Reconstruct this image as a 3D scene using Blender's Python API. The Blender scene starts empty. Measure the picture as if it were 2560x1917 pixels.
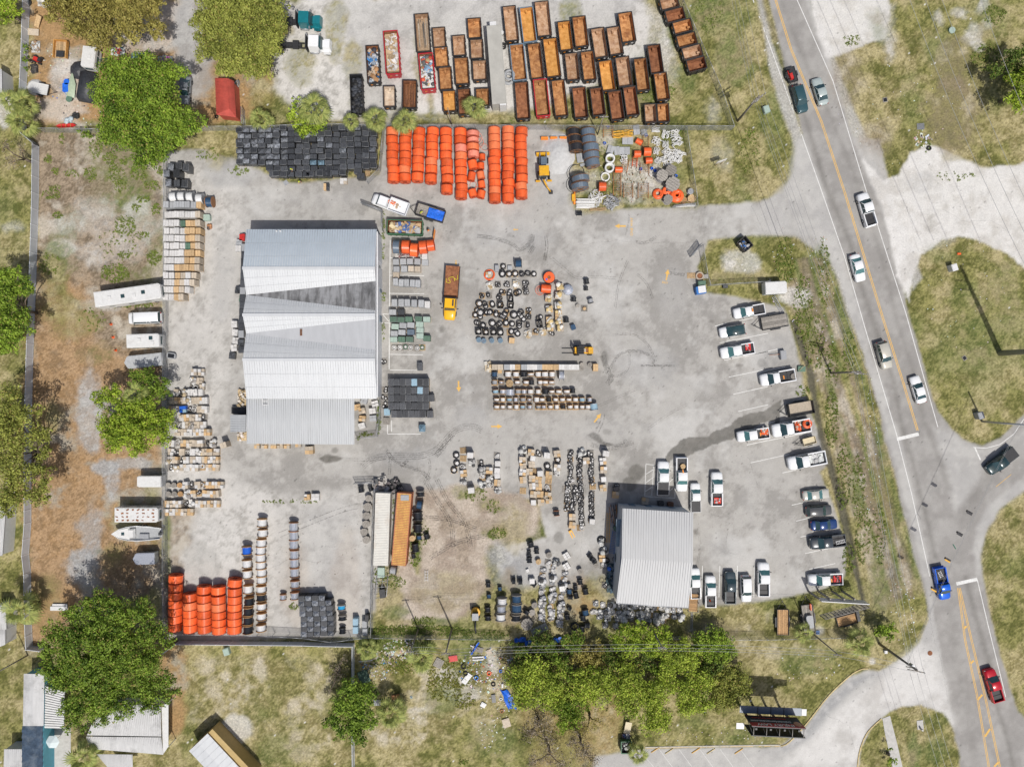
import bpy,math,random
import numpy as np
from mathutils import Vector,Matrix
R=math.radians
rnd=random.Random(7)
scene=bpy.context.scene
# camera, sky, sun, exposure
H=120.0
S=.07
cam_d=bpy.data.cameras.new('camera');cam=bpy.data.objects.new('camera',cam_d)
scene.collection.objects.link(cam);scene.camera=cam
cam.location=(0,0,H);cam.rotation_euler=(0,0,0)
cam_d.sensor_width=36;cam_d.lens=36*H/(2560*S)
cam_d.clip_start=1;cam_d.clip_end=3000
SUN_EL=60.0;SUN_AZ=Vector((.41,-.912))
world=bpy.data.worlds.new('World');scene.world=world;world.use_nodes=True
wn=world.node_tree;bgn=wn.nodes['Background']
sky=wn.nodes.new('ShaderNodeTexSky');sky.sky_type='NISHITA';sky.sun_disc=False;sky.dust_density=3.0;sky.air_density=.7;sky.ozone_density=.6
sky.sun_elevation=R(SUN_EL);sky.sun_rotation=math.atan2(SUN_AZ.x,SUN_AZ.y)
wn.links.new(sky.outputs[0],bgn.inputs[0]);bgn.inputs[1].default_value=.10
sun_d=bpy.data.lights.new('sun','SUN');sun_d.energy=3.5;sun_d.angle=R(.53);sun_d.color=(1.0,.965,.92)
sun=bpy.data.objects.new('sun',sun_d);scene.collection.objects.link(sun);sun.location=(30,-60,90)
sd=Vector((SUN_AZ.x*math.cos(R(SUN_EL)),SUN_AZ.y*math.cos(R(SUN_EL)),math.sin(R(SUN_EL))))
sun.rotation_euler=sd.to_track_quat('Z','Y').to_euler()
vs=scene.view_settings;vs.view_transform='Standard';vs.look='None';vs.gamma=1;vs.exposure=.04
try:vs.use_curve_mapping=False
except Exception:pass
# survey frames -> metres
FR={}
for c in range(4):
 for r in range(4):
  FR['%d%d'%(c,r)]=(640*c,(0,480,960,1437)[r],3.45)
FR.update(C=(1160,640,6.494),D=(1180,880,6.494),J=(1400,300,6.133),K=(940,560,12.27),W=(390,920,4.358),Q=(1280,1300,4.8),O=(0,0,.8637),s=(0,0,1.0))
def src(f,x,y):
 a=FR[f];return(a[0]+x/a[2],a[1]+y/a[2])
def W(f,x,y,h=.0,z=None):
 px,py=src(f,x,y);k=(H-h)/H*S
 return Vector(((px-1280)*k,-(py-958.5)*k,h if z is None else z))
def L(f,n,h=.0):return n/FR[f][2]*S*(H-h)/H
# materials
MATS={}
def nodes_of(m):
 m.use_nodes=True;nt=m.node_tree;return nt,nt.nodes['Principled BSDF']
def mat(name,col,rough=.7,var=.12,scale=3.0,metal=.0,spec=.4,col2=None,bump=.0,dirt=.0,dirtcol=(.16,.13,.1),coat=.0,stretch=None,obj_rand=.0,detail=6.0,thr=(.35,.65)):
 if name in MATS:return MATS[name]
 m=bpy.data.materials.new(name);nt,b=nodes_of(m);N=nt.nodes;K=nt.links
 b.inputs['Roughness'].default_value=rough;b.inputs['Metallic'].default_value=metal
 b.inputs['Specular IOR Level'].default_value=spec
 if coat:b.inputs['Coat Weight'].default_value=coat;b.inputs['Coat Roughness'].default_value=.08
 geo=N.new('ShaderNodeNewGeometry');oi=N.new('ShaderNodeObjectInfo')
 mp=N.new('ShaderNodeMapping');K.new(geo.outputs['Position'],mp.inputs[0])
 if stretch:mp.inputs['Scale'].default_value=stretch
 n1=N.new('ShaderNodeTexNoise');n1.inputs['Scale'].default_value=scale;n1.inputs['Detail'].default_value=detail;n1.inputs['Roughness'].default_value=.65
 K.new(mp.outputs[0],n1.inputs['Vector'])
 mr=N.new('ShaderNodeMapRange');mr.inputs[1].default_value=thr[0];mr.inputs[2].default_value=thr[1]
 K.new(n1.outputs[0],mr.inputs[0])
 mx=N.new('ShaderNodeMix');mx.data_type='RGBA';K.new(mr.outputs[0],mx.inputs[0])
 c=np.array(col,float);a=tuple(c*(1-var))+(1,);d=tuple(np.minimum(c*(1+var),1))+(1,)
 mx.inputs[6].default_value=a;mx.inputs[7].default_value=(tuple(col2)+(1,))if col2 else d
 out=mx.outputs[2]
 if obj_rand:
  hs=N.new('ShaderNodeHueSaturation');m2=N.new('ShaderNodeMapRange')
  m2.inputs[3].default_value=1-obj_rand;m2.inputs[4].default_value=1+obj_rand
  K.new(oi.outputs['Random'],m2.inputs[0]);K.new(m2.outputs[0],hs.inputs['Value']);K.new(out,hs.inputs['Color']);out=hs.outputs[0]
 if dirt:
  n2=N.new('ShaderNodeTexNoise');n2.inputs['Scale'].default_value=scale*.35;n2.inputs['Detail'].default_value=8;n2.inputs['Roughness'].default_value=.7
  K.new(geo.outputs['Position'],n2.inputs['Vector'])
  m3=N.new('ShaderNodeMapRange');m3.inputs[1].default_value=.5;m3.inputs[2].default_value=.72;m3.inputs[4].default_value=dirt
  K.new(n2.outputs[0],m3.inputs[0]);my=N.new('ShaderNodeMix');my.data_type='RGBA'
  K.new(m3.outputs[0],my.inputs[0]);K.new(out,my.inputs[6]);my.inputs[7].default_value=tuple(dirtcol)+(1,);out=my.outputs[2]
 K.new(out,b.inputs['Base Color'])
 if bump:
  bp=N.new('ShaderNodeBump');bp.inputs['Strength'].default_value=bump;bp.inputs['Distance'].default_value=.05
  K.new(n1.outputs[0],bp.inputs['Height']);K.new(bp.outputs[0],b.inputs['Normal'])
 MATS[name]=m;return m
def ground_mat(name,grain,gscale,bump,rough=.9,fleck=.0):
 m=bpy.data.materials.new(name);nt,b=nodes_of(m);N=nt.nodes;K=nt.links
 b.inputs['Roughness'].default_value=rough;b.inputs['Specular IOR Level'].default_value=.25
 at=N.new('ShaderNodeAttribute');at.attribute_name='albedo'
 geo=N.new('ShaderNodeNewGeometry')
 n1=N.new('ShaderNodeTexNoise');n1.inputs['Scale'].default_value=gscale;n1.inputs['Detail'].default_value=6;n1.inputs['Roughness'].default_value=.85
 K.new(geo.outputs['Position'],n1.inputs['Vector'])
 mr=N.new('ShaderNodeMapRange');mr.inputs[1].default_value=.3;mr.inputs[2].default_value=.7
 mr.inputs[3].default_value=1-grain;mr.inputs[4].default_value=1+grain
 K.new(n1.outputs[0],mr.inputs[0])
 vm=N.new('ShaderNodeVectorMath');vm.operation='SCALE';K.new(at.outputs['Color'],vm.inputs[0]);K.new(mr.outputs[0],vm.inputs['Scale'])
 out=vm.outputs[0]
 if fleck:
  n2=N.new('ShaderNodeTexNoise');n2.inputs['Scale'].default_value=1.7;n2.inputs['Detail'].default_value=3
  K.new(geo.outputs['Position'],n2.inputs['Vector'])
  m3=N.new('ShaderNodeMapRange');m3.inputs[1].default_value=.67;m3.inputs[2].default_value=.73;m3.inputs[4].default_value=fleck
  K.new(n2.outputs[0],m3.inputs[0]);my=N.new('ShaderNodeMix');my.data_type='RGBA'
  K.new(m3.outputs[0],my.inputs[0]);K.new(out,my.inputs[6]);my.inputs[7].default_value=(.06,.058,.052,1);out=my.outputs[2]
 K.new(out,b.inputs['Base Color'])
 bp=N.new('ShaderNodeBump');bp.inputs['Strength'].default_value=bump;bp.inputs['Distance'].default_value=.06
 K.new(n1.outputs[0],bp.inputs['Height']);K.new(bp.outputs[0],b.inputs['Normal'])
 return m
# mesh building
class MB:
 def __init__(s):s.v=[];s.f=[];s.sm=[];s.c=[];s.cur=None
 def add(s,vs_,fs,smooth=False):
  o=len(s.v);s.v+=[tuple(v)for v in vs_];s.f+=[tuple(i+o for i in f)for f in fs];s.sm+=[smooth]*len(fs);s.c+=[s.cur]*len(vs_);return s
 def box(s,c,d,rz=.0,top=(1,1),rx=.0,ry=.0):
  x,y,z=d[0]/2,d[1]/2,d[2]/2;tx,ty=top
  P=[(-x,-y,-z),(x,-y,-z),(x,y,-z),(-x,y,-z),(-x*tx,-y*ty,z),(x*tx,-y*ty,z),(x*tx,y*ty,z),(-x*tx,y*ty,z)]
  if rx or ry:
   M=Matrix.Rotation(rz,3,'Z')@Matrix.Rotation(ry,3,'Y')@Matrix.Rotation(rx,3,'X');P=[tuple(M@Vector(p))for p in P]
  elif rz:
   ca,sa=math.cos(rz),math.sin(rz);P=[(p[0]*ca-p[1]*sa,p[0]*sa+p[1]*ca,p[2])for p in P]
  P=[(p[0]+c[0],p[1]+c[1],p[2]+c[2])for p in P]
  return s.add(P,[(3,2,1,0),(4,5,6,7),(0,1,5,4),(1,2,6,5),(2,3,7,6),(3,0,4,7)])
 def lathe(s,prof,c=(0,0,0),axis='z',n=20,smooth=True,caps=False):
  vs_=[];fs=[]
  for(r,t)in prof:
   for i in range(n):
    a=2*math.pi*i/n;p=(r*math.cos(a),r*math.sin(a),t)
    if axis=='x':p=(p[2],p[0],p[1])
    elif axis=='y':p=(p[1],p[2],p[0])
    vs_.append((p[0]+c[0],p[1]+c[1],p[2]+c[2]))
  for k in range(len(prof)-1):
   for i in range(n):
    j=(i+1)%n;fs.append((k*n+i,k*n+j,(k+1)*n+j,(k+1)*n+i))
  s.add(vs_,fs,smooth)
  if caps:
   o=len(s.v)-len(vs_);s.f+=[tuple(o+i for i in reversed(range(n))),tuple(o+(len(prof)-1)*n+i for i in range(n))];s.sm+=[False,False]
  return s
 def cyl(s,c,r,h,axis='z',n=16,r2=None):
  return s.lathe([(r,-h/2),(r if r2 is None else r2,h/2)],c,axis,n,True,True)
 def ring(s,c,r,tr,axis='z',n=20,m=6,sq=1.0):
  prof=[(r+tr*math.cos(2*math.pi*k/m),tr*sq*math.sin(2*math.pi*k/m))for k in range(m+1)]
  return s.lathe(prof,c,axis,n,True)
 def tube(s,pts,r,n=6,r2=None):
  pts=[Vector(p)for p in pts];vs_=[];fs=[];m=len(pts)
  for k,p in enumerate(pts):
   d=(pts[min(k+1,m-1)]-pts[max(k-1,0)]).normalized()
   u=d.cross(Vector((0,0,1)));
   if u.length<1e-3:u=Vector((1,0,0))
   u.normalize();w=d.cross(u);rr=r if r2 is None else r+(r2-r)*k/(m-1)
   for i in range(n):
    a=2*math.pi*i/n;vs_.append(p+u*rr*math.cos(a)+w*rr*math.sin(a))
  for k in range(m-1):
   for i in range(n):
    j=(i+1)%n;fs.append((k*n+i,k*n+j,(k+1)*n+j,(k+1)*n+i))
  fs+=[tuple(reversed(range(n))),tuple((m-1)*n+i for i in range(n))]
  return s.add(vs_,fs,True)
 def prism(s,poly,z0,z1):
  n=len(poly);vs_=[(p[0],p[1],z0)for p in poly]+[(p[0],p[1],z1)for p in poly]
  fs=[tuple(reversed(range(n))),tuple(range(n,2*n))]+[(i,(i+1)%n,n+(i+1)%n,n+i)for i in range(n)]
  return s.add(vs_,fs)
 def face(s,pts):return s.add(pts,[tuple(range(len(pts)))])
 def mesh(s,name):
  me=bpy.data.meshes.new(name);me.from_pydata(s.v,[],s.f);me.polygons.foreach_set('use_smooth',s.sm);me.update();me.materials.append(None)
  if s.cur is not None:
   a=me.color_attributes.new('albedo','FLOAT_COLOR','POINT')
   a.data.foreach_set('color',np.array([tuple(c or(.5,.5,.5))+(1,)for c in s.c],np.float32).ravel())
  return me
def npmesh(name,V,F,cols=None,smooth=False):
 me=bpy.data.meshes.new(name);nv,nf,k=len(V),len(F),F.shape[1]
 me.vertices.add(nv);me.vertices.foreach_set('co',V.astype(np.float32).ravel())
 me.loops.add(nf*k);me.loops.foreach_set('vertex_index',F.astype(np.int32).ravel())
 me.polygons.add(nf);me.polygons.foreach_set('loop_start',np.arange(0,nf*k,k,dtype=np.int32))
 try:me.polygons.foreach_set('loop_total',np.full(nf,k,dtype=np.int32))
 except Exception:pass
 me.update(calc_edges=True)
 if smooth:me.polygons.foreach_set('use_smooth',np.ones(nf,bool))
 if cols is not None:
  a=me.color_attributes.new('albedo','FLOAT_COLOR','POINT');a.data.foreach_set('color',np.c_[cols,np.ones(nv)].astype(np.float32).ravel())
 me.materials.append(None);return me
COL=scene.collection
def lk(name,me,m,parent=None,loc=(0,0,0),rz=.0,rot=None,scale=None):
 o=bpy.data.objects.new(name,me);COL.objects.link(o)
 if me is not None and m is not None:
  o.material_slots[0].link='OBJECT';o.material_slots[0].material=m
 o.location=loc;o.rotation_euler=rot if rot else(0,0,rz)
 if scale is not None:o.scale=scale if hasattr(scale,'__len__')else(scale,)*3
 if parent is not None:o.parent=parent
 return o
def tag(o,label=None,cat=None,group=None,kind=None):
 if label:o['label']=label
 if cat:o['category']=cat
 if group:o['group']=group
 if kind:o['kind']=kind
 return o
def tng(name,label,cat,loc=(0,0,0),rz=.0,group=None,scale=None,rot=None):
 return tag(lk(name,None,None,None,loc,rz,rot,scale),label,cat,group)
def put(name,label,cat,parts,loc,rz=.0,group=None,scale=None):
 """parts: list of (name, mesh, material, loc, rz[, subparts])"""
 t=tng(name,label,cat,loc,rz,group,scale)
 for p in parts:
  o=lk(p[0],p[1],p[2],t,p[3]if len(p)>3 else(0,0,0),p[4]if len(p)>4 else .0)
  if len(p)>5:
   for q in p[5]:lk(q[0],q[1],q[2],o,q[3]if len(q)>3 else(0,0,0),q[4]if len(q)>4 else .0)
 return t
ORD=['zeroth','first','second','third','fourth','fifth','sixth','seventh','eighth','ninth','tenth','eleventh','twelfth','thirteenth','fourteenth','fifteenth','sixteenth','seventeenth','eighteenth','nineteenth','twentieth',*['twenty-'+w for w in 'first second third fourth fifth sixth seventh eighth ninth'.split()],'thirtieth',*['thirty-'+w for w in 'first second third fourth fifth sixth seventh eighth ninth'.split()]]
# ground field
D=.25;GX,GY=104.0,80.0
xs=np.arange(-GX,GX+1e-6,D);ys=np.arange(-GY,GY+1e-6,D);XX,YY=np.meshgrid(xs,ys)
PX=XX/S+1280;PY=-YY/S+958.5
ngen=np.random.RandomState(3)
def vnoise(cell,octs=4,gain=.55,sx=1.0,sy=1.0):
 out=np.zeros_like(XX);amp=1.0;tot=0
 for o in range(octs):
  c=cell/2**o;u=(XX+GX)*sx/c;v=(YY+GY)*sy/c
  if c<D*.8:break
  g=ngen.rand(int(v.max())+3,int(u.max())+3);i=u.astype(int);j=v.astype(int)
  fu=u-i;fv=v-j;fu=fu*fu*(3-2*fu);fv=fv*fv*(3-2*fv)
  out+=amp*(g[j,i]*(1-fu)*(1-fv)+g[j,i+1]*fu*(1-fv)+g[j+1,i]*(1-fu)*fv+g[j+1,i+1]*fu*fv)
  tot+=amp;amp*=gain
 return out/tot
def sst(x,a,b):t=np.clip((x-a)/(b-a),0,1);return t*t*(3-2*t)
N1=vnoise(12,6);N2=vnoise(3,4,.7);N3=vnoise(1.0,3,.8);N4=vnoise(6,5,.65);N5=vnoise(25,5);NW=vnoise(5,5,.7)
def lerp(a,b,t):return a*(1-t[...,None])+b*t[...,None]
RV=ngen.rand(*XX.shape);NG=.30*N3+.30*N2+.18*RV+.22*vnoise(.6,2)
A=lambda*c:np.array(c,float)[None,None,:]*np.ones(XX.shape+(1,))
green=lerp(A(.085,.125,.032),A(.215,.235,.085),sst(NG,.36,.64))
tan=lerp(A(.21,.18,.07),A(.44,.38,.20),sst(NG,.36,.64))
TYPES={}
TYPES['dry']=lerp(lerp(lerp(A(.105,.11,.026),A(.30,.28,.10),sst(NG,.36,.64)),tan,sst(N2*.4+N4*.6,.40,.62)),green,sst(N1,.52,.75)*.45)
TYPES['green']=lerp(green,A(.22,.20,.10),sst(N2,.5,.7))
TYPES['pale']=lerp(tan,A(.52,.47,.37),sst(N2,.45,.7))
TYPES['litter']=lerp(lerp(A(.47,.29,.14),A(.29,.18,.085),sst(NG,.38,.64)),A(.38,.34,.27),sst(N4,.52,.68))
TYPES['brown']=lerp(lerp(A(.36,.285,.20),A(.17,.13,.085),sst(NG,.38,.62)),A(.47,.42,.34),sst(N2*.6+N4*.4,.5,.66))
TYPES['dirt']=lerp(A(.50,.43,.35),A(.34,.275,.215),sst(N2,.35,.7))
TYPES['sand']=lerp(A(.64,.62,.58),A(.40,.385,.35),sst(N3*.55+N2*.45,.47,.70))
TYPES['white']=lerp(A(.70,.685,.65),A(.57,.55,.51),sst(N2,.4,.7))
TYPES['yard']=lerp(lerp(A(.435,.42,.388),A(.32,.307,.282),sst(N4*.7+N3*.3,.42,.60)),A(.54,.53,.50),sst(N2*.4+N1*.6,.52,.68)*.8)
TYPES['road']=lerp(A(.375,.362,.338),A(.31,.297,.277),sst(N2,.35,.65))
TYPES['shoulder']=lerp(A(.50,.49,.46),A(.43,.42,.40),sst(N2,.35,.65))
TYPES['wet']=lerp(A(.11,.105,.09),A(.17,.16,.14),sst(N3,.3,.7))
TYPES['greyd']=lerp(A(.33,.33,.325),A(.47,.465,.45),sst(N3*.5+N2*.5,.4,.62))
TYPES['concrete']=lerp(A(.52,.50,.46),A(.44,.43,.40),sst(N2,.4,.7))
TYPES['dark']=A(.10,.095,.075)
ALB=TYPES['dry'].copy();CLS=np.zeros(XX.shape,int);ZZ=np.zeros(XX.shape)
def poly_sd(pts):
 """signed distance in survey pixels, positive inside, evaluated in a window"""
 p=np.array(pts,float);x0,y0=p.min(0)-60;x1,y1=p.max(0)+60
 cx=np.where((PX[0]>=x0)&(PX[0]<=x1))[0];cy=np.where((PY[:,0]>=y0)&(PY[:,0]<=y1))[0]
 if len(cx)==0 or len(cy)==0:return None
 sl=(slice(cy[0],cy[-1]+1),slice(cx[0],cx[-1]+1));X=PX[sl];Y=PY[sl]
 ins=np.zeros(X.shape,bool);d2=np.full(X.shape,1e9)
 for i in range(len(p)):
  ax,ay=p[i-1];bx,by=p[i];ex,ey=bx-ax,by-ay
  t=np.clip(((X-ax)*ex+(Y-ay)*ey)/(ex*ex+ey*ey+1e-9),0,1)
  d2=np.minimum(d2,(X-ax-t*ex)**2+(Y-ay-t*ey)**2)
  if ay!=by:ins^=((ay>Y)!=(by>Y))&(X<(bx-ax)*(Y-ay)/(by-ay)+ax)
 return sl,np.where(ins,1,-1)*np.sqrt(d2)
def pnt(f,pts,typ,soft=6,amp=10,k=1.0,cls=None,patchy=.0,z=None):
 global ALB
 pts=[src(f,*q)if len(q)==2 else src(*q)for q in pts];q=poly_sd(pts)
 if q is None:return
 sl,sd_=q;sd_=sd_+(NW[sl]-.5)*4*amp
 w=sst(sd_,-soft,soft)
 if cls is not None:CLS[sl][w>.5]=cls
 if patchy:w=w*(1-patchy+patchy*sst(N4[sl]*.6+N3[sl]*.4,.42,.58))
 if z is not None:ZZ[sl]+=z*sst(sd_,-10,18)
 ALB[sl]=lerp(ALB[sl],TYPES[typ][sl],w*k)
def ell(f,x,y,rx,ry,typ,soft=5,amp=10,k=.9,**kw):
 a=FR[f][2]
 pnt(f,[(x+rx*math.cos(t*math.pi/8),y+ry*math.sin(t*math.pi/8))for t in range(16)],typ,soft,amp,k,**kw)
# what the ground is made of (0 grass, 1 yard, 2 road, 3 gravel)
pnt('O',[(78,280),(352,285),(352,1250),(60,1400),(50,900),(75,560)],'brown',10,14,cls=4)
pnt('O',[(75,560),(215,640),(215,740),(350,760),(350,1180),(300,1250),(60,1400),(40,900)],'litter',24,26,.85,patchy=.25)
ell('O',195,890,30,90,'greyd',14,20,.9,patchy=.3);ell('O',240,1040,16,50,'greyd',12,18,.9,patchy=.3);ell('O',200,1150,28,60,'greyd',14,22,.9,patchy=.35);ell('O',170,1220,34,34,'greyd',14,20,.9,patchy=.3)
ell('O',290,1000,40,16,'greyd',k=.7);ell('O',225,1010,30,20,'greyd');ell('O',130,535,30,20,'white',k=.7,patchy=.5);ell('O',215,660,50,16,'sand',k=.5,patchy=.6)
for x,y,a,b in[(230,330,60,40),(285,440,30,60),(330,520,26,70),(300,600,40,24),(120,560,34,50),(220,760,36,22),(150,480,30,30),(250,400,80,60)]:ell('O',x,y,a,b,'green',16,24,.8,patchy=.75)
for x,y,a,b in[(100,1300,30,60),(110,900,30,40),(250,1190,30,30),(330,1120,14,80),(170,690,60,40),(110,620,30,70),(270,1120,40,40)]:ell('O',x,y,a,b,'dry',18,22,.75,patchy=.4)
for x,y,a,b in[(190,480,80,25),(300,500,40,60),(200,440,40,20),(230,540,60,20)]:ell('O',x,y,a,b,'sand',16,22,.65,patchy=.6)
pnt('O',[(64,0),(480,0),(480,262),(84,275),(66,200)],'litter',12,16,.9,cls=4)
for x,y,a,b in[(150,170,40,50),(120,240,60,26),(400,90,30,110),(210,60,20,40),(180,270,40,12),(330,60,90,60)]:ell('O',x,y,a,b,'sand',14,16,.8,patchy=.3)
ell('O',420,90,50,120,'greyd',16,14,.8,cls=3);ell('O',545,190,50,60,'litter',12,14,.8);ell('O',575,210,30,40,'dry',12,14,.8)
pnt('O',[(600,0),(1260,-30),(1390,-30),(1400,60),(1400,150),(1250,200),(1130,240),(850,260),(640,260),(590,190),(600,90)],'sand',12,12,1,cls=3)
pnt('O',[(720,0),(1390,-20),(1370,70),(1270,90),(900,60),(840,260),(760,250)],'shoulder',30,16,.7)
for x,y,a,b in[(725,70,22,70),(760,130,20,50),(590,60,40,20),(650,140,30,50),(770,210,14,50),(620,230,60,14),(850,250,80,10),(1150,255,280,14),(1230,30,20,60),(1170,10,8,40),(930,200,8,60),(905,110,10,60)]:ell('O',x,y,a,b,'dry',10,12,.8,patchy=.5)
pnt('O',[(1390,-30),(1620,-30),(1720,330),(1690,440),(1500,440),(1500,290),(1590,270),(1300,262),(1380,150),(1410,60)],'dry',14,10,1,cls=0)
for x,y,a,b in[(1520,30,60,40),(1590,130,40,60),(1400,180,30,80),(1300,262,60,8),(1670,260,24,70),(1450,60,18,60),(1480,170,26,30),(1140,262,60,6)]:ell('O',x,y,a,b,'green',18,16,.75,patchy=.3)
for x,y,a,b in[(1410,90,34,60),(1540,240,14,40),(1560,330,24,34),(1440,140,20,50),(1340,130,16,40),(1390,30,30,20)]:ell('O',x,y,a,b,'sand',14,14,.7,patchy=.55)
pnt('O',[(1500,285),(1580,280),(1690,400),(1680,430),(1505,440)],'dry',8,8,.6)
YARD=[(352,330),(440,320),(510,345),(620,395),(820,380),(832,268),(1160,272),(1230,290),(1240,450),(1500,446),(1640,436),(1690,415),(1712,370),(1722,300),(1900,300),(1960,620),(1850,640),(1790,560),(1715,512),(1640,508),(1530,520),(1505,575),(1520,630),(1600,640),(1690,665),(1706,700),(1735,800),(1742,870),(1770,930),(1790,1000),(1770,1020),(1800,1100),(1825,1180),(1826,1245),(1780,1270),(1700,1288),(1600,1308),(1500,1320),(1330,1310),(1290,1275),(1130,1260),(1080,1180),(1180,1160),(1160,1080),(960,1060),(905,1130),(830,1200),(800,1375),(352,1385)]
pnt('O',YARD,'yard',5,4,1,cls=1)
pnt('O',[(354,340),(520,360),(525,470),(470,1000),(600,1080),(560,1380),(354,1380)],'sand',30,16,.55)
pnt('O',[(470,1060),(800,1060),(800,1375),(470,1375)],'sand',18,12,.6,patchy=.2);ell('O',700,1200,80,130,'shoulder',30,20,.6)
ell('O',640,1260,30,100,'dirt',16,16,.35);ell('O',750,1250,30,110,'dirt',16,16,.35)
ell('O',500,370,60,30,'greyd',14,14,.6);ell('O',470,330,30,30,'dry',14,14,.6,patchy=.6);ell('O',380,480,20,40,'litter',10,14,.4,patchy=.5)
ell('O',1200,350,42,50,'white',10,10,.8);ell('O',1205,390,30,60,'greyd',20,12,.5)
pnt('O',[(900,1060),(1000,1045),(1100,1060),(1165,1090),(1160,1160),(1060,1180),(1040,1290),(1010,1345),(860,1350),(815,1300),(830,1200),(905,1130)],'dirt',12,12,1,cls=4)
for x,y,a,b in[(1010,1060,34,10),(1060,1090,26,12),(900,1180,12,60),(845,1290,26,40),(930,1340,60,10),(1070,1150,24,10),(830,1340,40,18),(840,1230,16,40)]:ell('O',x,y,a,b,'dry',8,12,.85,patchy=.55)
for x,y,a,b in[(900,1170,10,60),(860,1320,30,14),(1080,1100,20,10),(935,1340,34,10)]:ell('O',x,y,a,b,'green',9,9,.7)
ell('O',960,1280,70,50,'pale',14,14,.5);ell('O',1130,1230,60,40,'greyd',20,12,.8,cls=3);ell('O',1085,1200,40,30,'greyd',14,12,.8);ell('O',1110,1140,30,60,'pale',14,12,.6)
ell('O',1250,1300,50,50,'litter',14,14,.55,cls=4);ell('O',1110,1330,50,20,'brown',12,14,.8);ell('O',1300,1270,40,30,'dry',14,12,.7)
pnt('O',[(352,1080),(420,1085),(412,1150),(390,1240),(375,1370),(352,1370)],'brown',12,12,.8,patchy=.3);ell('O',360,1180,10,80,'green',8,8,.8)
pnt('01',[(1600,1420+1656),(1860,3060),(1910,3290),(1600,3290)],'concrete',5,3,.6)
pnt('J',[(110,100),(1950,110),(2110,1280),(900,1380),(240,1360),(230,700)],'dry',14,12,1,cls=0)
for x,y,a,b in[(450,950,240,120),(1100,900,260,260),(700,330,200,200),(1500,900,120,300),(1100,1250,300,60)]:ell('J',x,y,a,b,'sand',14,16,.75,patchy=.45)
for x,y,a,b in[(640,500,60,240),(950,450,200,200),(1750,250,250,200),(1800,800,100,200)]:ell('J',x,y,a,b,'green',12,14,.6,patchy=.5)
pnt('O',[(1530,520),(1640,508),(1715,512),(1790,570),(1840,640),(1870,740),(1905,860),(1940,1000),(1960,1100),(1985,1230),(1998,1300),(1990,1380),(1950,1440),(1880,1450),(1500,1700),(1300,1700),(1090,1400),(1330,1320),(1500,1312),(1700,1295),(1830,1262),(1832,1190),(1795,1000),(1745,870),(1705,660),(1600,645),(1525,600)],'dry',7,6,1,cls=0)
pnt('O',[(1700,610),(1740,600),(1790,740),(1840,900),(1880,1100),(1930,1300),(1900,1320),(1840,1100),(1790,900),(1740,740)],'brown',10,12,.75,patchy=.2)
for x,y,a,b in[(1755,680,16,80),(1590,600,50,10),(1800,800,14,90),(1900,1000,12,80),(1850,1050,16,60),(1900,1260,20,60),(1930,1180,14,70),(1830,700,14,80),(1780,560,20,30)]:ell('O',x,y,a,b,'green',12,14,.75,patchy=.35)
pnt('s',[(1978,800),(1990,805),(2035,930),(2065,1100),(2110,1240),(2150,1430),(2170,1520),(2160,1530),(2135,1440),(2092,1240),(2048,1100),(2018,930)],'dark',4,5,.85,z=-.7)
def strip(dx,w,typ,k,pa=.3,soft=5,amp=7):
 q_=[(1700,560),(1720,640),(1755,760),(1800,900),(1835,1040),(1870,1160),(1905,1290)];pnt_=[(x+dx,y)for x,y in q_]+[(x+dx+w,y)for x,y in reversed(q_)]
 pnt('O',pnt_,typ,soft,amp,k,patchy=pa)
for a_ in[(20,24,'brown',.8),(48,7,'green',.9),(58,14,'brown',.8),(74,6,'dark',.5),(30,4,'dark',.5),(84,12,'green',.7),(12,8,'green',.8),(100,9,'brown',.5),(40,4,'dark',.4),(110,5,'green',.6)]:strip(*a_)
ell('O',1600,565,42,26,'white',8,12,.8,patchy=.4);ell('O',1720,640,30,16,'sand',10,10,.8);ell('O',1545,1360,60,20,'brown',12,12,.5);ell('O',1640,1340,90,20,'pale',14,12,.6,patchy=.4)
pnt('O',[(785,1375),(1110,1375),(1330,1600),(1320,1660),(770,1660)],'dry',14,14,.9)
for x,y,a,b in[(930,1500,60,60),(1000,1480,70,60),(1050,1450,50,60),(880,1560,90,50),(1060,1540,40,60),(900,1480,40,30)]:ell('O',x,y,a,b,'pale',18,24,.8,patchy=.7)
for x,y,a,b in[(900,1530,26,14),(1000,1490,40,14),(1060,1430,14,30),(960,1460,26,14)]:ell('O',x,y,a,b,'sand',12,20,.8,patchy=.5)
for x,y,a,b in[(960,1385,150,14),(830,1390,30,20),(1000,1420,40,30),(950,1510,40,30),(1060,1600,50,40)]:ell('O',x,y,a,b,'green',12,14,.7,patchy=.4)
pnt('O',[(1100,1400),(1340,1500),(1340,1600),(1310,1660),(1150,1660)],'litter',14,18,.4,patchy=.5)
pnt('O',[(360,1395),(760,1395),(760,1670),(380,1670)],'dry',8,6,1)
for x,y,a,b in[(600,1480,120,60),(480,1500,100,80),(650,1580,90,60),(560,1430,60,20),(500,1600,30,14),(460,1560,40,40)]:ell('O',x,y,a,b,'pale',20,20,.65,patchy=.5)
ell('O',375,1480,30,110,'litter',12,10,.8);ell('O',600,1620,50,40,'green',16,14,.5,patchy=.4);ell('O',130,1340,50,60,'litter',12,14,.5);ell('O',510,1570,30,30,'white',10,12,.6)
ell('O',20,420,30,120,'dry',12,12,.8);ell('O',30,490,30,20,'sand',10,12,.7,patchy=.4);ell('O',10,240,22,40,'sand',8,10,.7)
for x,y,a,b in[(1500,1440,70,12),(1620,1600,60,40),(1500,1560,40,20),(1760,1400,60,16)]:ell('O',x,y,a,b,'green',16,14,.55,patchy=.3)
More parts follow.
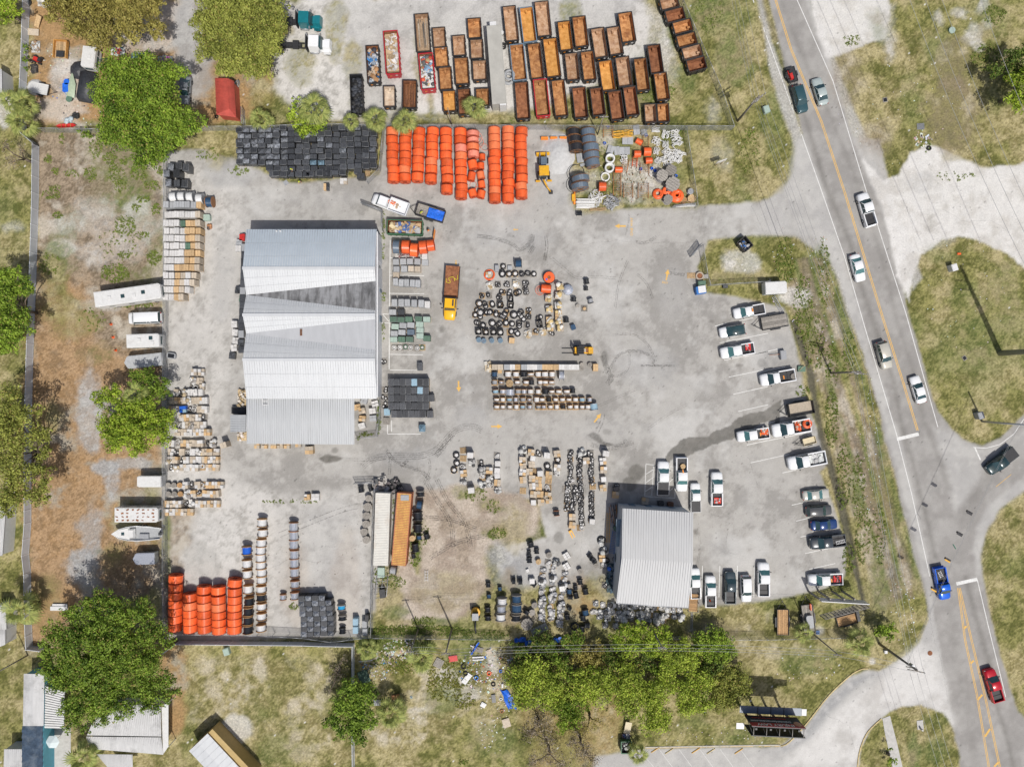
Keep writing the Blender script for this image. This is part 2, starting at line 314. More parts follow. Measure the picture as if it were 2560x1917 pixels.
ell('O',1650,1400,120,20,'pale',14,12,.5,patchy=.4);ell('O',1770,1360,10,10,'white',8,4,.6)
ROAD=[(1905,-60),(1950,120),(1985,250),(2040,480),(2065,620),(2100,700),(2140,830),(2180,960),(2208,1080),(2240,1200),(2285,1390),(2302,1440),(2318,1520),(2330,1620),(2340,1700),(2360,1800),(2400,2060),(2700,2060),(2640,1850),(2545,1780),(2500,1640),(2470,1510),(2455,1420),(2450,1390),(2465,1330),(2500,1270),(2560,1225),(2660,1180),(2660,1000),(2560,1035),(2535,1060),(2500,1095),(2455,1114),(2410,1100),(2375,1070),(2340,1020),(2318,950),(2270,780),(2240,640),(2200,500),(2150,390),(2090,200),(2040,60),(2010,-60)]
pnt('s',ROAD,'road',4,3,1,cls=2)
pnt('30',[(250,-200),(330,-200),(560,480),(1000,1570),(1060,1656),(1330,2400),(1250,2500),(1000,1900),(700,1100),(400,250)],'shoulder',6,3,.8)
pnt('30',[(-120,-100),(-70,-100),(60,450),(180,820),(330,1250),(470,1660),(620,2100),(740,2500),(850,2900),(990,3320),(1140,3800),(1270,4300),(1400,4900),(1430,5200),(1400,5300),(1340,4950),(1180,4300),(960,3500),(700,2700),(540,2250),(350,1800),(240,1300),(120,950),(20,600)],'shoulder',6,4,.85)
pnt('30',[(330,-120),(620,-120),(1050,-60),(1060,100),(1000,330),(640,470),(520,490),(430,280)],'white',5,8,.9,cls=3)
pnt('30',[(900,60),(1100,30),(1060,500),(1000,330)],'sand',16,16,.8,patchy=.5)
pnt('30',[(820,1380),(1000,1570),(1130,1530),(1220,1310),(1380,1240),(1600,1340),(1850,1440),(2100,1420),(2500,1350),(2500,2400),(2208,2310),(2050,2180),(1860,2080),(1640,2035),(1490,2060),(1310,2200),(1240,2400),(1225,2640),(1150,2460),(1060,2060),(980,1800),(900,1600)],'white',5,7,.95,cls=3)
ell('31',1450,300,200,150,'sand',14,16,.5,patchy=.5);ell('30',1330,1570,100,80,'greyd',8,12,.5,patchy=.5);ell('30',1650,1350,150,40,'dry',8,14,.5,patchy=.5)
for x,y,a,b in[(1640,110,80,70),(1770,290,60,80),(1830,400,50,30),(1850,60,40,60),(1480,150,40,60),(1900,200,40,40)]:ell('30',x,y,a,b,'white',8,14,.8,patchy=.4)
for x,y,a,b in[(950,220,60,140),(1250,900,120,260),(1200,100,60,100),(1950,200,150,200),(1450,400,100,140)]:ell('30',x,y,a,b,'green',16,18,.5,patchy=.4)
for x,y,a,b in[(700,700,120,250),(1600,1000,250,300),(1600,550,150,200),(950,1200,120,150)]:ell('30',x,y,a,b,'brown',20,20,.6,patchy=.4)
for x,y,a,b in[(1800,1300,150,200),(1700,950,160,200),(2050,900,120,300),(1500,560,100,60)]:ell('31',x,y,a,b,'green',20,18,.5,patchy=.4)
pnt('30',[(230,1240),(340,1300),(470,1660),(600,2100),(640,2350),(560,2200),(380,2040),(150,2020),(-100,2030),(-150,1800),(0,1720),(160,1560)],'shoulder',10,4,.8,cls=1)
pnt('32',[(1430,380),(1560,420),(1720,520),(1880,560),(2100,480),(2300,300),(2400,480),(2100,600),(1900,700),(1700,1000),(1620,1090),(1560,800),(1480,560)],'shoulder',12,4,.85)
pnt('32',[(2300,860),(2000,1080),(1880,1280),(1830,1460),(1850,1660),(1800,1660),(1770,1460),(1790,1240),(1900,1040),(2150,850)],'shoulder',8,4,.8)
pnt('33',[(-1220,260),(-1260,100),(-1050,40),(-1150,20),(0,1478),(0,1478),(110,1472),(330,1300),(520,1040),(700,870),(860,808),(960,820),(1100,745),(1210,690),(1300,590),(1370,400),(1420,300),(1480,600),(1560,1000),(1640,1660),(1700,1900),(-1600,1900),(-1520,1660),(-1490,1560),(-1060,1495),(0,1480)][4:],'shoulder',5,3,1,cls=1)
pnt('33',[(340,1300),(520,1060),(720,880),(900,830),(1000,830),(760,980),(560,1180),(380,1420),(150,1520),(60,1500)],'greyd',10,5,.9)
pnt('33',[(1000,850),(1300,600),(1450,700),(1560,1000),(1600,1300),(1320,1110),(1050,1160),(900,1300),(780,1660),(100,1660),(600,1150)],'white',20,8,.7)
pnt('33',[(770,1800),(800,1480),(870,1330),(980,1230),(1060,1170),(1150,1135),(1320,1120),(1500,1180),(1600,1330),(1650,1560),(1690,1900),(1200,1900)],'dry',4,4,1,cls=0)
ell('33',1260,1520,50,160,'green',8,8,.8);ell('33',1450,1500,120,120,'green',14,14,.6);ell('33',1440,1240,90,50,'green',14,14,.5,patchy=.5)
ell('33',330,750,230,90,'green',14,14,.6,patchy=.2);ell('33',900,745,34,34,'white',3,3,.8)
def lane(pts,w,k,soft=9):
 p=[src(*q)for q in pts];a=[(x-w/2,y)for x,y in p];b=[(x+w/2,y)for x,y in reversed(p)]
 pnt('s',a+b,'wet',soft,2.5,k)
lane([('30',-60,0),('30',150,560),('30',330,1050),('30',500,1600),('31',700,420),('31',800,800),('31',940,1200),('31',1090,1656),('32',1160,380),('32',1260,700),('32',1310,950),('32',1380,1200),('32',1440,1500)],9,.5)
lane([('30',110,0),('30',300,500),('30',560,1050),('30',740,1500),('31',900,300),('31',1030,750),('31',1110,1100),('31',1240,1500),('32',1340,300),('32',1500,700),('32',1560,900)],9,.28)
lane([('33',1700,0),('33',1760,250),('33',1850,560),('33',1900,720),('33',1960,1080),('33',2060,1400),('33',2130,1700)],9,.5)
lane([('32',2200,470),('32',1850,850),('32',1680,1150)],30,.3,22)
lane([('33',1560,300),('33',1640,800),('33',1760,1400),('33',1800,1700)],20,.18,16)
pnt('22',[(1340,640),(1380,560),(1470,470),(1600,448),(1700,455),(1720,420),(1880,350),(1960,300),(2208,215),(2330,120),(2300,330),(2208,320),(2000,430),(1900,480),(1700,530),(1560,610),(1480,640),(1400,610),(1345,665)],'wet',1.5,6,.8)
pnt('22',[(655,440),(700,415),(750,440),(790,500),(860,520),(790,530),(740,500)],'wet',2.5,2,.95)
pnt('12',[(530,640),(600,610),(700,620),(765,640),(700,665),(600,680)],'wet',2.5,2,.9)
for x,y,a in[('12',685,570,22),('12',1200,360,24)][:0]:pass
for f,x,y,a,b in[('12',685,572,24,18),('12',1195,360,22,18),('22',405,1320,36,50),('22',1070,760,70,70),('22',1010,860,60,60),('31',40,0,0,0),('21',2150,1475,40,40),('21',1960,1495,40,20),('21',1720,1115,24,12),('11',1610,1180,18,26),('11',1583,675,14,12),('21',1120,50,10,6),('22',820,410,34,20),('21',800,1440,22,60),('11',2190,370,30,14),('21',165,430,22,60),('21',285,560,12,30),('21',300,375,10,24),('22',1585,1275,20,24)]:
 if a:ell(f,x,y,a,b,'wet',3,4,.75,patchy=.35)
for x,y,a,b in[(1380,500,60,12),(1130,480,40,40),(1330,700,14,90),(1000,700,14,60),(1250,560,60,10),(1040,980,90,10),(1330,930,90,20),(1450,640,30,60),(1620,1080,16,60),(700,430,120,14),(960,620,10,80),(1480,840,50,20)]:ell('O',x,y,a,b,'shoulder',18,16,.45,patchy=.4)
for x,y,a,b in[(1400,790,70,40),(1110,515,90,24),(880,990,80,14),(1290,1120,30,60),(1560,1180,40,40),(1020,900,30,20),(1650,760,50,40),(480,600,16,90)]:ell('O',x,y,a,b,'greyd',20,16,.5,patchy=.4)
for x,y,a,b in[(960,1120,14,40),(1000,1180,10,70),(940,1200,8,60),(1040,1130,30,8),(900,1290,20,14),(1000,1270,60,10),(960,1310,40,14),(1100,1250,10,30)]:ell('O',x,y,a,b,'brown',10,16,.6,patchy=.4)
ALB*=(.80+.14*vnoise(.9,2,.8))[...,None]
speck=ngen.rand(*XX.shape);ALB[(speck>.9988)&(CLS!=0)]*=.55
sp0=(ngen.rand(*XX.shape)>.9993)&(CLS==0);ALB[sp0]=(.6,.6,.57)
soft_g=np.isin(CLS,(0,4));ZZ+=np.where(soft_g,(N3-.5)*.10+(N2-.5)*.10,0)
gxx=np.gradient(N3)
ny,nx=XX.shape;idx=np.arange(ny*nx).reshape(ny,nx)
V=np.c_[XX.ravel(),YY.ravel(),ZZ.ravel()];C3=np.clip(ALB.reshape(-1,3),.01,.9)
F=np.stack([idx[:-1,:-1],idx[:-1,1:],idx[1:,1:],idx[1:,:-1]],-1).reshape(-1,4)
cf=CLS[:-1,:-1].ravel()
GM={0:('grass_ground',ground_mat('dry_grass',.55,2.6,1.0)),1:('asphalt_yard',ground_mat('worn_asphalt',.14,4.0,.3,.85,.35)),2:('road',ground_mat('road_asphalt',.12,5.0,.25,.85,.12)),3:('gravel_ground',ground_mat('gravel',.22,3.5,.5,.92,.35)),4:('bare_dirt',ground_mat('dirt',.42,3.0,.9,.95,.3))}
for k,(nm,m)in GM.items():
 f=F[cf==k];u,inv=np.unique(f,return_inverse=True)
 o=lk(nm,npmesh(nm,V[u],inv.reshape(-1,4),C3[u],True),m);tag(o,kind='structure')
b=MB();e=1500
for x0,x1,y0,y1 in[(-e,e,GY,e),(-e,e,-e,-GY),(-e,-GX,-GY,GY),(GX,e,-GY,GY)]:b.face([(x0,y0,0),(x1,y0,0),(x1,y1,0),(x0,y1,0)])
tag(lk('ground',b.mesh('ground'),mat('far_grass',(.22,.20,.10),.95,.3,.15,col2=(.32,.28,.17))),kind='structure')
# shared materials
def scrapmat(name,rough,spec=.4):
 m=bpy.data.materials.new(name);nt,b=nodes_of(m);at=nt.nodes.new('ShaderNodeAttribute');at.attribute_name='albedo'
 nz=nt.nodes.new('ShaderNodeTexNoise');nz.inputs['Scale'].default_value=5;nz.inputs['Detail'].default_value=5
 geo=nt.nodes.new('ShaderNodeNewGeometry');nt.links.new(geo.outputs['Position'],nz.inputs['Vector'])
 mr=nt.nodes.new('ShaderNodeMapRange');mr.inputs[1].default_value=.3;mr.inputs[2].default_value=.7;mr.inputs[3].default_value=.75;mr.inputs[4].default_value=1.2
 nt.links.new(nz.outputs[0],mr.inputs[0]);vm=nt.nodes.new('ShaderNodeVectorMath');vm.operation='SCALE'
 nt.links.new(at.outputs['Color'],vm.inputs[0]);nt.links.new(mr.outputs[0],vm.inputs['Scale']);nt.links.new(vm.outputs[0],b.inputs['Base Color'])
 b.inputs['Roughness'].default_value=rough;b.inputs['Specular IOR Level'].default_value=spec;return m
SCRAP=scrapmat('scrap',.7);
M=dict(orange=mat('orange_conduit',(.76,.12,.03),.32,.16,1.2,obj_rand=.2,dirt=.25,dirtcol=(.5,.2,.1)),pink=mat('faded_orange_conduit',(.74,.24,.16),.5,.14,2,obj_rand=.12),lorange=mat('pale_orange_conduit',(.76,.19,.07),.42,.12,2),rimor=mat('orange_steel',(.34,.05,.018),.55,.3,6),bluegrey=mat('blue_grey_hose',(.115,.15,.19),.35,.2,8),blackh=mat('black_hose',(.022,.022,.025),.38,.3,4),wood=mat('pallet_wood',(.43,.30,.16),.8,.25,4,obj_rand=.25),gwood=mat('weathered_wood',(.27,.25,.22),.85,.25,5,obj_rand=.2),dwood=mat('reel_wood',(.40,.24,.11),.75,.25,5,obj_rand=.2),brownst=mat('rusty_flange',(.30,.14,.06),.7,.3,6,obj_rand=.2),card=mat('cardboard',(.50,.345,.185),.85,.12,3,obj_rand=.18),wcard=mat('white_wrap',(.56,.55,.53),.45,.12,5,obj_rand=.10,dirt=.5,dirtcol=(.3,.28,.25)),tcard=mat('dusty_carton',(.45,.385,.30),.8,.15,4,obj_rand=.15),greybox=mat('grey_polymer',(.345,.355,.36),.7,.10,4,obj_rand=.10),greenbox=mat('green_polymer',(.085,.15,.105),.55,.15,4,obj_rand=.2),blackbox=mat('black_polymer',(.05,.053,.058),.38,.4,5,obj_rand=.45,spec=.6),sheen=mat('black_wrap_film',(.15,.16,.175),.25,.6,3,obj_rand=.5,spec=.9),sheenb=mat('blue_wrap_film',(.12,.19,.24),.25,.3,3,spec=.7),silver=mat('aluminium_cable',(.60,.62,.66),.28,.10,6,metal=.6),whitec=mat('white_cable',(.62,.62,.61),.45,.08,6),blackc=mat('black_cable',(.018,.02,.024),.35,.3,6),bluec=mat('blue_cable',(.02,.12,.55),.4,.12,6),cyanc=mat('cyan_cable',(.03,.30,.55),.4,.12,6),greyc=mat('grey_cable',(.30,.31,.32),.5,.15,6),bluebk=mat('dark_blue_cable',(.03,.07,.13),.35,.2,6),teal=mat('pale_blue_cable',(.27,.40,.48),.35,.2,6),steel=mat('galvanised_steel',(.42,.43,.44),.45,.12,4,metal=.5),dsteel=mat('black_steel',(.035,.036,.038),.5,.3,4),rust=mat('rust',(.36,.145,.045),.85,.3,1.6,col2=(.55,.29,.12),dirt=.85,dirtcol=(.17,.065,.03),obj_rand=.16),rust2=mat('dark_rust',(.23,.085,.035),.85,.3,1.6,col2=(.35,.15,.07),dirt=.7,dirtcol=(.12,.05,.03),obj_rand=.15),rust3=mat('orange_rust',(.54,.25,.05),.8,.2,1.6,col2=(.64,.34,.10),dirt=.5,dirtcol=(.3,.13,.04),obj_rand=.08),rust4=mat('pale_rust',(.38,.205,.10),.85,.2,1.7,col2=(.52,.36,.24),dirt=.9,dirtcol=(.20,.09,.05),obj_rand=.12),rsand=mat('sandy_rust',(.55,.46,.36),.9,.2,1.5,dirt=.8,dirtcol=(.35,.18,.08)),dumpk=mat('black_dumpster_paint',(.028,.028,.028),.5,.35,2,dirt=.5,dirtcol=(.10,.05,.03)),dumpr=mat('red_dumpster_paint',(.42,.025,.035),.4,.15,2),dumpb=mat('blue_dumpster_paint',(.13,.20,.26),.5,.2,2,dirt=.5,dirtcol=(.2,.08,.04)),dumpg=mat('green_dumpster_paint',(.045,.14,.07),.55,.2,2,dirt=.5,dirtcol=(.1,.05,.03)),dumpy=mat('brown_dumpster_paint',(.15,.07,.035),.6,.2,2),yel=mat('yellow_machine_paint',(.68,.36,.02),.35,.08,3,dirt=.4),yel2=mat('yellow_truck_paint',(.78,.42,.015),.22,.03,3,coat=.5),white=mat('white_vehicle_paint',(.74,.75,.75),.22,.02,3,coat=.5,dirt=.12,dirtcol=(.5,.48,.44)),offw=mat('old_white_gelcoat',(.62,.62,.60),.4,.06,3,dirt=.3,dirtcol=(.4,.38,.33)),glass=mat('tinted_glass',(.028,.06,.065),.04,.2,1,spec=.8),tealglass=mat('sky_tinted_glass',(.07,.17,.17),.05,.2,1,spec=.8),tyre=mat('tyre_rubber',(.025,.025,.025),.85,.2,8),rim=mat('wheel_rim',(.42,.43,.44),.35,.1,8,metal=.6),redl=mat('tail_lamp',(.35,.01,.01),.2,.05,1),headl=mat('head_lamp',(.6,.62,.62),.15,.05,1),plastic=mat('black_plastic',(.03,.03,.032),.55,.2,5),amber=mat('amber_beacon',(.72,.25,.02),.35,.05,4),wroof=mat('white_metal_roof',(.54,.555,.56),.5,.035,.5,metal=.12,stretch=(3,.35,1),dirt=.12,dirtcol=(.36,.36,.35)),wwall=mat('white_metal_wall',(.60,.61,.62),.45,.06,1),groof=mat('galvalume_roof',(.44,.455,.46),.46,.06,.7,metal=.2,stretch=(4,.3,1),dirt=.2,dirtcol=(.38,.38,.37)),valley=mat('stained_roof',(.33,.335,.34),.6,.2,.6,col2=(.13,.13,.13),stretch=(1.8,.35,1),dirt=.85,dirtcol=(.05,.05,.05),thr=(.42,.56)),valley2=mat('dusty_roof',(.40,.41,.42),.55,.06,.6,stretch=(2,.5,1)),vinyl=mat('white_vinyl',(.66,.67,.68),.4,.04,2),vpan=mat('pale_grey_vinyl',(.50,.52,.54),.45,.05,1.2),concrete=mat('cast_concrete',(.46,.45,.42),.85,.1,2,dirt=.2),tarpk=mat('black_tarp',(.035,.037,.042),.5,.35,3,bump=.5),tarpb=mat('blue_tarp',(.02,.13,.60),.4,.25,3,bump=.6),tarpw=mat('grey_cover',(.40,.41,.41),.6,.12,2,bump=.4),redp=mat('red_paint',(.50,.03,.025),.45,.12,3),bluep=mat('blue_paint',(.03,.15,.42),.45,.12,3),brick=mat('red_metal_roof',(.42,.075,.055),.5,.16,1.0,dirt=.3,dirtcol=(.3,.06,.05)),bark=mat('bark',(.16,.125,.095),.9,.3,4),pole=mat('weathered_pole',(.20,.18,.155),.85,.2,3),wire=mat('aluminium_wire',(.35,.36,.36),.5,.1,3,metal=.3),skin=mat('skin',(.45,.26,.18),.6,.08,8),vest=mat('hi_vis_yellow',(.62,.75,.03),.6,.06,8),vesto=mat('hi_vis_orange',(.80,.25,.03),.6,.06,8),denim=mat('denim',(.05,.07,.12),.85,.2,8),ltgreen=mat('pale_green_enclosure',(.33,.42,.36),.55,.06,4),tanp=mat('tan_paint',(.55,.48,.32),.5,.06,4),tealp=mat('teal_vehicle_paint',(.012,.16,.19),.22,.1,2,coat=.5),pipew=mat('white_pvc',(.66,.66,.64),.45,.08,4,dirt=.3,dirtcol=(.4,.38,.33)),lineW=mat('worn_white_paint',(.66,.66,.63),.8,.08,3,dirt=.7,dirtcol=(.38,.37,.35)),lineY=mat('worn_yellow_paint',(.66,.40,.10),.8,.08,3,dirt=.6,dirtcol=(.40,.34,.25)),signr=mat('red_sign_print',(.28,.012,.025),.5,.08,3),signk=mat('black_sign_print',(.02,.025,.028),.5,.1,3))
def pmt(name,col,rough=.22):return mat(name,col,rough,.04,2,coat=.5,metal=.15)
CACHE={}
def cch(key,fn):
 if key not in CACHE:CACHE[key]=fn()
 return CACHE[key]
# reels and drums (axis along y)
def reel_parts(r,w,m,mf,key):
 def coil():
  b=MB();n=8;prof=[(r*.30,-w/2+.04),(r*.93,-w/2+.04)]
  for i in range(n*2+1):
   t=i/(n*2);prof.append((r*(.965+(.012 if i%2 else 0)),-w/2+.07+t*(w-.14)))
  prof+=[(r*.93,w/2-.04),(r*.30,w/2-.04)];b.lathe(prof,axis='y',n=26,smooth=False);return b.mesh('coil')
 def flange():
  b=MB();b.ring((0,0,0),r*.99,.032,'y',26,5)
  for k in range(6):
   a=k*math.pi/3;b.tube([(0,0,0),(math.cos(a)*r,0,math.sin(a)*r)],.03,4)
  b.ring((0,0,0),r*.33,.03,'y',14,5);return b.mesh('flange')
 def band():
  b=MB();b.box((0,0,r*.985),(.05,w*.98,.02));b.box((r*.985,0,0),(.02,w*.98,.05));b.box((-r*.985,0,0),(.02,w*.98,.05));return b.mesh('strap')
 c=cch(('coil',key),coil);f=cch(('fl',key),flange);s_=cch(('bd',key),band)
 return[('coil',c,m,(0,0,r)),('flange',f,mf,(0,-w/2,r)),('flange',f,mf,(0,w/2,r)),('strap',s_,m,(0,0,r))]
def drum_parts(r,w,mc,mf,fill=.74):
 key=(round(r,2),round(w,2),fill)
 def cable():
  b=MB();n=max(5,int(w/.09));prof=[(r*.2,-w/2+.05)]
  for i in range(n*2+1):prof.append((r*fill+(.018 if i%2 else 0),-w/2+.05+(w-.1)*i/(n*2)))
  prof.append((r*.2,w/2-.05));b.lathe(prof,axis='y',n=20,smooth=False);return b.mesh('cable')
 def flange():
  b=MB();b.lathe([(r*.08,-.04),(r,-.04),(r,.04),(r*.08,.04),(r*.08,-.04)],axis='y',n=24,smooth=False)
  b.ring((0,0,0),r*.5,.025,'y',18,5);return b.mesh('flange')
 c=cch(('cb',key),cable);f=cch(('df',key),flange)
 return[('cable',c,mc,(0,0,r)),('flange',f,mf,(0,-w/2+.02,r)),('flange',f,mf,(0,w/2-.02,r))]
def flat_drum_parts(r,w,mc,mf):
 """drum lying on its side: flange boards on top can be told apart"""
 key=(round(r,2),round(w,2),'flat')
 def cable():b=MB();b.lathe([(r*.8,-w/2),(r*.8,w/2)],n=20);return b.mesh('cable')
 def flange():
  b=MB();n=5;bw=2*r/n
  for i in range(n):
   x=-r+bw*(i+.5);y=math.sqrt(max(r*r-x*x,.05*r*r));b.box((x,0,0),(bw*.9,2*y,.06))
  b.ring((0,0,0),r*.96,.04,'z',24,5);b.cyl((0,0,.05),r*.16,.06,n=10);return b.mesh('flange')
 c=cch(('fc',key),cable);f=cch(('ff',key),flange)
 return[('cable',c,mc,(0,0,w/2)),('flange',f,mf,(0,0,.05)),('flange',f,mf,(0,0,w),.4)]
def up(pl,z):return[(p[0],p[1],p[2],(p[3][0],p[3][1],p[3][2]+z))+tuple(p[4:])for p in pl]
# pallets and their loads
def pallet_mesh(w,l):
 b=MB()
 for i in range(6):b.box((0,-l/2+l*(i+.5)/6,.13),(w,l/6*.62,.025))
 for x in(-w/2+.05,0,w/2-.05):b.box((x,0,.06),(.09,l,.11))
 return b.mesh('pallet')
def pallet(w=1.05,l=1.15):return cch(('pal',round(w,1),round(l,1)),lambda:pallet_mesh(round(w,1),round(l,1)))
def rbox(w,l,h,c=.1,lip=.0):
 b=MB();p=[]
 for sx,sy,a0 in[(1,1,0),(-1,1,90),(-1,-1,180),(1,-1,270)]:
  for k in range(3):a=R(a0+45*k);p.append((sx*(w/2-c)+c*math.cos(a),sy*(l/2-c)+c*math.sin(a)))
 b.prism(p,0,h)
 if lip:b.prism([(x*.84,y*.84)for x,y in p],h,h+lip)
 return b.mesh('box')
def boxl(w,l,h,ms,seed,nx=2,ny=2):
 """cartons standing two by two on a pallet"""
 rr=random.Random(seed);parts=[('pallet',pallet(w,l),rr.choice([M['wood'],M['gwood']]))]
 bw,bl=w/nx,l/ny
 for i in range(nx):
  for j in range(ny):
   hh=round(h*rr.choice([1,1,1,.82])*5)/5;k=('carton',round(bw,1),round(bl,1),hh)
   me=cch(k,lambda:MB().box((0,0,hh/2),(round(bw,1)*.96,round(bl,1)*.96,hh)).box((0,0,hh+.006),(round(bw,1)*.10,round(bl,1)*.96,.012)).mesh('carton'))
   parts.append(('carton',me,rr.choice(ms),((i-(nx-1)/2)*bw,(j-(ny-1)/2)*bl,.145),rr.uniform(-.05,.05)))
 return parts
def wrapl(w,l,h,m,seed):
 """one wrapped block: two top slabs over a body"""
 rr=random.Random(seed);hh=round(h*5)/5;w=round(w,1);l=round(l,1)
 me=cch(('wrap',w,l,hh),lambda:rbox(w*.97,l*.97,hh,.05));tp=cch(('wtop',w,l),lambda:MB().box((-w*.24,0,.03),(w*.44,l*.92,.06)).box((w*.24,0,.03),(w*.45,l*.92,.05)).mesh('top_sheet'))
 return[('pallet',pallet(w,l),rr.choice([M['wood'],M['gwood']])),('wrapped_block',me,m,(0,0,.145)),('top_sheet',tp,m,(0,0,.145+hh))]
def encl(w,l,h,m,seed,film=None,n=2):
 """stacked handhole boxes, lids on top"""
 w=round(w,1);l=round(l,1);hh=round(h*5)/5
 bd=cch(('enb',w,l,hh),lambda:rbox(w*.96,l*.96,hh,.09))
 if film:
  def top():
   b=MB();a,c=w*.46,l*.46;b.add([(-a,-c,0),(a,-c,0),(a,c,0),(-a,c,0),(0,0,.30)],[(0,1,4),(1,2,4),(2,3,4),(3,0,4)])
   for s_ in(1,-1):b.tube([(-a,-c*s_,.02),(0,0,.31),(a,c*s_,.02)],.022,4)
   return b.mesh('film')
  return[('pallet',pallet(w,l),M['gwood']),('enclosure',bd,m,(0,0,.145)),('wrap_film',cch(('film',w,l),top),film,(0,0,.15+hh))]
 def lid():
  b=MB();c=.06;a=w*.46/n*1.0
  for i in range(n):
   x=(i-(n-1)/2)*w*.94/n;b.box((x,0,.03),(w*.86/n,l*.84,.06));b.box((x,0,.065),(w*.86/n*.6,l*.6,.012))
  return b.mesh('lid')
 ps=[('pallet',pallet(w,l),M['gwood']if seed%3 else M['wood']),('enclosure',bd,m,(0,0,.145)),('lid',cch(('lid',w,l,n),lid),m,(0,0,.145+hh))]
 if seed%3!=1:a,c=w*.46,l*.45;ps.append(('strap',cch(('rim',w,l),lambda:MB().tube([(-a,-c,0),(a,-c,0),(a,c,0),(-a,c,0),(-a,-c,0)],.025,4).mesh('strap')),M['greyc'],(0,0,.15+hh)))
 return ps
def coil_mesh(r,tr):
 b=MB()
 for k,(dr,dz)in enumerate([(0,0),(.5,.9),(-.5,1.0),(.1,1.9)]):b.ring((0,0,tr*(1+dz)),r+dr*tr,tr*.62,'z',16,5)
 return b.mesh('hose_coil')
def coill(n,r,m,seed,wrap=True,pal=True,basket=False,w=1.1,l=1.1,labels=True):
 rr=random.Random(seed);ps=[]
 if pal:ps.append(('pallet',pallet(w,l),rr.choice([M['gwood'],M['gwood'],M['wood']])))
 me=cch(('hc',round(r,2)),lambda:coil_mesh(r,r*.19));z=.15
 for k in range(n):
  a=rr.random()*6.28;d=0 if n==1 else min(w,l)*rr.uniform(.12,.36)
  ps.append(('hose_coil',me,m,(math.cos(a+k*6.28/n)*d,math.sin(a+k*6.28/n)*d,z+(k%2)*r*.3),rr.random()*6))
  if wrap and(k%2==0 or rr.random()<.5):
   q=cch(('lab',round(r,2)),lambda:MB().cyl((r*.1,0,r*.3),r*.66,r*.5,n=5).mesh('wrapper'));ps.append(('wrapper',q,M['wcard'],ps[-1][3],k*1.3))
 if basket:
  def bk():
   b=MB()
   for s_ in(-1,1):b.box((s_*w/2,0,.45),(.05,l,.75));b.box((0,s_*l/2,.45),(w,.05,.75))
   return b.mesh('crate_wall')
  ps.append(('crate_wall',cch(('bk',w,l),bk),M['dsteel']))
 return ps
# scrap heaps (one coloured mesh)
def heapm(w,l,z0,z1,n,cols,seed,kinds='bps',smax=.9):
 rr=random.Random(seed);b=MB();b.cur=(.3,.2,.1)
 b.cur=cols[0]
 if z0>.05:b.box((0,0,(z0*.8)/2+.1),(w,l,z0*.8))
 for i in range(n):
  u_=rr.uniform(.7,1.1);b.cur=tuple(c*u_ for c in rr.choice(cols));k=rr.choice(kinds);x=rr.uniform(-w/2,w/2)*.86;y=rr.uniform(-l/2,l/2)*.9;z=rr.uniform(z0,z1)
  if k=='b':s_=rr.uniform(.2,smax*.6);b.box((x,y,z),(s_,s_*rr.uniform(.5,1.5),s_*.5),rr.random()*3,rx=rr.uniform(-.5,.5),ry=rr.uniform(-.5,.5))
  elif k=='p':s_=rr.uniform(.4,smax);b.box((x*.8,y,z),(s_,s_*rr.uniform(.5,1.3),.04),rr.random()*3,rx=rr.uniform(-.4,.4),ry=rr.uniform(-.4,.4))
  elif k=='s':s_=rr.uniform(.6,smax*2.2);b.box((x*.55,y*.8,z),(.08,s_,.06),rr.uniform(-.7,.7),rx=rr.uniform(-.2,.2))
  elif k=='l':s_=l*rr.uniform(.6,.9);b.box((x,y*.15,z),(.09,s_,.09),rr.uniform(-.05,.05))
  elif k=='g':
   s_=rr.uniform(.25,.5);b.lathe([(0,-.3*s_),(s_*.8,-.2*s_),(s_,0),(s_*.7,.3*s_),(0,.45*s_)],(x,y,z),n=7,smooth=True)
 return b.mesh('heap')
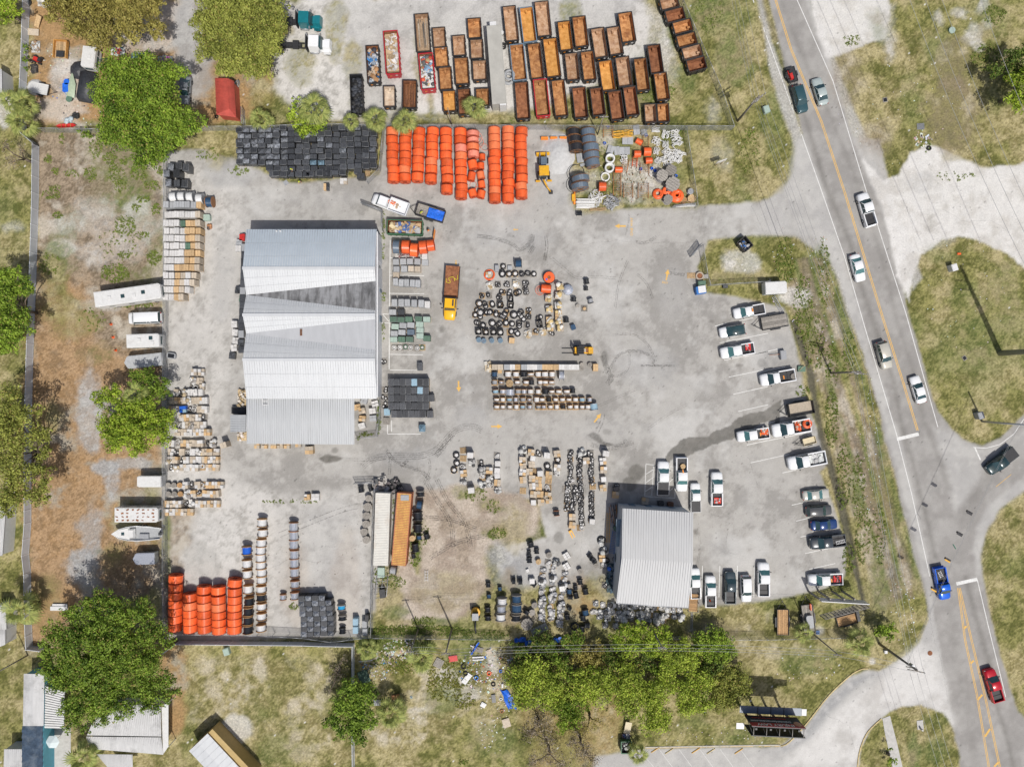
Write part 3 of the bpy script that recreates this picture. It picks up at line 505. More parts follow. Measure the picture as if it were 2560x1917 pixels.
# roll-off dumpster, open top, long axis along y, door plate at -y
def rolloff(label,loc,w,l,h,rz,body,liner,group,cat='dumpster',plates=True):
 w=round(w,1);l=round(l,1);t=.07
 def shell():
  b=MB()
  for s_ in(-1,1):b.box((s_*(w/2-t/2),0,h/2+.1),(t,l,h-.1));b.box((s_*(w/2),0,h+.05),(.14,l+.1,.10));b.box((s_*w*.3,0,.09),(.14,l,.12))
  b.box((0,l/2-t/2,h/2+.1),(w-2*t,t,h-.1));b.box((0,l/2,h+.05),(w-.15,.14,.10));return b.mesh('wall')
 def inner():
  b=MB();x,y=w/2-t-.004,l/2-t-.004
  b.face([(-x,-y,.2),(x,-y,.2),(x,y,.2),(-x,y,.2)])
  for p,q in[((-x,-y),(x,-y)),((x,-y),(x,y)),((x,y),(-x,y)),((-x,y),(-x,-y))]:b.face([(p[0],p[1],.2),(q[0],q[1],.2),(q[0],q[1],h),(p[0],p[1],h)])
  b.box((0,0,.23),(w*.7,l*.9,.05));b.box((0,y-.3,.5),(.3,.5,.5));return b.mesh('liner')
 def door():
  b=MB();b.box((0,-l/2+t/2,h/2+.1),(w-2*t-.01,t,h-.1));b.box((0,-l/2-.02,h+.055),(w-.15,.16,.12))
  for x in(-.35,0,.35):b.box((x*w,-l/2-.05,h/2),(.08,.10,h-.2))
  return b.mesh('door')
 T=tng('rolloff_dumpster',label,cat,loc,rz,group)
 lk('wall',cch(('rs',w,l,h),shell),body,T);lk('liner',cch(('ri',w,l,h),inner),liner,T)
 dr=lk('door',cch(('rd',w,l,h),door),body,T)
 rib=cch(('rib',h),lambda:MB().box((0,0,h/2+.05),(.10,.12,h-.15)).mesh('rib'));n=int(l/.9)
 for s_ in(-1,1):
  for i in range(n):lk('rib',rib,body,T,(s_*(w/2+.052),-l/2+l*(i+.5)/n,0))
 if plates:
  pl=cch('pl',lambda:MB().box((0,0,0),(.38,.02,.2)).mesh('plate'));lk('plate',pl,M['amber'],dr,(-w*.2,-l/2-.115,h*.72));lk('plate',pl,M['whitec'],dr,(w*.22,-l/2-.115,h*.8))
 return T
# road vehicles, forward +x
def wheel_parts():
 ty=cch('tyre',lambda:MB().lathe([(.21,-.11),(.33,-.11),(.36,-.07),(.36,.07),(.33,.11),(.21,.11)],axis='y',n=18).mesh('tyre'))
 rm=cch('rim',lambda:MB().lathe([(.03,.03),(.2,.05),(.22,.08),(.22,-.08),(.2,-.05),(.03,-.03)],axis='y',n=14).mesh('rim'))
 return ty,rm
def loft(b,st,zb=.32):
 """st: list of (x, halfwidth, ztop, crown)"""
 vs_=[];fs=[];n=8
 for x,w,z,cr in st:vs_+=[(x,-w,zb),(x,-w*1.0,zb+(z-zb)*.62),(x,-w*.93,z-.04),(x,-w*.5,z+cr*.8),(x,w*.5,z+cr*.8),(x,w*.93,z-.04),(x,w,zb+(z-zb)*.62),(x,w,zb)]
 m=len(st)
 for k in range(m-1):
  for i in range(n-1):fs.append((k*n+i,(k+1)*n+i,(k+1)*n+i+1,k*n+i+1))
  fs.append((k*n+n-1,(k+1)*n+n-1,(k+1)*n,k*n))
 fs+=[tuple(range(n)),tuple((m-1)*n+i for i in reversed(range(n)))]
 b.add(vs_,fs,True)
VT={'sedan':(4.85,1.86,.98,-1.65,1.02,-.98,.30,1.45),'hatch':(4.3,1.8,1.0,-2.0,1.0,-1.6,.30,1.5),'suv':(4.85,1.95,1.12,-2.25,1.12,-1.95,.42,1.75),'pickup':(5.85,2.02,1.18,-.62,1.62,-.42,.92,1.88),'regcab':(5.6,2.0,1.15,-.1,1.62,.02,.95,1.8),'van':(5.6,2.05,1.25,-2.72,1.95,-2.66,1.35,2.1)}
def vmesh(kind):
 Lg,Wd,zb,cr,cf,rr_,rf,zr=VT[kind];h=Wd/2;x1=Lg/2;bed=kind in('pickup','regcab')
 def body():
  b=MB();f=[(x1,h*.70,zb-.28,0),(x1-.1,h*.86,zb-.17,.02),(x1-.35,h*.95,zb-.10,.04),(x1-.8,h,zb-.06,.06),(cf,h,zb,.05)]
  if bed:
   loft(b,[(cr-.1,h,zb,0)]+list(reversed(f)))
   xe=-x1
   for s_ in(-1,1):b.box(((cr-.1+xe)/2,s_*(h-.08),(zb+.38)/2+.02),(cr-.1-xe,.16,zb-.35));b.box(((cr-.1+xe)/2,s_*(h-.09),zb-.01),(cr-.1-xe,.18,.05))
   b.box((xe+.05,0,(zb+.4)/2),(.10,Wd-.34,zb-.4));b.box((xe-.06,0,.5),(.16,Wd*.94,.2));b.box(((cr+xe)/2,0,.45),(cr-xe-.2,Wd-.4,.3))
  else:
   loft(b,[(-x1,h*.72,zb-.22,0),(-x1+.1,h*.88,zb-.10,.02),(-x1+.4,h*.97,zb-.03,.03),(cr,h,zb,.02)]+list(reversed(f)))
  return b.mesh('body')
 tw=h*.78
 def c4(x,w,z):return[(x,-w,z),(x,w,z)]
 def roof():
  b=MB();t=.03;n=6;vs_=[];fs=[]
  xs_=[rr_-.05,rr_+.12,(rr_+rf)/2,rf-.15,rf+.04];zs=[zr-.06,zr,zr+.03,zr,zr-.06];ws=[tw*.9,tw,tw*1.01,tw,tw*.92]
  for x,z,w in zip(xs_,zs,ws):vs_+=[(x,-w,z-.04),(x,-w*.9,z+.01),(x,w*.9,z+.01),(x,w,z-.04)]
  for k in range(4):
   for i in range(3):fs.append((k*4+i,(k+1)*4+i,(k+1)*4+i+1,k*4+i+1))
  b.add(vs_,fs,True)
  for s_ in(-1,1):
   for xb,xt in((cf,rf),(cr,rr_),((cr+cf)/2-.1,(rr_+rf)/2-.1))+((((cr+rf)/2-.6,(cr+rf)/2-.55),)if kind in('van','suv')else()):
    b.tube([(xb,s_*h*.93,zb-.02),(xt,s_*tw*.97,zr-.05)],.045,5)
  return b.mesh('roof')
 z2=zr-.06
 def ws():b=MB();b.add([(cf+.04,-h*.9,zb),(cf+.04,h*.9,zb),(rf+.02,tw*.94,z2),(rf+.02,-tw*.94,z2),(cf+.12,0,zb+.02),(rf+.06,0,z2+.02)],[(0,4,5,3),(4,1,2,5)],True);return b.mesh('windshield')
 def rw():b=MB();b.face([(cr-.02,h*.9,zb),(cr-.02,-h*.9,zb),(rr_-.03,-tw*.9,z2),(rr_-.03,tw*.9,z2)]);return b.mesh('rear_window')
 def sw(s_):b=MB();y0,y1=s_*h*.93,s_*tw*.96;q=[(cr,y0,zb),(cf,y0,zb),(rf,y1,z2),(rr_,y1,z2)];b.face(q if s_<0 else q[::-1]);return b.mesh('side_window')
 ps={'body':body(),'roof':roof(),'ws':ws(),'rw':rw(),'s0':sw(-1),'s1':sw(1)}
 ps['mir']=MB().box((0,0,0),(.12,.22,.16),top=(.8,.9)).mesh('mirror');ps['hl']=MB().box((0,0,0),(.14,.34,.14),top=(.6,.9)).mesh('headlight');ps['tl']=MB().box((0,0,0),(.06,.2 if not bed else.1,.22)).mesh('taillight')
 if bed:
  ps['bedf']=MB().box(((cr-.1-x1)/2+.03,0,.66),(x1+cr-.2,Wd-.36,.06)).box(((cr-.1-x1)/2-.55,0,.76),(.9,Wd-.4,.02)).mesh('bed_floor')
  ps['ton']=MB().box(((cr-.1-x1)/2+.02,0,zb+.035),(x1+cr-.16,Wd-.14,.05)).box(((cr-.1-x1)/2-.35,0,zb+.065),(.04,Wd-.2,.02)).box(((cr-.1-x1)/2+.35,0,zb+.065),(.04,Wd-.2,.02)).mesh('tonneau_cover')
 return ps
def vhc(kind,label,f,x,y,head,m,cat=None,group=None,ton=False,roofm=None,glass=None,sc=1.0):
 Lg,Wd,zb,cr,cf,rr_,rf,zr=VT[kind];p=cch(('veh',kind),lambda:vmesh(kind));g=glass or M['glass']
 T=tng({'regcab':'pickup_truck','pickup':'pickup_truck','van':'van','suv':'suv','sedan':'sedan','hatch':'hatchback'}[kind],label,cat or{'regcab':'pickup','pickup':'pickup','van':'van','suv':'suv','sedan':'car','hatch':'car'}[kind],W(f,x,y,1.0,0),R(head),group,sc)
 lk('body',p['body'],m,T);lk('roof',p['roof'],roofm or m,T)
 lk('windshield',p['ws'],g,T);lk('rear_window',p['rw'],g,T);lk('side_window',p['s0'],g,T);lk('side_window',p['s1'],g,T)
 ty,rm=wheel_parts();h=Wd/2;x1=Lg/2
 for sx in(-1,1):
  for sy in(-1,1):
   w=lk('wheel',ty,M['tyre'],T,(sx*Lg*.30,sy*(h-.08),.36));lk('rim',rm,M['rim'],w)
 for sy in(-1,1):
  lk('mirror',p['mir'],M['plastic'],T,(cf-.25,sy*(h+.12),zb+.06));lk('headlight',p['hl'],M['headl'],T,(x1-.12,sy*h*.68,zb-.27));lk('taillight',p['tl'],M['redl'],T,(-x1+(.02 if kind in('pickup','regcab')else.03),sy*h*(.9 if 'c' in kind or kind=='pickup' else.74),zb-.2))
 if kind in('pickup','regcab'):
  lk('bed_floor',p['bedf'],M['plastic']if not ton else M['plastic'],T)
  if ton:lk('tonneau_cover',p['ton'],M['plastic'],T)
 return T
def whl(T,xs_,half,r=.4,n=None):
 ty,rm=wheel_parts()
 for x in xs_:
  for sy in(-1,1):w=lk('wheel',ty,M['tyre'],T,(x,sy*half,r),scale=(r/.36,1,r/.36));lk('rim',rm,M['rim'],w)
def trailer(label,f,x,y,head,l,w,deck,sidem,sides=.4,cat='trailer',mesh_sides=False,h=.65,planks=True):
 """flat or low sided trailer, tongue towards +x; deck planks are separate parts"""
 T=tng('utility_trailer',label,cat,W(f,x,y,h,0),R(head))
 b=MB()
 for s_ in(-1,1):b.box((0,s_*w/2,h-.08),(l,.08,.14));b.tube([(l/2,s_*w*.45,h-.08),(l/2+1.3,0,h-.1)],.05,5)
 b.box((l/2,0,h-.08),(.08,w,.14));b.box((-l/2,0,h-.08),(.08,w,.14));b.box((l/2+1.35,0,h-.12),(.25,.14,.12));b.tube([(l/2+.9,0,.05),(l/2+.9,0,h)],.04,5)
 lk('frame',b.mesh('frame'),M['dsteel'],T)
 n=max(3,int(w/.3))if planks else 1;pm=MB().box((0,0,0),(l-.1,w/n*.93,.05)).mesh('plank')
 for i in range(n):lk('plank' if planks else 'deck',pm,deck,T,(0,-w/2+w*(i+.5)/n,h+.005))
 if sides:
  b=MB()
  for s_ in(-1,1):b.box((0,s_*(w/2-.0),h+sides/2+.03),(l,.05,sides))
  b.box((l/2,0,h+sides/2+.03),(.05,w,sides))
  if not mesh_sides:b.box((-l/2,0,h+sides/2+.03),(.05,w,sides))
  lk('side_board',b.mesh('side_board'),sidem,T)
 whl(T,(-.45,.45)if l>3 else(0,),w/2+.13,.33)
 fd=MB().box((0,0,.72),(1.7 if l>3 else.9,.26,.04)).mesh('fender')
 for s_ in(-1,1):lk('fender',fd,M['dsteel'],T,(0,s_*(w/2+.15),0))
 return T
# foliage
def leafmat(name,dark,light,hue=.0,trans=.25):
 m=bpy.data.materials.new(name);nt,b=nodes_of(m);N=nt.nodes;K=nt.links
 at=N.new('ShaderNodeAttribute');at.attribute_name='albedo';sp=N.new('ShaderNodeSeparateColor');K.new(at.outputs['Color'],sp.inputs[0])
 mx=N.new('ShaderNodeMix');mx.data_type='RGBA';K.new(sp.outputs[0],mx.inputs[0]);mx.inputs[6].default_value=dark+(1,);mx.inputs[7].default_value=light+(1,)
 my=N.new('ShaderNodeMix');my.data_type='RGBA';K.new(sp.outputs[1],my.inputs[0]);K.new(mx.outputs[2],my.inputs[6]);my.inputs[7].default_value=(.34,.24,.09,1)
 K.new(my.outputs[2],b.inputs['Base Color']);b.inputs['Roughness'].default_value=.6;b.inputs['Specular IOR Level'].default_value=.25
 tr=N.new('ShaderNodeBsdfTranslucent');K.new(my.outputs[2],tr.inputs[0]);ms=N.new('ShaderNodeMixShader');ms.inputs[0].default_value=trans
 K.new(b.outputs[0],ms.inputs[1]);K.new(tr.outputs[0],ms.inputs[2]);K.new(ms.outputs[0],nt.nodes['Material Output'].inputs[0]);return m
LF={'bright':leafmat('bright_leaves',(.055,.115,.012),(.34,.48,.055)),'green':leafmat('green_leaves',(.045,.10,.012),(.28,.40,.05)),'lime':leafmat('lime_leaves',(.11,.19,.016),(.45,.58,.06)),'olive':leafmat('olive_leaves',(.12,.145,.025),(.43,.46,.10)),'brown':leafmat('bronze_leaves',(.15,.13,.03),(.46,.41,.11)),'thin':leafmat('thin_spring_leaves',(.12,.18,.022),(.50,.62,.08)),'dark':leafmat('dark_leaves',(.04,.075,.015),(.19,.27,.045)),'weed':leafmat('weed_leaves',(.10,.17,.03),(.31,.42,.08)),'palm':leafmat('palm_leaves',(.10,.14,.03),(.42,.46,.14)),'gray':leafmat('bare_twigs',(.15,.12,.09),(.36,.31,.23),trans=.1)}
def leaves(lobes,seed,dens=34,ls=.18,yel=.1,flat=.62,sub=9,tone=.0):
 """lobes: (x, y, z, r) in metres -> leaf quads on clumps of clumps"""
 g=np.random.RandomState(seed);C=[];Nn=[];T=[]
 for(x,y,z,r)in lobes:
  ns=max(5,int(sub*1.9*(r/1.6)**1.5));tone0=g.uniform(-.15,.15)
  d=g.normal(size=(ns,3));d[:,2]=np.abs(d[:,2])*.8;d/=np.linalg.norm(d,axis=1)[:,None]
  sc=np.array([x,y,z])+d*(r*g.uniform(.15,.92,(ns,1)))*np.array([1,1,flat*1.35]);sr=np.minimum(r*g.uniform(.15,.34,ns),.95);tn=g.normal(0,.2,ns)
  for c,q,tq in zip(sc,sr,tn):
   n=int(dens*q*q*3.8)+7;e=g.normal(size=(n,3));e[:,2]=np.where(e[:,2]<0,e[:,2]*.45,e[:,2]);e/=np.linalg.norm(e,axis=1)[:,None]+1e-6
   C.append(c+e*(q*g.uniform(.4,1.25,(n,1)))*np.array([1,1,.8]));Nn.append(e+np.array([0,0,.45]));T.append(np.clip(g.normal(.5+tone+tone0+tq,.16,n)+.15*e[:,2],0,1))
 C=np.vstack(C);Nn=np.vstack(Nn);T=np.hstack(T);n=len(C)
 Nn+=g.normal(size=Nn.shape)*.55;Nn/=np.linalg.norm(Nn,axis=1)[:,None]
 a=g.normal(size=(n,3));u=np.cross(Nn,a);u/=np.linalg.norm(u,axis=1)[:,None];v=np.cross(Nn,u)
 s_=(ls*g.uniform(.6,1.4,n))[:,None];w=s_*.55
 V_=np.empty((n,4,3));V_[:,0]=C-u*s_;V_[:,1]=C-v*w;V_[:,2]=C+u*s_;V_[:,3]=C+v*w+Nn*s_*.25
 cols=np.zeros((n,4,3));cols[:,:,0]=T[:,None];cols[:,:,1]=((g.rand(n)<yel)*g.uniform(.3,.9,n))[:,None]
 return npmesh('leaves',V_.reshape(-1,3),np.arange(n*4).reshape(n,4),cols.reshape(-1,3))
def tree(label,f,lobes,h,lf,seed,dens=34,ls=.165,yel=.08,name='tree',cat='tree',base=None,limbs=True,flat=.62,sub=9,trunk=.22,group=None):
 g=random.Random(seed);LL=[]
 for(x,y,r)in lobes:
  rm=L(f,r);z=h-rm*.55-g.uniform(0,.12)*h;p=W(f,x,y,z);LL.append((p.x,p.y,z,rm))
 cx=sum(l[0]*l[3]for l in LL)/sum(l[3]for l in LL);cy=sum(l[1]*l[3]for l in LL)/sum(l[3]for l in LL)
 if base:cx,cy=W(f,base[0],base[1],0).xy
 T=tng(name,label,cat,(cx,cy,0),0,group)
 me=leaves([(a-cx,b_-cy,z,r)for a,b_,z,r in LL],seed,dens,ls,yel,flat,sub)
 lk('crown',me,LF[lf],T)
 b=MB();fz=h*.38;b.tube([(0,0,-.1),(.1,.05,fz*.5),(0,0,fz)],trunk*1.3,8,trunk)
 if limbs:
  for a,b_,z,r in LL:p=Vector((a-cx,b_-cy,z));q=Vector((0,0,fz)).lerp(p,.45)+Vector((g.uniform(-.3,.3),g.uniform(-.3,.3),.3));b.tube([(0,0,fz*.9),q,p,p+Vector((g.uniform(-.5,.5)*r,g.uniform(-.5,.5)*r,r*.35))],trunk*.6,5,.03)
 lk('trunk',b.mesh('trunk'),M['bark'],T);return T
def frond_mesh(kind):
 b=MB();b.cur=(.5,0,0);r=random.Random(5)
 if kind=='fan':
  b.tube([(0,0,0),(.45,0,.18),(.85,0,.2)],.02,4)
  for k in range(15):
   a=R(-105+15*k);ln=1.15*(1-.4*abs(k-7)/7)*r.uniform(.8,1.1);dx,dy=math.cos(a),math.sin(a);o=(.85,0,.2);w=.065;b.cur=(r.uniform(.3,.9),.0 if r.random()<.85 else.4,0)
   m=(o[0]+dx*ln*.55,o[1]+dy*ln*.55,.2+.02);e=(o[0]+dx*ln,o[1]+dy*ln,.2-.32)
   b.add([o,(m[0]-dy*w,m[1]+dx*w,m[2]),e,(m[0]+dy*w,m[1]-dx*w,m[2])],[(0,1,2,3)])
 else:
  pts=[(0,0,0),(.7,0,.5),(1.4,0,.55),(2.0,0,.2)];b.tube(pts,.025,4)
  for k in range(14):
   t=.15+.85*k/13;i=min(int(t*3),2);q=Vector(pts[i]).lerp(Vector(pts[i+1]),t*3-i);ln=.55*(1-.6*abs(t-.45));b.cur=(r.uniform(.3,.9),0,0)
   for s_ in(-1,1):e=q+Vector((ln*.5,s_*ln,-.15));m=(q+e)/2;b.add([q,m+Vector((.06,0,.02)),e,m-Vector((.06,0,0))],[(0,1,2,3)])
 return b.mesh('frond')
def palm(label,f,x,y,r,h,seed=1,kind='fan',n=26,group='palms',lf='palm',cat='palm'):
 me=cch(('frond',kind),lambda:frond_mesh(kind));g=random.Random(seed);rm=L(f,r,h);s_=rm/1.45
 T=tng('palm',label,cat,W(f,x,y,h,0),0)
 b=MB();b.tube([(0,0,-.1),(.05,.03,h*.5),(0,0,h)],.17,8,.14);lk('trunk',b.mesh('trunk'),M['bark'],T)
 for k in range(n):
  t=k/n;a=k*2.4+g.uniform(-.2,.2);pitch=R(-45+115*t+g.uniform(-8,8))
  lk('frond',me,LF[lf],T,(0,0,h-.1+.2*t),rot=(g.uniform(-.3,.3),-pitch,a),scale=s_*(1.12-.3*t)*g.uniform(.75,1.2))
 return T
def scatter(name,f,regions,n,sz,lf,seed,kind='stuff',dens=1.0):
 """low tufts of weeds: clumps of short leaf quads, nobody could count them"""
 g=random.Random(seed);LL=[]
 for(x,y,rx,ry,k)in regions:
  for i in range(int(k*1.8)):
   a=g.random()*6.28;d=math.sqrt(g.random());p=W(f,x+math.cos(a)*d*rx,y+math.sin(a)*d*ry,0);LL.append((p.x,p.y,.02,g.uniform(.25,1.25)**1.3*sz))
 me=leaves(LL,seed,150,.06,.25,.4,5);o=lk(name,me,LF[lf]);tag(o,None,None,None,kind);return o
# fences
def meshmat():
 m=bpy.data.materials.new('chain_link_mesh');nt,b=nodes_of(m);N=nt.nodes;K=nt.links;b.inputs['Base Color'].default_value=(.36,.37,.37,1);b.inputs['Roughness'].default_value=.5
 tp=N.new('ShaderNodeBsdfTransparent');ms=N.new('ShaderNodeMixShader');ms.inputs[0].default_value=.36
 K.new(tp.outputs[0],ms.inputs[1]);K.new(b.outputs[0],ms.inputs[2]);K.new(ms.outputs[0],nt.nodes['Material Output'].inputs[0]);return m
CHAIN=meshmat()
def fence(label,pts,h=1.8,span=3.0,kind='chain',cat='fence',top=True):
 """pts: ground points in metres"""
 T=tng('chain_link_fence' if kind=='chain' else 'vinyl_fence',label,cat,(pts[0].x,pts[0].y,0));o0=Vector((pts[0].x,pts[0].y,0))
 pm=cch(('post',kind,h),lambda:MB().cyl((0,0,h/2),.04,h+.06,n=8).mesh('post')if kind=='chain' else MB().box((0,0,h/2),(.13,.13,h+.08)).box((0,0,h+.07),(.16,.16,.05),top=(.3,.3)).mesh('post'))
 mp=M['steel']if kind=='chain' else M['vinyl']
 for a,c in zip(pts[:-1],pts[1:]):
  d=Vector((c.x-a.x,c.y-a.y,0));n=max(1,round(d.length/span));st=d.length/n;ang=math.atan2(d.y,d.x);u=d.normalized()
  for i in range(n):
   p=Vector((a.x,a.y,0))-o0+u*st*i;lk('post',pm,mp,T,p);m=p+u*st/2;q=round(st,2)
   if kind=='chain':
    lk('mesh_panel',cch(('mp',q,h),lambda:MB().face([(-q/2,0,.03),(q/2,0,.03),(q/2,0,h-.02),(-q/2,0,h-.02)]).mesh('mesh_panel')),CHAIN,T,m,ang)
    if top:lk('rail',cch(('rl',q,h),lambda:MB().tube([(-q/2,0,h),(q/2,0,h)],.035,5).mesh('rail')),M['steel'],T,m,ang)
   else:
    lk('panel',cch(('vp',q,h),lambda:MB().box((0,0,h/2),(q-.14,.05,h-.1)).box((0,0,h-.05),(q-.14,.09,.1)).box((0,0,.12),(q-.14,.09,.14)).mesh('panel')),M['vpan'],T,m,ang)
 lk('post',pm,mp,T,Vector((pts[-1].x,pts[-1].y,0))-o0)
 return T
def gpts(f,*q,h=1.8):return[W(f,a,b,h,0)for a,b in q]
# poles and wires
def upole(label,f,base,h,arms=((.4,2.4,0),),tz=False,r=.17,cat='utility pole',az=.0):
 p=W(f,base[0],base[1]);T=tng('utility_pole',label,cat,(p.x,p.y,0),az)
 lk('shaft',MB().tube([(0,0,-.2),(0,0,h)],r,10,r*.6).mesh('shaft'),M['pole'],T)
 for dz,ln,rot in arms:
  a=lk('crossarm',MB().box((0,0,0),(ln,.12,.13)).mesh('crossarm'),M['pole'],T,(0,-.16,h-dz),0)
  for x in(-ln*.46,-ln*.2,ln*.2,ln*.46):lk('insulator',cch('ins',lambda:MB().lathe([(.02,0),(.07,.05),(.04,.1),(.07,.15),(.02,.22)],n=8).mesh('insulator')),M['whitec'],a,(x,0,.07))
 if tz:lk('transformer',MB().cyl((0,0,0),.28,.9,n=14).mesh('transformer'),M['steel'],T,(.4,0,h-2.2))
 return T,p
def wires(label,a,b,offs,sag=.6,r=.022,cat='power line'):
 T=tng('power_line',label,cat,(a.x,a.y,0));d=(b-a);d2=Vector((d.x,d.y,0)).normalized();s_=Vector((-d2.y,d2.x,0))
 for o_,dz in offs:
  pts=[]
  for k in range(13):t=k/12;q=a.lerp(b,t)+s_*o_;q.z+=dz-sag*4*t*(1-t);pts.append(q-Vector((a.x,a.y,0)))
  lk('wire',MB().tube(pts,r,4).mesh('wire'),M['wire'],T)
 return T
def ribbon(b,pts,w,z):
 for k in range(len(pts)-1):
  a,c=pts[k],pts[k+1];d=Vector((c.x-a.x,c.y-a.y,0))
  if d.length<1e-4:continue
  d.normalize();s_=Vector((-d.y,d.x,0))*w/2;b.add([(a-s_).to_tuple()[:2]+(z,),(c-s_).to_tuple()[:2]+(z,),(c+s_).to_tuple()[:2]+(z,),(a+s_).to_tuple()[:2]+(z,)],[(0,1,2,3)])
def smp(pts,n=6):
 out=[];P_=[pts[0]]+pts+[pts[-1]]
 for i in range(1,len(P_)-2):
  for k in range(n):
   t=k/n;a,b,c,d=P_[i-1],P_[i],P_[i+1],P_[i+2];out.append(.5*((2*b)+(c-a)*t+(2*a-5*b+4*c-d)*t*t+(3*b-a-3*c+d)*t**3))
 return out+[pts[-1]]
def line(name,m,w,z,*pts,sm=False,group=None):
 p=[W(*q)for q in pts]
 if sm:p=smp(p)
 b=MB();ribbon(b,p,w,z);return tag(lk(name,b.mesh(name),m),kind='structure')
def text(name,s_,size,m,parent,loc,rot,ext=.01,sx=1.0):
 cu=bpy.data.curves.new(name,'FONT');cu.body=s_;cu.size=size;cu.extrude=ext;cu.align_x='CENTER';cu.align_y='CENTER';cu.resolution_u=3;cu.offset=size*.012
 o=bpy.data.objects.new(name,cu);COL.objects.link(o);dg=bpy.context.evaluated_depsgraph_get();me=bpy.data.meshes.new_from_object(o.evaluated_get(dg));bpy.data.objects.remove(o)
 me.materials.clear();me.materials.append(None);return lk(name,me,m,parent,loc,rot=rot,scale=(sx,1,1))
# painted markings (sheets 5 mm above the paving)
line('edge_line',M['lineW'],.13,.006,('30',250,0),('30',560,700),('30',850,1656),('31',940,270),('31',1190,1050),('31',1360,1656),('32',1465,370))
line('edge_line',M['lineW'],.13,.006,('30',-130,0),('30',0,350),('30',250,1050),('30',465,1656),('31',660,560),('31',830,1150),('31',980,1656),('32',1110,440),('32',1240,950),('32',1395,1656))
for off in(-.13,.13):line('centre_line',M['lineY'],.12,.006,*[(f,x+off*49.3,y)for f,x,y in[('30',65,0),('30',200,430),('30',460,1050),('30',660,1656),('31',830,560),('31',1010,1150),('31',1170,1656),('32',1290,400)]])
line('stop_line',M['lineW'],.6,.009,('32',1112,475),('32',1300,430));line('stop_line',M['lineW'],.6,.009,('33',1625,75),('33',1805,35))
line('edge_line',M['lineW'],.13,.006,('33',1805,40),('33',1900,440),('33',2050,1050))
for off in(-.12,.12):
 line('centre_line',M['lineY'],.11,.006,*[(f,x+off*49.3,y)for f,x,y in[('33',1640,110),('33',1700,560),('33',1800,1020),('33',1905,1656),('33',1990,2300)]])
 line('centre_line',M['lineY'],.11,.009,*[(f,x+off*49.3,y)for f,x,y in[('33',1652,110),('33',1755,560),('33',1880,1080),('33',2000,1656),('33',2140,2300)]])
for a,b_ in[((1690,460),(1712,440)),((1748,760),(1775,735)),((1808,1075),(1848,1030)),((1872,1390),(1915,1325)),((1950,1650),(1990,1610))]:line('hatch_line',M['lineY'],.35,.012,('33',)+a,('33',)+b_)
line('edge_line',M['lineW'],.13,.006,('32',1770,545),('32',1880,552),('32',2000,520),('32',2120,430),('32',2208,300));line('edge_line',M['lineW'],.25,.008,('32',1785,550),('32',1833,655))
line('centre_line',M['lineY'],.08,.006,('32',1965,885),('32',2098,778))
for p in[((1750,1158),(1850,1130)),((1960,1110),(2080,1085)),((1790,1302),(2208,1218)),((1830,1450),(2208,1375)),((1870,1596),(2165,1535))]:line('bay_line',M['lineW'],.11,.006,('21',)+p[0],('21',)+p[1])
for p in[((0,1215),(85,1195)),((-200,1420),(100,1350)),((-80,1555),(150,1505))][1:]:line('bay_line',M['lineW'],.11,.006,('31',)+p[0],('31',)+p[1])
for p in[((1908,88),(2208,20)),((1950,236),(2208,178)),((2025,525),(2208,485)),((2058,678),(2208,645))]:line('bay_line',M['lineW'],.11,.006,('22',)+p[0],('22',)+p[1])
for p in[((0,487),(330,420)),((0,645),(180,605)),((125,765),(240,740)),((205,1043),(340,1012)),((243,1180),(360,1152)),((280,1318),(380,1295)),((318,1460),(585,1402)),((355,1595),(580,1545)),((0,335),(60,320))]:line('bay_line',M['lineW'],.11,.006,('32',)+p[0],('32',)+p[1])
for x in(1643,1793,1945,2093):line('bay_line',M['lineW'],.12,.006,('22',x,1565),('23',x-8,190))
for p in[((1155,690),(1222,696)),((1155,690),(1145,968)),((1145,968),(1405,982)),((1405,982),(1410,712)),((1222,696),(1205,960)),((1360,710),(1410,713)),((1340,960),(1360,720)),((1155,850),(1222,800)),((1150,780),(1220,735)),((1150,925),(1210,885)),((1345,935),(1405,880)),((1350,850),(1408,800))]:line('bay_line',M['lineW'],.10,.006+.003*(p[0][0]==1155),('22',)+p[0],('22',)+p[1])
line('bay_line',M['lineW'],.14,.006,('11',1158,415),('11',1152,870),('11',1148,1530));line('bay_line',M['lineW'],.11,.006,('12',1135,290),('12',1135,430),('12',1420,430));line('bay_line',M['lineW'],.11,.006,('12',1169,312),('12',1169,410))
for y,x1 in[(570,1480),(720,1450),(875,1450),(1400,1440),(1535,1440),(1128,1148),(1052,1148)]:line('bay_line',M['lineW'],.11,.009,('11',1155 if y not in(1128,1052)else 1085,y),('11',x1,y+3))
line('bay_line',M['lineW'],.11,.009,('11',1090,1052),('11',1148,1118))
line('curb_line',M['lineY'],.14,.012,('23',1150,1490),('23',1640,1480),('23',2208,1472),('33',105,1472))
for x in(1160,1270,1440,1620,1795,1970):line('bay_line',M['lineW'],.06,.006,('23',x,1500 if x>1200 else 1580),('23',x+115,1656)if x>1200 else('23',1225,1656))
def arrow(f,x,y,ang,s_=1.0):
 c=W(f,x,y);b=MB();P_=[(-.95,-.14),(.15,-.14),(.15,-.42),(1.0,0),(.15,.42),(.15,.14),(-.95,.14)];b.face([(p[0]*s_,p[1]*s_,0)for p in P_])
 tag(lk('arrow_marking',b.mesh('arrow_marking'),M['lineY'],None,(c.x,c.y,.008),R(ang)),kind='structure')
arrow('21',935,295,180);arrow('21',1338,715,80);arrow('22',738,292,52);arrow('12',2075,365,0);arrow('12',1748,20,-88);arrow('11',1725,610,-90,.5);arrow('21',30,325,180,.5)
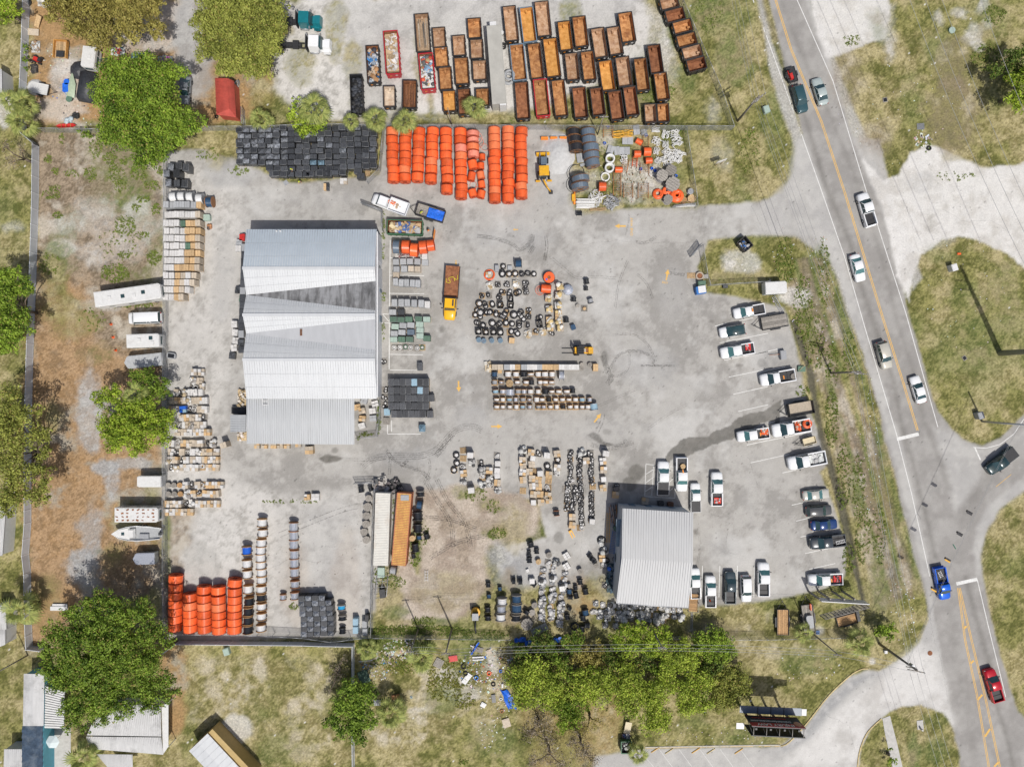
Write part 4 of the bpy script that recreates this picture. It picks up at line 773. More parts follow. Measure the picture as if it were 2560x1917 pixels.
tag(text('road_lettering','ONE WAY',.62,M['lineY'],None,W('21',1033,300,0,.008),(0,0,R(90)),.001,1.1),kind='structure')
tag(text('road_lettering','EXIT',.5,M['lineY'],None,W('21',1320,783,0,.008),(0,0,R(-10)),.001),kind='structure')
tm=bpy.data.materials.new('rubber_mark');nt,b_=nodes_of(tm);b_.inputs['Base Color'].default_value=(.055,.05,.045,1);b_.inputs['Roughness'].default_value=.9
tp=nt.nodes.new('ShaderNodeBsdfTransparent');ms=nt.nodes.new('ShaderNodeMixShader');nz=nt.nodes.new('ShaderNodeTexNoise');nz.inputs['Scale'].default_value=3.5;nz.inputs['Detail'].default_value=6
gg=nt.nodes.new('ShaderNodeNewGeometry');mr=nt.nodes.new('ShaderNodeMapRange');mr.inputs[1].default_value=.38;mr.inputs[2].default_value=.58;mr.inputs[4].default_value=.38
nt.links.new(gg.outputs['Position'],nz.inputs['Vector']);nt.links.new(nz.outputs[0],mr.inputs[0]);nt.links.new(mr.outputs[0],ms.inputs[0]);nt.links.new(tp.outputs[0],ms.inputs[1]);nt.links.new(b_.outputs[0],ms.inputs[2]);nt.links.new(ms.outputs[0],nt.nodes['Material Output'].inputs[0])
TZ=[.014]
def marks(f,pts,n=2,gap=14,w=.12):
 w*=1.25
 for i in range(n):
  o=(i-(n-1)/2)*gap;P_=[Vector((x,y,0))for x,y in pts];P_=smp(P_);q=[]
  for k,p in enumerate(P_):
   d=(P_[min(k+1,len(P_)-1)]-P_[max(k-1,0)]).normalized();q.append((p.x-d.y*o,p.y+d.x*o))
  TZ[0]+=.0006;b=MB();ribbon(b,[W(f,*a)for a in q],w,TZ[0]);tag(lk('tyre_mark',b.mesh('tyre_mark'),tm),kind='structure')
marks('21',[(-300,380),(-150,400),(0,450),(60,500),(120,470),(170,420),(180,365)],3,12);marks('21',[(290,380),(300,470),(280,590)],2,20);marks('21',[(190,470),(150,530)],3,14)
marks('21',[(830,1560),(870,1480),(930,1400),(1040,1370),(1150,1390),(1210,1440),(1220,1500)],3,9,.09);marks('21',[(830,1640),(850,1590),(920,1585),(990,1540),(1015,1460),(1010,1380)],2,12,.07);marks('21',[(1110,1495),(1400,1500)],2,9)
marks('21',[(860,1235),(1000,1225),(1090,1250),(1180,1330),(1240,1460)],2,12,.08);marks('21',[(785,1410),(810,1500),(830,1560),(860,1600),(820,1656)],4,12,.12);marks('21',[(1080,710),(1160,790),(1215,920)],2,14,.08);marks('21',[(1000,590),(940,730),(910,850),(890,1000)],2,14,.08)
marks('21',[(1060,430),(1140,440),(1210,410),(1245,385)],3,10,.08);marks('21',[(1360,700),(1490,715)],3,10,.1);marks('21',[(330,560),(450,660),(560,740),(700,730),(900,745)],2,18,.07);marks('21',[(1010,190),(1000,290),(975,375)],2,8,.06)
marks('12',[(920,710),(1000,650),(1150,620),(1400,620),(1550,570),(1620,500),(1720,400),(1850,365),(1950,400)],4,16,.1);marks('12',[(1120,570),(1190,650),(1300,710),(1420,750),(1500,820)],3,12,.12);marks('12',[(1160,640),(1150,780)],2,16);marks('12',[(1250,715),(1310,655)],3,10);marks('12',[(1490,640),(1500,740),(1450,850)],2,14,.1);marks('12',[(1550,620),(1600,560),(1700,430)],4,12,.12);marks('12',[(760,650),(1000,650),(1180,620)],2,20,.06)
marks('22',[(785,255),(775,320),(735,410)],2,26,.1);marks('22',[(680,520),(800,550),(900,545),(1050,500)],4,10,.08);marks('22',[(780,510),(900,530),(990,480)],3,10,.08);marks('22',[(720,200),(900,120),(1080,40)],2,16,.05);marks('22',[(1180,380),(1350,260),(1500,180)],2,16,.05)
for k,q in enumerate([[(1480,860),(1560,1000),(1680,1200),(1700,1400)],[(1560,820),(1650,1000),(1800,1200),(1850,1400)],[(1500,1500),(1700,1380),(1900,1320),(2100,1300)],[(1450,1150),(1700,1170),(1900,1250)]]):marks('12',q,3,16,.14)
marks('12',[(200,1300),(700,1100),(880,1050)],2,40,.1);marks('22',[(1600,1200),(1620,1400),(1590,1600)],2,12,.05)
def kerb(pts,m,w=.18,h=.14):
 P_=smp([W(*q)for q in pts],4);b=MB()
 for a,c in zip(P_[:-1],P_[1:]):d=c-a;b.box(((a.x+c.x)/2,(a.y+c.y)/2,h/2-.02),(d.length*1.01,w,h),math.atan2(d.y,d.x))
 tag(lk('kerb',b.mesh('kerb'),m),kind='structure')
KY=mat('yellow_kerb',(.50,.40,.20),.8,.25,2)
kerb([('33',110,1472),('33',180,1440),('33',330,1280),('33',520,1040),('33',700,870),('33',800,812),('33',860,806)],KY);kerb([('33',770,1720),('33',775,1600),('33',800,1480),('33',860,1350),('33',975,1237)],KY)
KS=mat('concrete_kerb',(.44,.42,.36),.85,.15,2);kerb([('23',1150,1484),('23',1640,1474),('23',2208,1465),('33',105,1466)],KS,.22,.1)
b=MB();P_=[W('33',*q,0,.02)for q in[(985,1235),(1050,1210),(1110,1440),(1165,1680),(1240,2000),(1150,2000),(1070,1640),(1010,1380)]];b.prism([(p.x,p.y)for p in P_],.01,.07);tag(lk('sidewalk',b.mesh('sidewalk'),M['concrete']),kind='structure')
for i,(x,y)in enumerate([(1210,1490),(1330,1500),(1560,1495),(1690,1500),(1930,1500)][:5]):
 put('parking_block',['yellow','scuffed yellow','weathered','dirty','chipped'][i]+' parking block by the south kerb, '+ORD[i+1]+' from the left','parking block',[('block',cch('pb',lambda:MB().box((0,0,.07),(1.7,.18,.14),top=(1,.6)).mesh('block')),M['lineY']if i%2==0 else KY)],W('23',x+25,y+15),R(33),'parking blocks along the south kerb')
# warehouse
def pt(f,x,y,h):return W(f,x,y,h)
wx0,wx1=-46.4,-22.6;Hh=5.3
E=[W('s',616,577,5.3),W('s',940,577,5.3),W('s',942,994,5.3),W('s',610,989,5.3)]
xl,xr=E[0].x,E[1].x+.1
yN=E[0].y;r1=W('s',600,671,6.7).y;r2=W('s',600,787.5,6.7).y;r3=W('s',600,899,6.7).y;yS=W('s',600,993,5.3).y;zr,ze,zv=6.9,5.3,5.4
def zslope(y,ra,rb):return zr-(zr-zv)*abs(y-ra)/((ra-rb)/2)
WH=tng('warehouse','big white metal warehouse with three roof ridges and stained valley wedges','warehouse',((xl+xr)/2,(yN+yS)/2,0));ox,oy=(xl+xr)/2,(yN+yS)/2
def rel(*ps):return[(p[0]-ox,p[1]-oy,p[2])for p in ps]
slopes=[(yN,ze,r1,zr),(r3,zr,yS,ze)]
def slab(name,quad,m,seams=True,t=.05,rib=.3,ribw=.05,ribm=None):
 q=[Vector(a)for a in quad];nrm=(q[1]-q[0]).cross(q[-1]-q[0]).normalized()
 if nrm.z<0:nrm=-nrm
 b=MB();lo=[a-nrm*t for a in q];k=len(q);b.add([a.to_tuple()for a in lo+q],[tuple(reversed(range(k))),tuple(range(k,2*k))]+[(i,(i+1)%k,k+(i+1)%k,k+i)for i in range(k)])
 o=lk(name,b.mesh(name),m,WH if name.startswith('w_')is False else WH);return o
def valley(ra,rb,wy_top,wy_bot,apex_y):
 """ra, rb ridge y; wy_* y of the wedge edges at the east wall"""
 a=(xl,apex_y,zv);e1=(xr,wy_top,zv+(zr-zv)*(apex_y-0-wy_top)/(apex_y-ra)if False else zr-(zr-zv)*(ra-wy_top)/(ra-apex_y));e2=(xr,wy_bot,zr-(zr-zv)*(wy_bot-rb)/(apex_y-rb))
 return a,e1,e2
a1,e11,e12=valley(r1,r2,W('11',1020,770,6).y,W('11',1020,1025,6).y,W('11',-50,888,5.4).y)
a2,e21,e22=valley(r2,r3,W('11',1020,1097,6.2).y,W('11',1020,1362,6).y,W('11',-60,1220,5.4).y)
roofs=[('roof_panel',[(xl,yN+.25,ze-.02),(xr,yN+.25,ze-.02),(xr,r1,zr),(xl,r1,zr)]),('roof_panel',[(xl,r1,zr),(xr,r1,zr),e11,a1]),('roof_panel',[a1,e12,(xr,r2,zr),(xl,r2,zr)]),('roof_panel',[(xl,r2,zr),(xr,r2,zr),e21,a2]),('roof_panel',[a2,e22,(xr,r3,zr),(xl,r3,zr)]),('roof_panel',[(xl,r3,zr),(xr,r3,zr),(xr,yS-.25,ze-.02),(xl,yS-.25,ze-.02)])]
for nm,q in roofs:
 o=slab(nm,rel(*q),mat('shade_toned_roof',(.42,.475,.52),.5,.04,.5,metal=.12)if q[0][1]>r1 else M['wroof']);b=MB();A_,B_,C_,D_=[Vector(v)for v in rel(*q)];n=int((xr-xl)/.42)  # first north slope: its shade is put into a cooler, darker roof colour
 for i in range(n+1):
  t=(i+.5)/(n+1);p0=A_.lerp(B_,t);p1=D_.lerp(C_,t);p0.z+=.02;p1.z+=.02;b.tube([p0,p1],.028,3)
 for t in(.36,.7):b.tube([A_.lerp(D_,t)+Vector((0,0,.02)),B_.lerp(C_,t)+Vector((0,0,.012))],.016,3)
 sm_=lk('seam',b.mesh('seam'),M['wroof'],o);sm_['kind']='stuff'
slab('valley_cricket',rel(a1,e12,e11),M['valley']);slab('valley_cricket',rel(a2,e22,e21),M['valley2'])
cap=MB().box((0,0,0),(xr-xl+.1,.5,.05)).mesh('ridge_cap')
for r_ in(r1,r2,r3):lk('ridge_cap',cap,M['wroof'],WH,(0,r_-oy,zr+.03))
def wall(name,p0,p1,z1s,m=M['wwall']):
 b=MB();n=len(z1s);d=Vector((p1[0]-p0[0],p1[1]-p0[1],0));b.add([(p0[0]+d.x*t,p0[1]+d.y*t,0)for t,z in z1s]+[(p0[0]+d.x*t,p0[1]+d.y*t,z)for t,z in z1s],[(i,i+1,n+i+1,n+i)for i in range(n-1)]);return lk(name,b.mesh(name),m,WH)
Ln=yN-yS
prof=[(0,ze-.1),((yN-r1)/Ln,zr-.12),((yN-e11[1])/Ln,e11[2]-.1),((yN-e12[1])/Ln,e12[2]-.1),((yN-r2)/Ln,zr-.12),((yN-e21[1])/Ln,e21[2]-.1),((yN-e22[1])/Ln,e22[2]-.1),((yN-r3)/Ln,zr-.12),(1,ze-.1)]
wall('wall',(xr-.12-ox,yN-oy),(xr-.12-ox,yS-oy),prof);wall('wall',(xl+.1-ox,yN-oy),(xl+.1-ox,yS-oy),[(0,ze-.1),((yN-r1)/Ln,zr-.1),((yN-a1[1])/Ln,zv-.1),((yN-r2)/Ln,zr-.1),((yN-a2[1])/Ln,zv-.1),((yN-r3)/Ln,zr-.1),(1,ze-.1)])
wall('wall',(xl+.1-ox,yN-oy),(xr-.12-ox,yN-oy),[(0,ze-.1),(1,ze-.1)]);wall('wall',(xl+.1-ox,yS-oy),(xr-.12-ox,yS-oy),[(0,ze-.1),(1,ze-.1)])
lk('gutter',MB().box((xr-ox-.02,0,ze-.75),(.18,Ln,.12)).mesh('gutter'),M['wwall'],WH)
for y,w_,h_ in[(465,1.0,2.1),(560,.5,1.0),(640,.5,1),(830,.9,2.1),(1085,1.1,2.2)]:
 yy=W('11',0,y,3).y-oy;dd=lk('door' if h_>2 else 'window',MB().box((xr-.1-ox,yy,h_/2+(0 if h_>2 else 1.4)),(.06,w_,h_)).mesh('opening'),M['glass']if h_<2 else M['dumpb'],WH)
rd=MB().box((0,0,1.9),(.06,3.4,3.8)).mesh('roller_door')
for y in(520,745):lk('roller_door',rd,M['vpan'],WH,(xr-.085-ox,W('11',0,y,2).y-oy,0))
for x in(180,212):lk('roof_vent',MB().cyl((0,0,.15),.12,.4,n=10).mesh('roof_vent'),M['whitec'],WH,(W('11',x,340,5.4).x-ox,yN-oy-.1,5.3))
lk('skylight_box',MB().box((0,0,0),(.35,1.1,.3)).mesh('skylight_box'),M['dumpy'],WH,(W('11',394,1212,5.6).x-ox,W('11',394,1212,5.6).y-oy,5.85))
b=MB()
for x0 in(xr-1.2,):pass
S0,S1,S2,S3=W('s',617,990,4.6),W('s',886,990,4.6),W('s',886,1111,3.9),W('s',617,1109,3.9)
LT=tng('lean_to_shed','lower grey metal lean-to roof on the south side of the white warehouse','shed',(S0.x,S0.y,0))
def relto(o,*ps):return[(p[0]-o.x,p[1]-o.y,p[2])for p in ps]
def rfp(T,o,quad,m,name='roof',rib=.4,rr_=.03,t=.06,cross=False):
 q=[Vector(a)for a in relto(o,*quad)];b=MB();lo=[a-Vector((0,0,t))for a in q];k=len(q)
 b.add([a.to_tuple()for a in lo+q],[tuple(reversed(range(k))),tuple(range(k,2*k))]+[(i,(i+1)%k,k+(i+1)%k,k+i)for i in range(k)]);r_=lk(name,b.mesh(name),m,T)
 if rib and k==4:
  b=MB();n=int((q[1]-q[0]).length/rib)
  for i in range(n+1):tt=(i+.5)/(n+1);u=Vector((0,0,.015));b.tube([q[0].lerp(q[1],tt)+u,q[3].lerp(q[2],tt)+u],rr_,3)
  s_=lk('seam',b.mesh('seam'),m,r_);s_['kind']='stuff'
 return r_
Z3=lambda p,z:Vector((p.x,p.y,z))
rfp(LT,S0,[Z3(S0,4.75),Z3(S1,4.75),Z3(S2,3.9),Z3(S3,3.9)],M['groof'],rib=.38,rr_=.04)
for x in(20,262,292,668,683):lk('post',MB().box((0,0,1.9),(.15,.15,3.8)).mesh('post'),M['steel'],LT,(W('12',x,505,4).x-S0.x,S2.y-S0.y+.2,0))
lk('wall',MB().box(((S1.x-S0.x)*.5,-.3,2.2),(S1.x-S0.x,.1,4.4)).mesh('wall'),M['wwall'],LT);lk('wall',MB().box((.2,(S3.y-S0.y)*.5,1.9),(.1,S0.y-S3.y-.6,3.7)).mesh('wall'),M['wwall'],LT)
b=MB()
for dx in(0,.95):b.box((dx,0,0),(.12,1.5,.12))
for dy in(-.7,.0,.7):b.box((.47,dy,0),(.95,.12,.11))
tag(lk('roof_ladder_frame',b.mesh('roof_ladder_frame'),M['whitec'],None,W('12',58,140,4.8,4.85)),'small white ladder frame lying on the grey lean-to roof','ladder frame')
A0,A1,A2,A3=W('02',1985,265,3),W('02',2125,265,3),W('02',2125,412,2.7),W('02',1990,412,2.7)
AN=tng('side_shed','small ribbed metal side shed at the west corner of the lean-to roof','shed',(A0.x,A0.y,0))
q=[Vector(v)for v in(Z3(A0,3),Z3(A1,3.2),Z3(A2,3.2),Z3(A3,2.9))];rfp(AN,A0,[q[3],q[0],q[1],q[2]],M['groof'],rib=.3);lk('wall',MB().box(((A1.x-A0.x)/2,(A3.y-A0.y)/2,1.4),((A1.x-A0.x)*.94,(A0.y-A3.y)*.92,2.75)).mesh('wall'),M['wwall'],AN)
c_=[W('22',955,1072,6.6),W('22',1565,1108,6.6),W('23',1520,280,6.2),W('23',898,240,6.2)];rm0,rm1=W('22',945,1500,7.4),W('22',1558,1540,7.4)
OR_=mat('office_roof',(.47,.475,.47),.6,.04,.7,stretch=(3,.3,1),dirt=.2,dirtcol=(.38,.37,.35));OB=tng('office_building','grey metal building with a white south roof slope beside the parking lot','building',(c_[0].x,c_[0].y,0));o0=Vector((c_[0].x,c_[0].y,0))
rfp(OB,o0,[Z3(c_[0],6.5),Z3(c_[1],6.5),Z3(rm1,7.5),Z3(rm0,7.5)],OR_,rib=.42,rr_=.035);rfp(OB,o0,[Z3(rm0,7.5),Z3(rm1,7.5),Z3(c_[2],6.3),Z3(c_[3],6.3)],OR_,rib=.42,rr_=.035)
b=MB();ins=.35
cx_,cy_=sum(p.x for p in c_)/4-o0.x,sum(p.y for p in c_)/4-o0.y
P4=[(cx_+(p.x-o0.x-cx_)*.97,cy_+(p.y-o0.y-cy_)*.97)for p in c_];b.prism(P4,0,6.2);lk('wall',b.mesh('wall'),mat('pale_blue_wall',(.42,.45,.47),.6,.05,1),OB)
lk('gutter',MB().tube([(c_[3].x-o0.x,c_[3].y-o0.y-.05,6.25),(c_[2].x-o0.x,c_[2].y-o0.y-.05,6.25)],.09,6).mesh('gutter'),M['steel'],OB)
for t in(.2,.45,.8):p=Vector((P4[0][0],P4[0][1],0)).lerp(Vector((P4[1][0],P4[1][1],0)),t);lk('door',MB().box((0,.02,1.1),(1.1,.08,2.2)).mesh('door'),M['dumpb'],OB,p,math.atan2(P4[1][1]-P4[0][1],P4[1][0]-P4[0][0]))
for t in(.25,.6):p=Vector((P4[0][0],P4[0][1],1.6)).lerp(Vector((P4[3][0],P4[3][1],1.6)),t);lk('window',MB().box((-.03,0,0),(.08,1.4,1)).mesh('window'),M['glass'],OB,p)
b=MB();b.box((0,0,4.6),(.9,4.6,.06));OBA=lk('awning',b.mesh('awning'),M['dumpb'],OB,(P4[0][0]-.5,P4[0][1]-4.2,0))
c_=[W('00',1850,670,3),W('00',2008,690,3),W('00',2028,1005,3),W('00',1862,985,3)];o0=Vector((c_[0].x,c_[0].y,0));RS=tng('red_shed','long shed with ribbed red metal roof between the two big trees','shed',o0)
m0,m1=W('00',1960,672,3.8),W('00',1972,935,3.8)
rfp(RS,o0,[Z3(c_[0],2.8),Z3(c_[3],2.8),Z3(m1,3.6),Z3(m0,3.6)],M['brick'],rib=.28);rfp(RS,o0,[Z3(m0,3.6),Z3(m1,3.6),Z3(c_[2],2.5),Z3(c_[1],2.5)],M['brick'],rib=.28);rfp(RS,o0,[Z3(c_[3],2.8),Z3(c_[2],2.5),Z3(m1,3.6)],M['brick'],rib=0)
cx_,cy_=sum(p.x for p in c_)/4-o0.x,sum(p.y for p in c_)/4-o0.y;lk('wall',MB().prism([(cx_+(p.x-o0.x-cx_)*.93,cy_+(p.y-o0.y-cy_)*.93)for p in c_],0,2.5).mesh('wall'),M['brick'],RS)
# houses of the south west
def house(label,f,corners,ridge,he,hr,m1_,m2_,wallm,rib=.35,cat='house',name='mobile_home'):
 """corners nw, ne, se, sw of the eaves; ridge = (end a, end b) splits along nw-ne side"""
 c_=[W(f,x,y,he)for x,y in corners];a,b_=[W(f,x,y,hr)for x,y in ridge];o0=Vector((c_[0].x,c_[0].y,0));T=tng(name,label,cat,o0)
 rfp(T,o0,[c_[0],c_[1],b_,a],m1_,rib=rib);rfp(T,o0,[a,b_,c_[2],c_[3]],m2_,rib=rib)
 cx_,cy_=sum(p.x for p in c_)/4-o0.x,sum(p.y for p in c_)/4-o0.y;lk('wall',MB().prism([(cx_+(p.x-o0.x-cx_)*.94,cy_+(p.y-o0.y-cy_)*.95)for p in c_],0,he-.1).mesh('wall'),wallm,T)
 return T,o0
bluew=mat('sky_blue_siding',(.10,.33,.42),.6,.06,2);whs=mat('white_siding',(.58,.58,.56),.6,.06,2);oldroof=mat('stained_white_roof',(.50,.50,.49),.55,.08,.8,stretch=(2.5,.4,1),dirt=.75,dirtcol=(.22,.22,.21))
H1,o1=house('blue sided mobile home with white roof at the southwest corner','03',[(197,1300),(205,850),(383,850),(375,1300)],((285,1300),(290,852)),3.0,3.15,oldroof,oldroof,bluew,rib=0)
DR=mat('navy_roof_film',(.05,.075,.11),.3,.3,1.5,dirt=.5,dirtcol=(.25,.28,.3));wx,wy=W('03',195,1300,3),W('03',378,1300,3)
for i in range(7):
 y0,y1=1300+52*i,1300+52*(i+1);p=[W('03',195,y0,3),W('03',372,y0,3),W('03',368,y1,3),W('03',190,y1,3)];rfp(H1,o1,[Z3(p[0],3.05),Z3(p[1],3.05),Z3(p[2],3.12),Z3(p[3],3.12)],DR,'roof_panel',rib=0)
lk('wall',MB().box(((wx.x+wy.x)/2-o1.x,wx.y-o1.y-4.6,1.45),(wy.x-wx.x-.3,9.5,2.9)).mesh('wall'),bluew,H1)
cp=[W('03',388,955,2.6),W('03',552,1010,2.6),W('03',552,1325,2.5),W('03',385,1320,2.5)];CPt=tng('carport','white slatted carport roof on the east side of the blue home','carport',(cp[0].x,cp[0].y,0));n=17;oc=Vector((cp[0].x,cp[0].y,0))
for i in range(n):
 a=cp[0].lerp(cp[3],i/n);b_=cp[1].lerp(cp[2],i/n);c2=cp[1].lerp(cp[2],(i+.72)/n);d2=cp[0].lerp(cp[3],(i+.72)/n);rfp(CPt,oc,[Z3(a,2.6),Z3(b_,2.5),Z3(c2,2.5),Z3(d2,2.6)],M['offw'],'slat',rib=0,t=.05)
rfp(CPt,oc,[Z3(v,2.42)for v in cp],M['greyc'],'deck',rib=0)
for v in cp:lk('post',MB().box((0,0,1.2),(.1,.1,2.4)).mesh('post'),M['whitec'],CPt,(v.x-oc.x,v.y-oc.y,0))
b=MB().prism([(p.x,p.y)for p in[W('03',395,1330),W('03',612,1300),W('03',612,1680),W('03',395,1680)]],.0,.06);tag(lk('patio',b.mesh('patio'),M['concrete']),kind='structure')
up_=W('03',450,1440,2.3);UM=tng('patio_umbrella','white patio umbrella beside the blue home','umbrella',(up_.x,up_.y,0));lk('pole',MB().tube([(0,0,0),(0,0,2.4)],.03,6).mesh('pole'),M['steel'],UM);lk('canopy',MB().lathe([(0,.45),(1.2,0)],n=6,smooth=False).mesh('canopy'),mat('pale_canvas',(.55,.62,.62),.7,.05,2),UM,(0,0,2.2))
H2,o2=house('white roofed house half hidden under the big southwest tree','03',[(960,1215),(1385,1215),(1390,1390),(755,1385)][:0]or[(900,1120),(1385,1120),(1390,1390),(750,1380)],((830,1200),(1385,1205)),3.0,3.3,oldroof,oldroof,whs)
for q_ in([(750,1385),(1395,1392),(1405,1550),(770,1500)],[(830,1545),(1140,1548),(1140,1700),(955,1700)]):
 p=[W('03',x,y,2.8)for x,y in q_];rfp(H2,o2,[Z3(p[0],3.05 if q_[0][1]<1500 else 2.75),Z3(p[1],3.05 if q_[0][1]<1500 else 2.75),Z3(p[2],2.7 if q_[0][1]<1500 else 2.6),Z3(p[3],2.7 if q_[0][1]<1500 else 2.6)],oldroof,'lower_roof',rib=.3)
p=[W('03',x,y,2.7)for x,y in[(1390,1130),(1450,1100),(1450,1480),(1405,1545)]];rfp(H2,o2,[Z3(v,2.62)for v in p],M['offw'],'porch_roof',rib=0);
for v in p[1:3]:lk('porch_post',MB().box((0,0,1.3),(.1,.1,2.6)).mesh('porch_post'),M['whitec'],H2,(v.x-o2.x,v.y-o2.y,0))
b=MB().prism([(W('03',x,y,2.5).x-o2.x,W('03',x,y,2.5).y-o2.y)for x,y in[(790,1400),(1385,1400),(1390,1530),(800,1490)]],0,2.65);lk('wall',b.mesh('wall'),whs,H2)
H3,o3=house('white roofed mobile home turned diagonally with a yellow wall by the lawn','03',[(1630,1515),(1790,1365),(2110,1700),(1950,1850)],((1700,1445),(2030,1780)),3.2,3.35,M['wroof'],M['wroof'],mat('mustard_siding',(.42,.29,.11),.6,.08,2),rib=0)if False else(None,None)
c_=[W('03',x,y,3.2)for x,y in[(1630,1515),(1790,1365),(2150,1750),(1990,1900)]];o0=Vector((c_[0].x,c_[0].y,0));T=tng('mobile_home','white roofed mobile home set diagonally with a mustard wall by the lawn','house',o0)
mid0,mid1=c_[0].lerp(c_[1],.5),c_[3].lerp(c_[2],.5);rfp(T,o0,[c_[0],c_[3],Z3(mid1,3.4),Z3(mid0,3.4)],M['wroof'],rib=1.3,rr_=.02);rfp(T,o0,[Z3(mid0,3.4),Z3(mid1,3.4),c_[2],c_[1]],M['wroof'],rib=1.3,rr_=.02)
ms_=mat('mustard_siding',(.42,.29,.11),.6,.08,2);lk('wall',MB().prism([(p.x-o0.x,p.y-o0.y)for p in c_],0,3.1).mesh('wall'),ms_,T)
q2=[W('03',x,y,2.9)for x,y in[(1795,1362),(1832,1326),(2205,1720),(2165,1760)]];rfp(T,o0,[Z3(v,2.9)for v in q2],mat('tan_roof',(.45,.33,.14),.8,.1,1),'side_roof',rib=0);lk('wall',MB().prism([(p.x-o0.x,p.y-o0.y)for p in q2],0,2.8).mesh('wall'),ms_,T)
for x,y in[(2010,1470),(2060,1520),(2090,1560)]:v=W('03',x,y,.8);put('air_unit','grey air conditioning unit beside the mustard wall, '+{2010:'top',2060:'middle',2090:'bottom'}[x]+' of three','air conditioner',[('case',cch('ac',lambda:MB().box((0,0,.4),(.8,.8,.8)).cyl((0,0,.81),.3,.04,n=12).mesh('case')),M['greyc'])],(v.x,v.y,0),.7,'air units by the diagonal home')
for i,(f,q_)in enumerate([('02',[(-60,1050),(50,1050),(20,1480),(-60,1480)]),('03',[(-60,262),(50,262),(55,470),(-60,470)]),('03',[(35,1500),(188,1500),(190,1700),(30,1700)]),('00',[(-60,560),(14,600),(20,830),(-60,800)]),('03',[(-60,470),(45,470),(45,600),(-60,640)])]):
 c_=[W(f,x,y,2.8)for x,y in q_];o0=Vector((c_[0].x,c_[0].y,0));T=tng('side_building',['pale roofed house at the left edge above the palm','small white roofed shed behind the palm on the left edge','white ribbed roof at the bottom left corner','grey roof edge at the upper left border','low white roof below the palm at the left edge'][i],'house',o0)
 rfp(T,o0,[Z3(v,2.8)for v in c_],oldroof,rib=.35);cx_,cy_=sum(p.x for p in c_)/4-o0.x,sum(p.y for p in c_)/4-o0.y;lk('wall',MB().prism([(cx_+(p.x-o0.x-cx_)*.93,cy_+(p.y-o0.y-cy_)*.95)for p in c_],0,2.7).mesh('wall'),whs,T)
# fences
fence('tall white vinyl panel fence down the left side, north of the bend',gpts('s',(57,-30),(52,130),(47,232),(48,330),(80,357)),kind='vinyl',span=2.44)
fence('long white vinyl panel fence down the left side of the leaf strewn lot',gpts('s',(80,357),(79,480),(77,560),(72,700),(66,860),(62,1000),(60,1180),(60,1310),(54,1390),(59,1437),(61,1560),(64,1624),(97,1628)),kind='vinyl',span=2.44)
fence('white vinyl fence along the back of the south lawn',gpts('03',(1400,680),(1510,600),(2208,606),(2600,610),(2750,616),(3036,620)),kind='vinyl',span=2.44)
fence('white vinyl fence running down the right side of the south lawn',gpts('13',(828,622),(826,920),(826,1410),(830,1690)),kind='vinyl',span=2.44)
fence('chain link fence between the pallet yard and the leafy west lot',gpts('O',(353,350),(352,640),(350,900),(350,1100),(350,1240),(353,1375),h=2),2.0)
fence('chain link fence along the north edge of the storage yard',gpts('s',(92,320),(240,322),(520,316),(640,315),(815,309),(960,313),(1280,313),(1837,315),h=2.2),2.2)
fence('chain link fence along the dumpster yard beside the roadside grass',gpts('20',(1920,1085),(1800,740),(1640,370),(1480,0),(1440,-100),h=2.2),2.2)
fence('chain link fence closing the junk corner on its right side',gpts('20',(1508,1090),(1540,1300),(1600,1700),(1605,1770),h=2),2.0)
fence('short chain link fence between black pallets and orange reels',gpts('10',(1095,1090),(1075,1300),(1060,1450),(950,1560),h=2),2.0)
fence('chain link fence around the grass corner by the entrance dumpster',gpts('21',(1560,545),(1650,450),(1690,700),(1715,800),(2208,770),(2225,765),h=2),2.0)
fence('low chain link fence along the bottom edge of the yard',gpts('03',(1420,510),(2208,525),(2600,545),(2850,580),(3150,545),(3900,555),(4400,560),h=2),2.0)
fence('chain link fence beside the cream and orange containers',gpts('12',(1020,860),(1005,1200),(995,1656),(985,2190),h=2),2.0)
fence('chain link fence from the trees to the southeast corner of the lot',gpts('23',(1350,555),(1900,560),(2208,560),(3050,540),h=1.8),1.8)
fence('small chain link pen beside the lean-to shed',gpts('12',(850,470),(1035,455),(1060,300),(1065,120),h=2),2.0)
fence('fence stub around the vehicles at the lower right of the office',gpts('11',(1085,330),(1080,160),(900,90),h=2),2.0)
def gate(label,f,a,b_,h=1.9):
 p,q=W(f,*a,h,0),W(f,*b_,h,0);d=q-p;T=tng('gate',label,'gate',p,math.atan2(d.y,d.x));l=d.length;b=MB()
 for z in(.1,h/2,h):b.tube([(0,0,z),(l,0,z)],.04,5)
 for x in(0,l/2,l):b.tube([(x,0,.05),(x,0,h)],.04,5)
 lk('gate_frame',b.mesh('gate_frame'),M['steel'],T);lk('mesh_panel',MB().face([(0,0,.1),(l,0,.1),(l,0,h),(0,0,h)]).mesh('mesh_panel'),CHAIN,T)
gate('open chain link gate at the entrance drive by the dumpster','21',(1560,545),(1640,440));gate('open gate leaning by the container yard, north side','12',(835,860),(1015,855));gate('open mesh gate standing at the end of the junk corner','21',(1400,115),(1590,95));gate('swing gate beside the red roofed shed','00',(2075,920),(2080,1060));gate('metal gate near the white dump truck','11',(905,85),(1080,150))
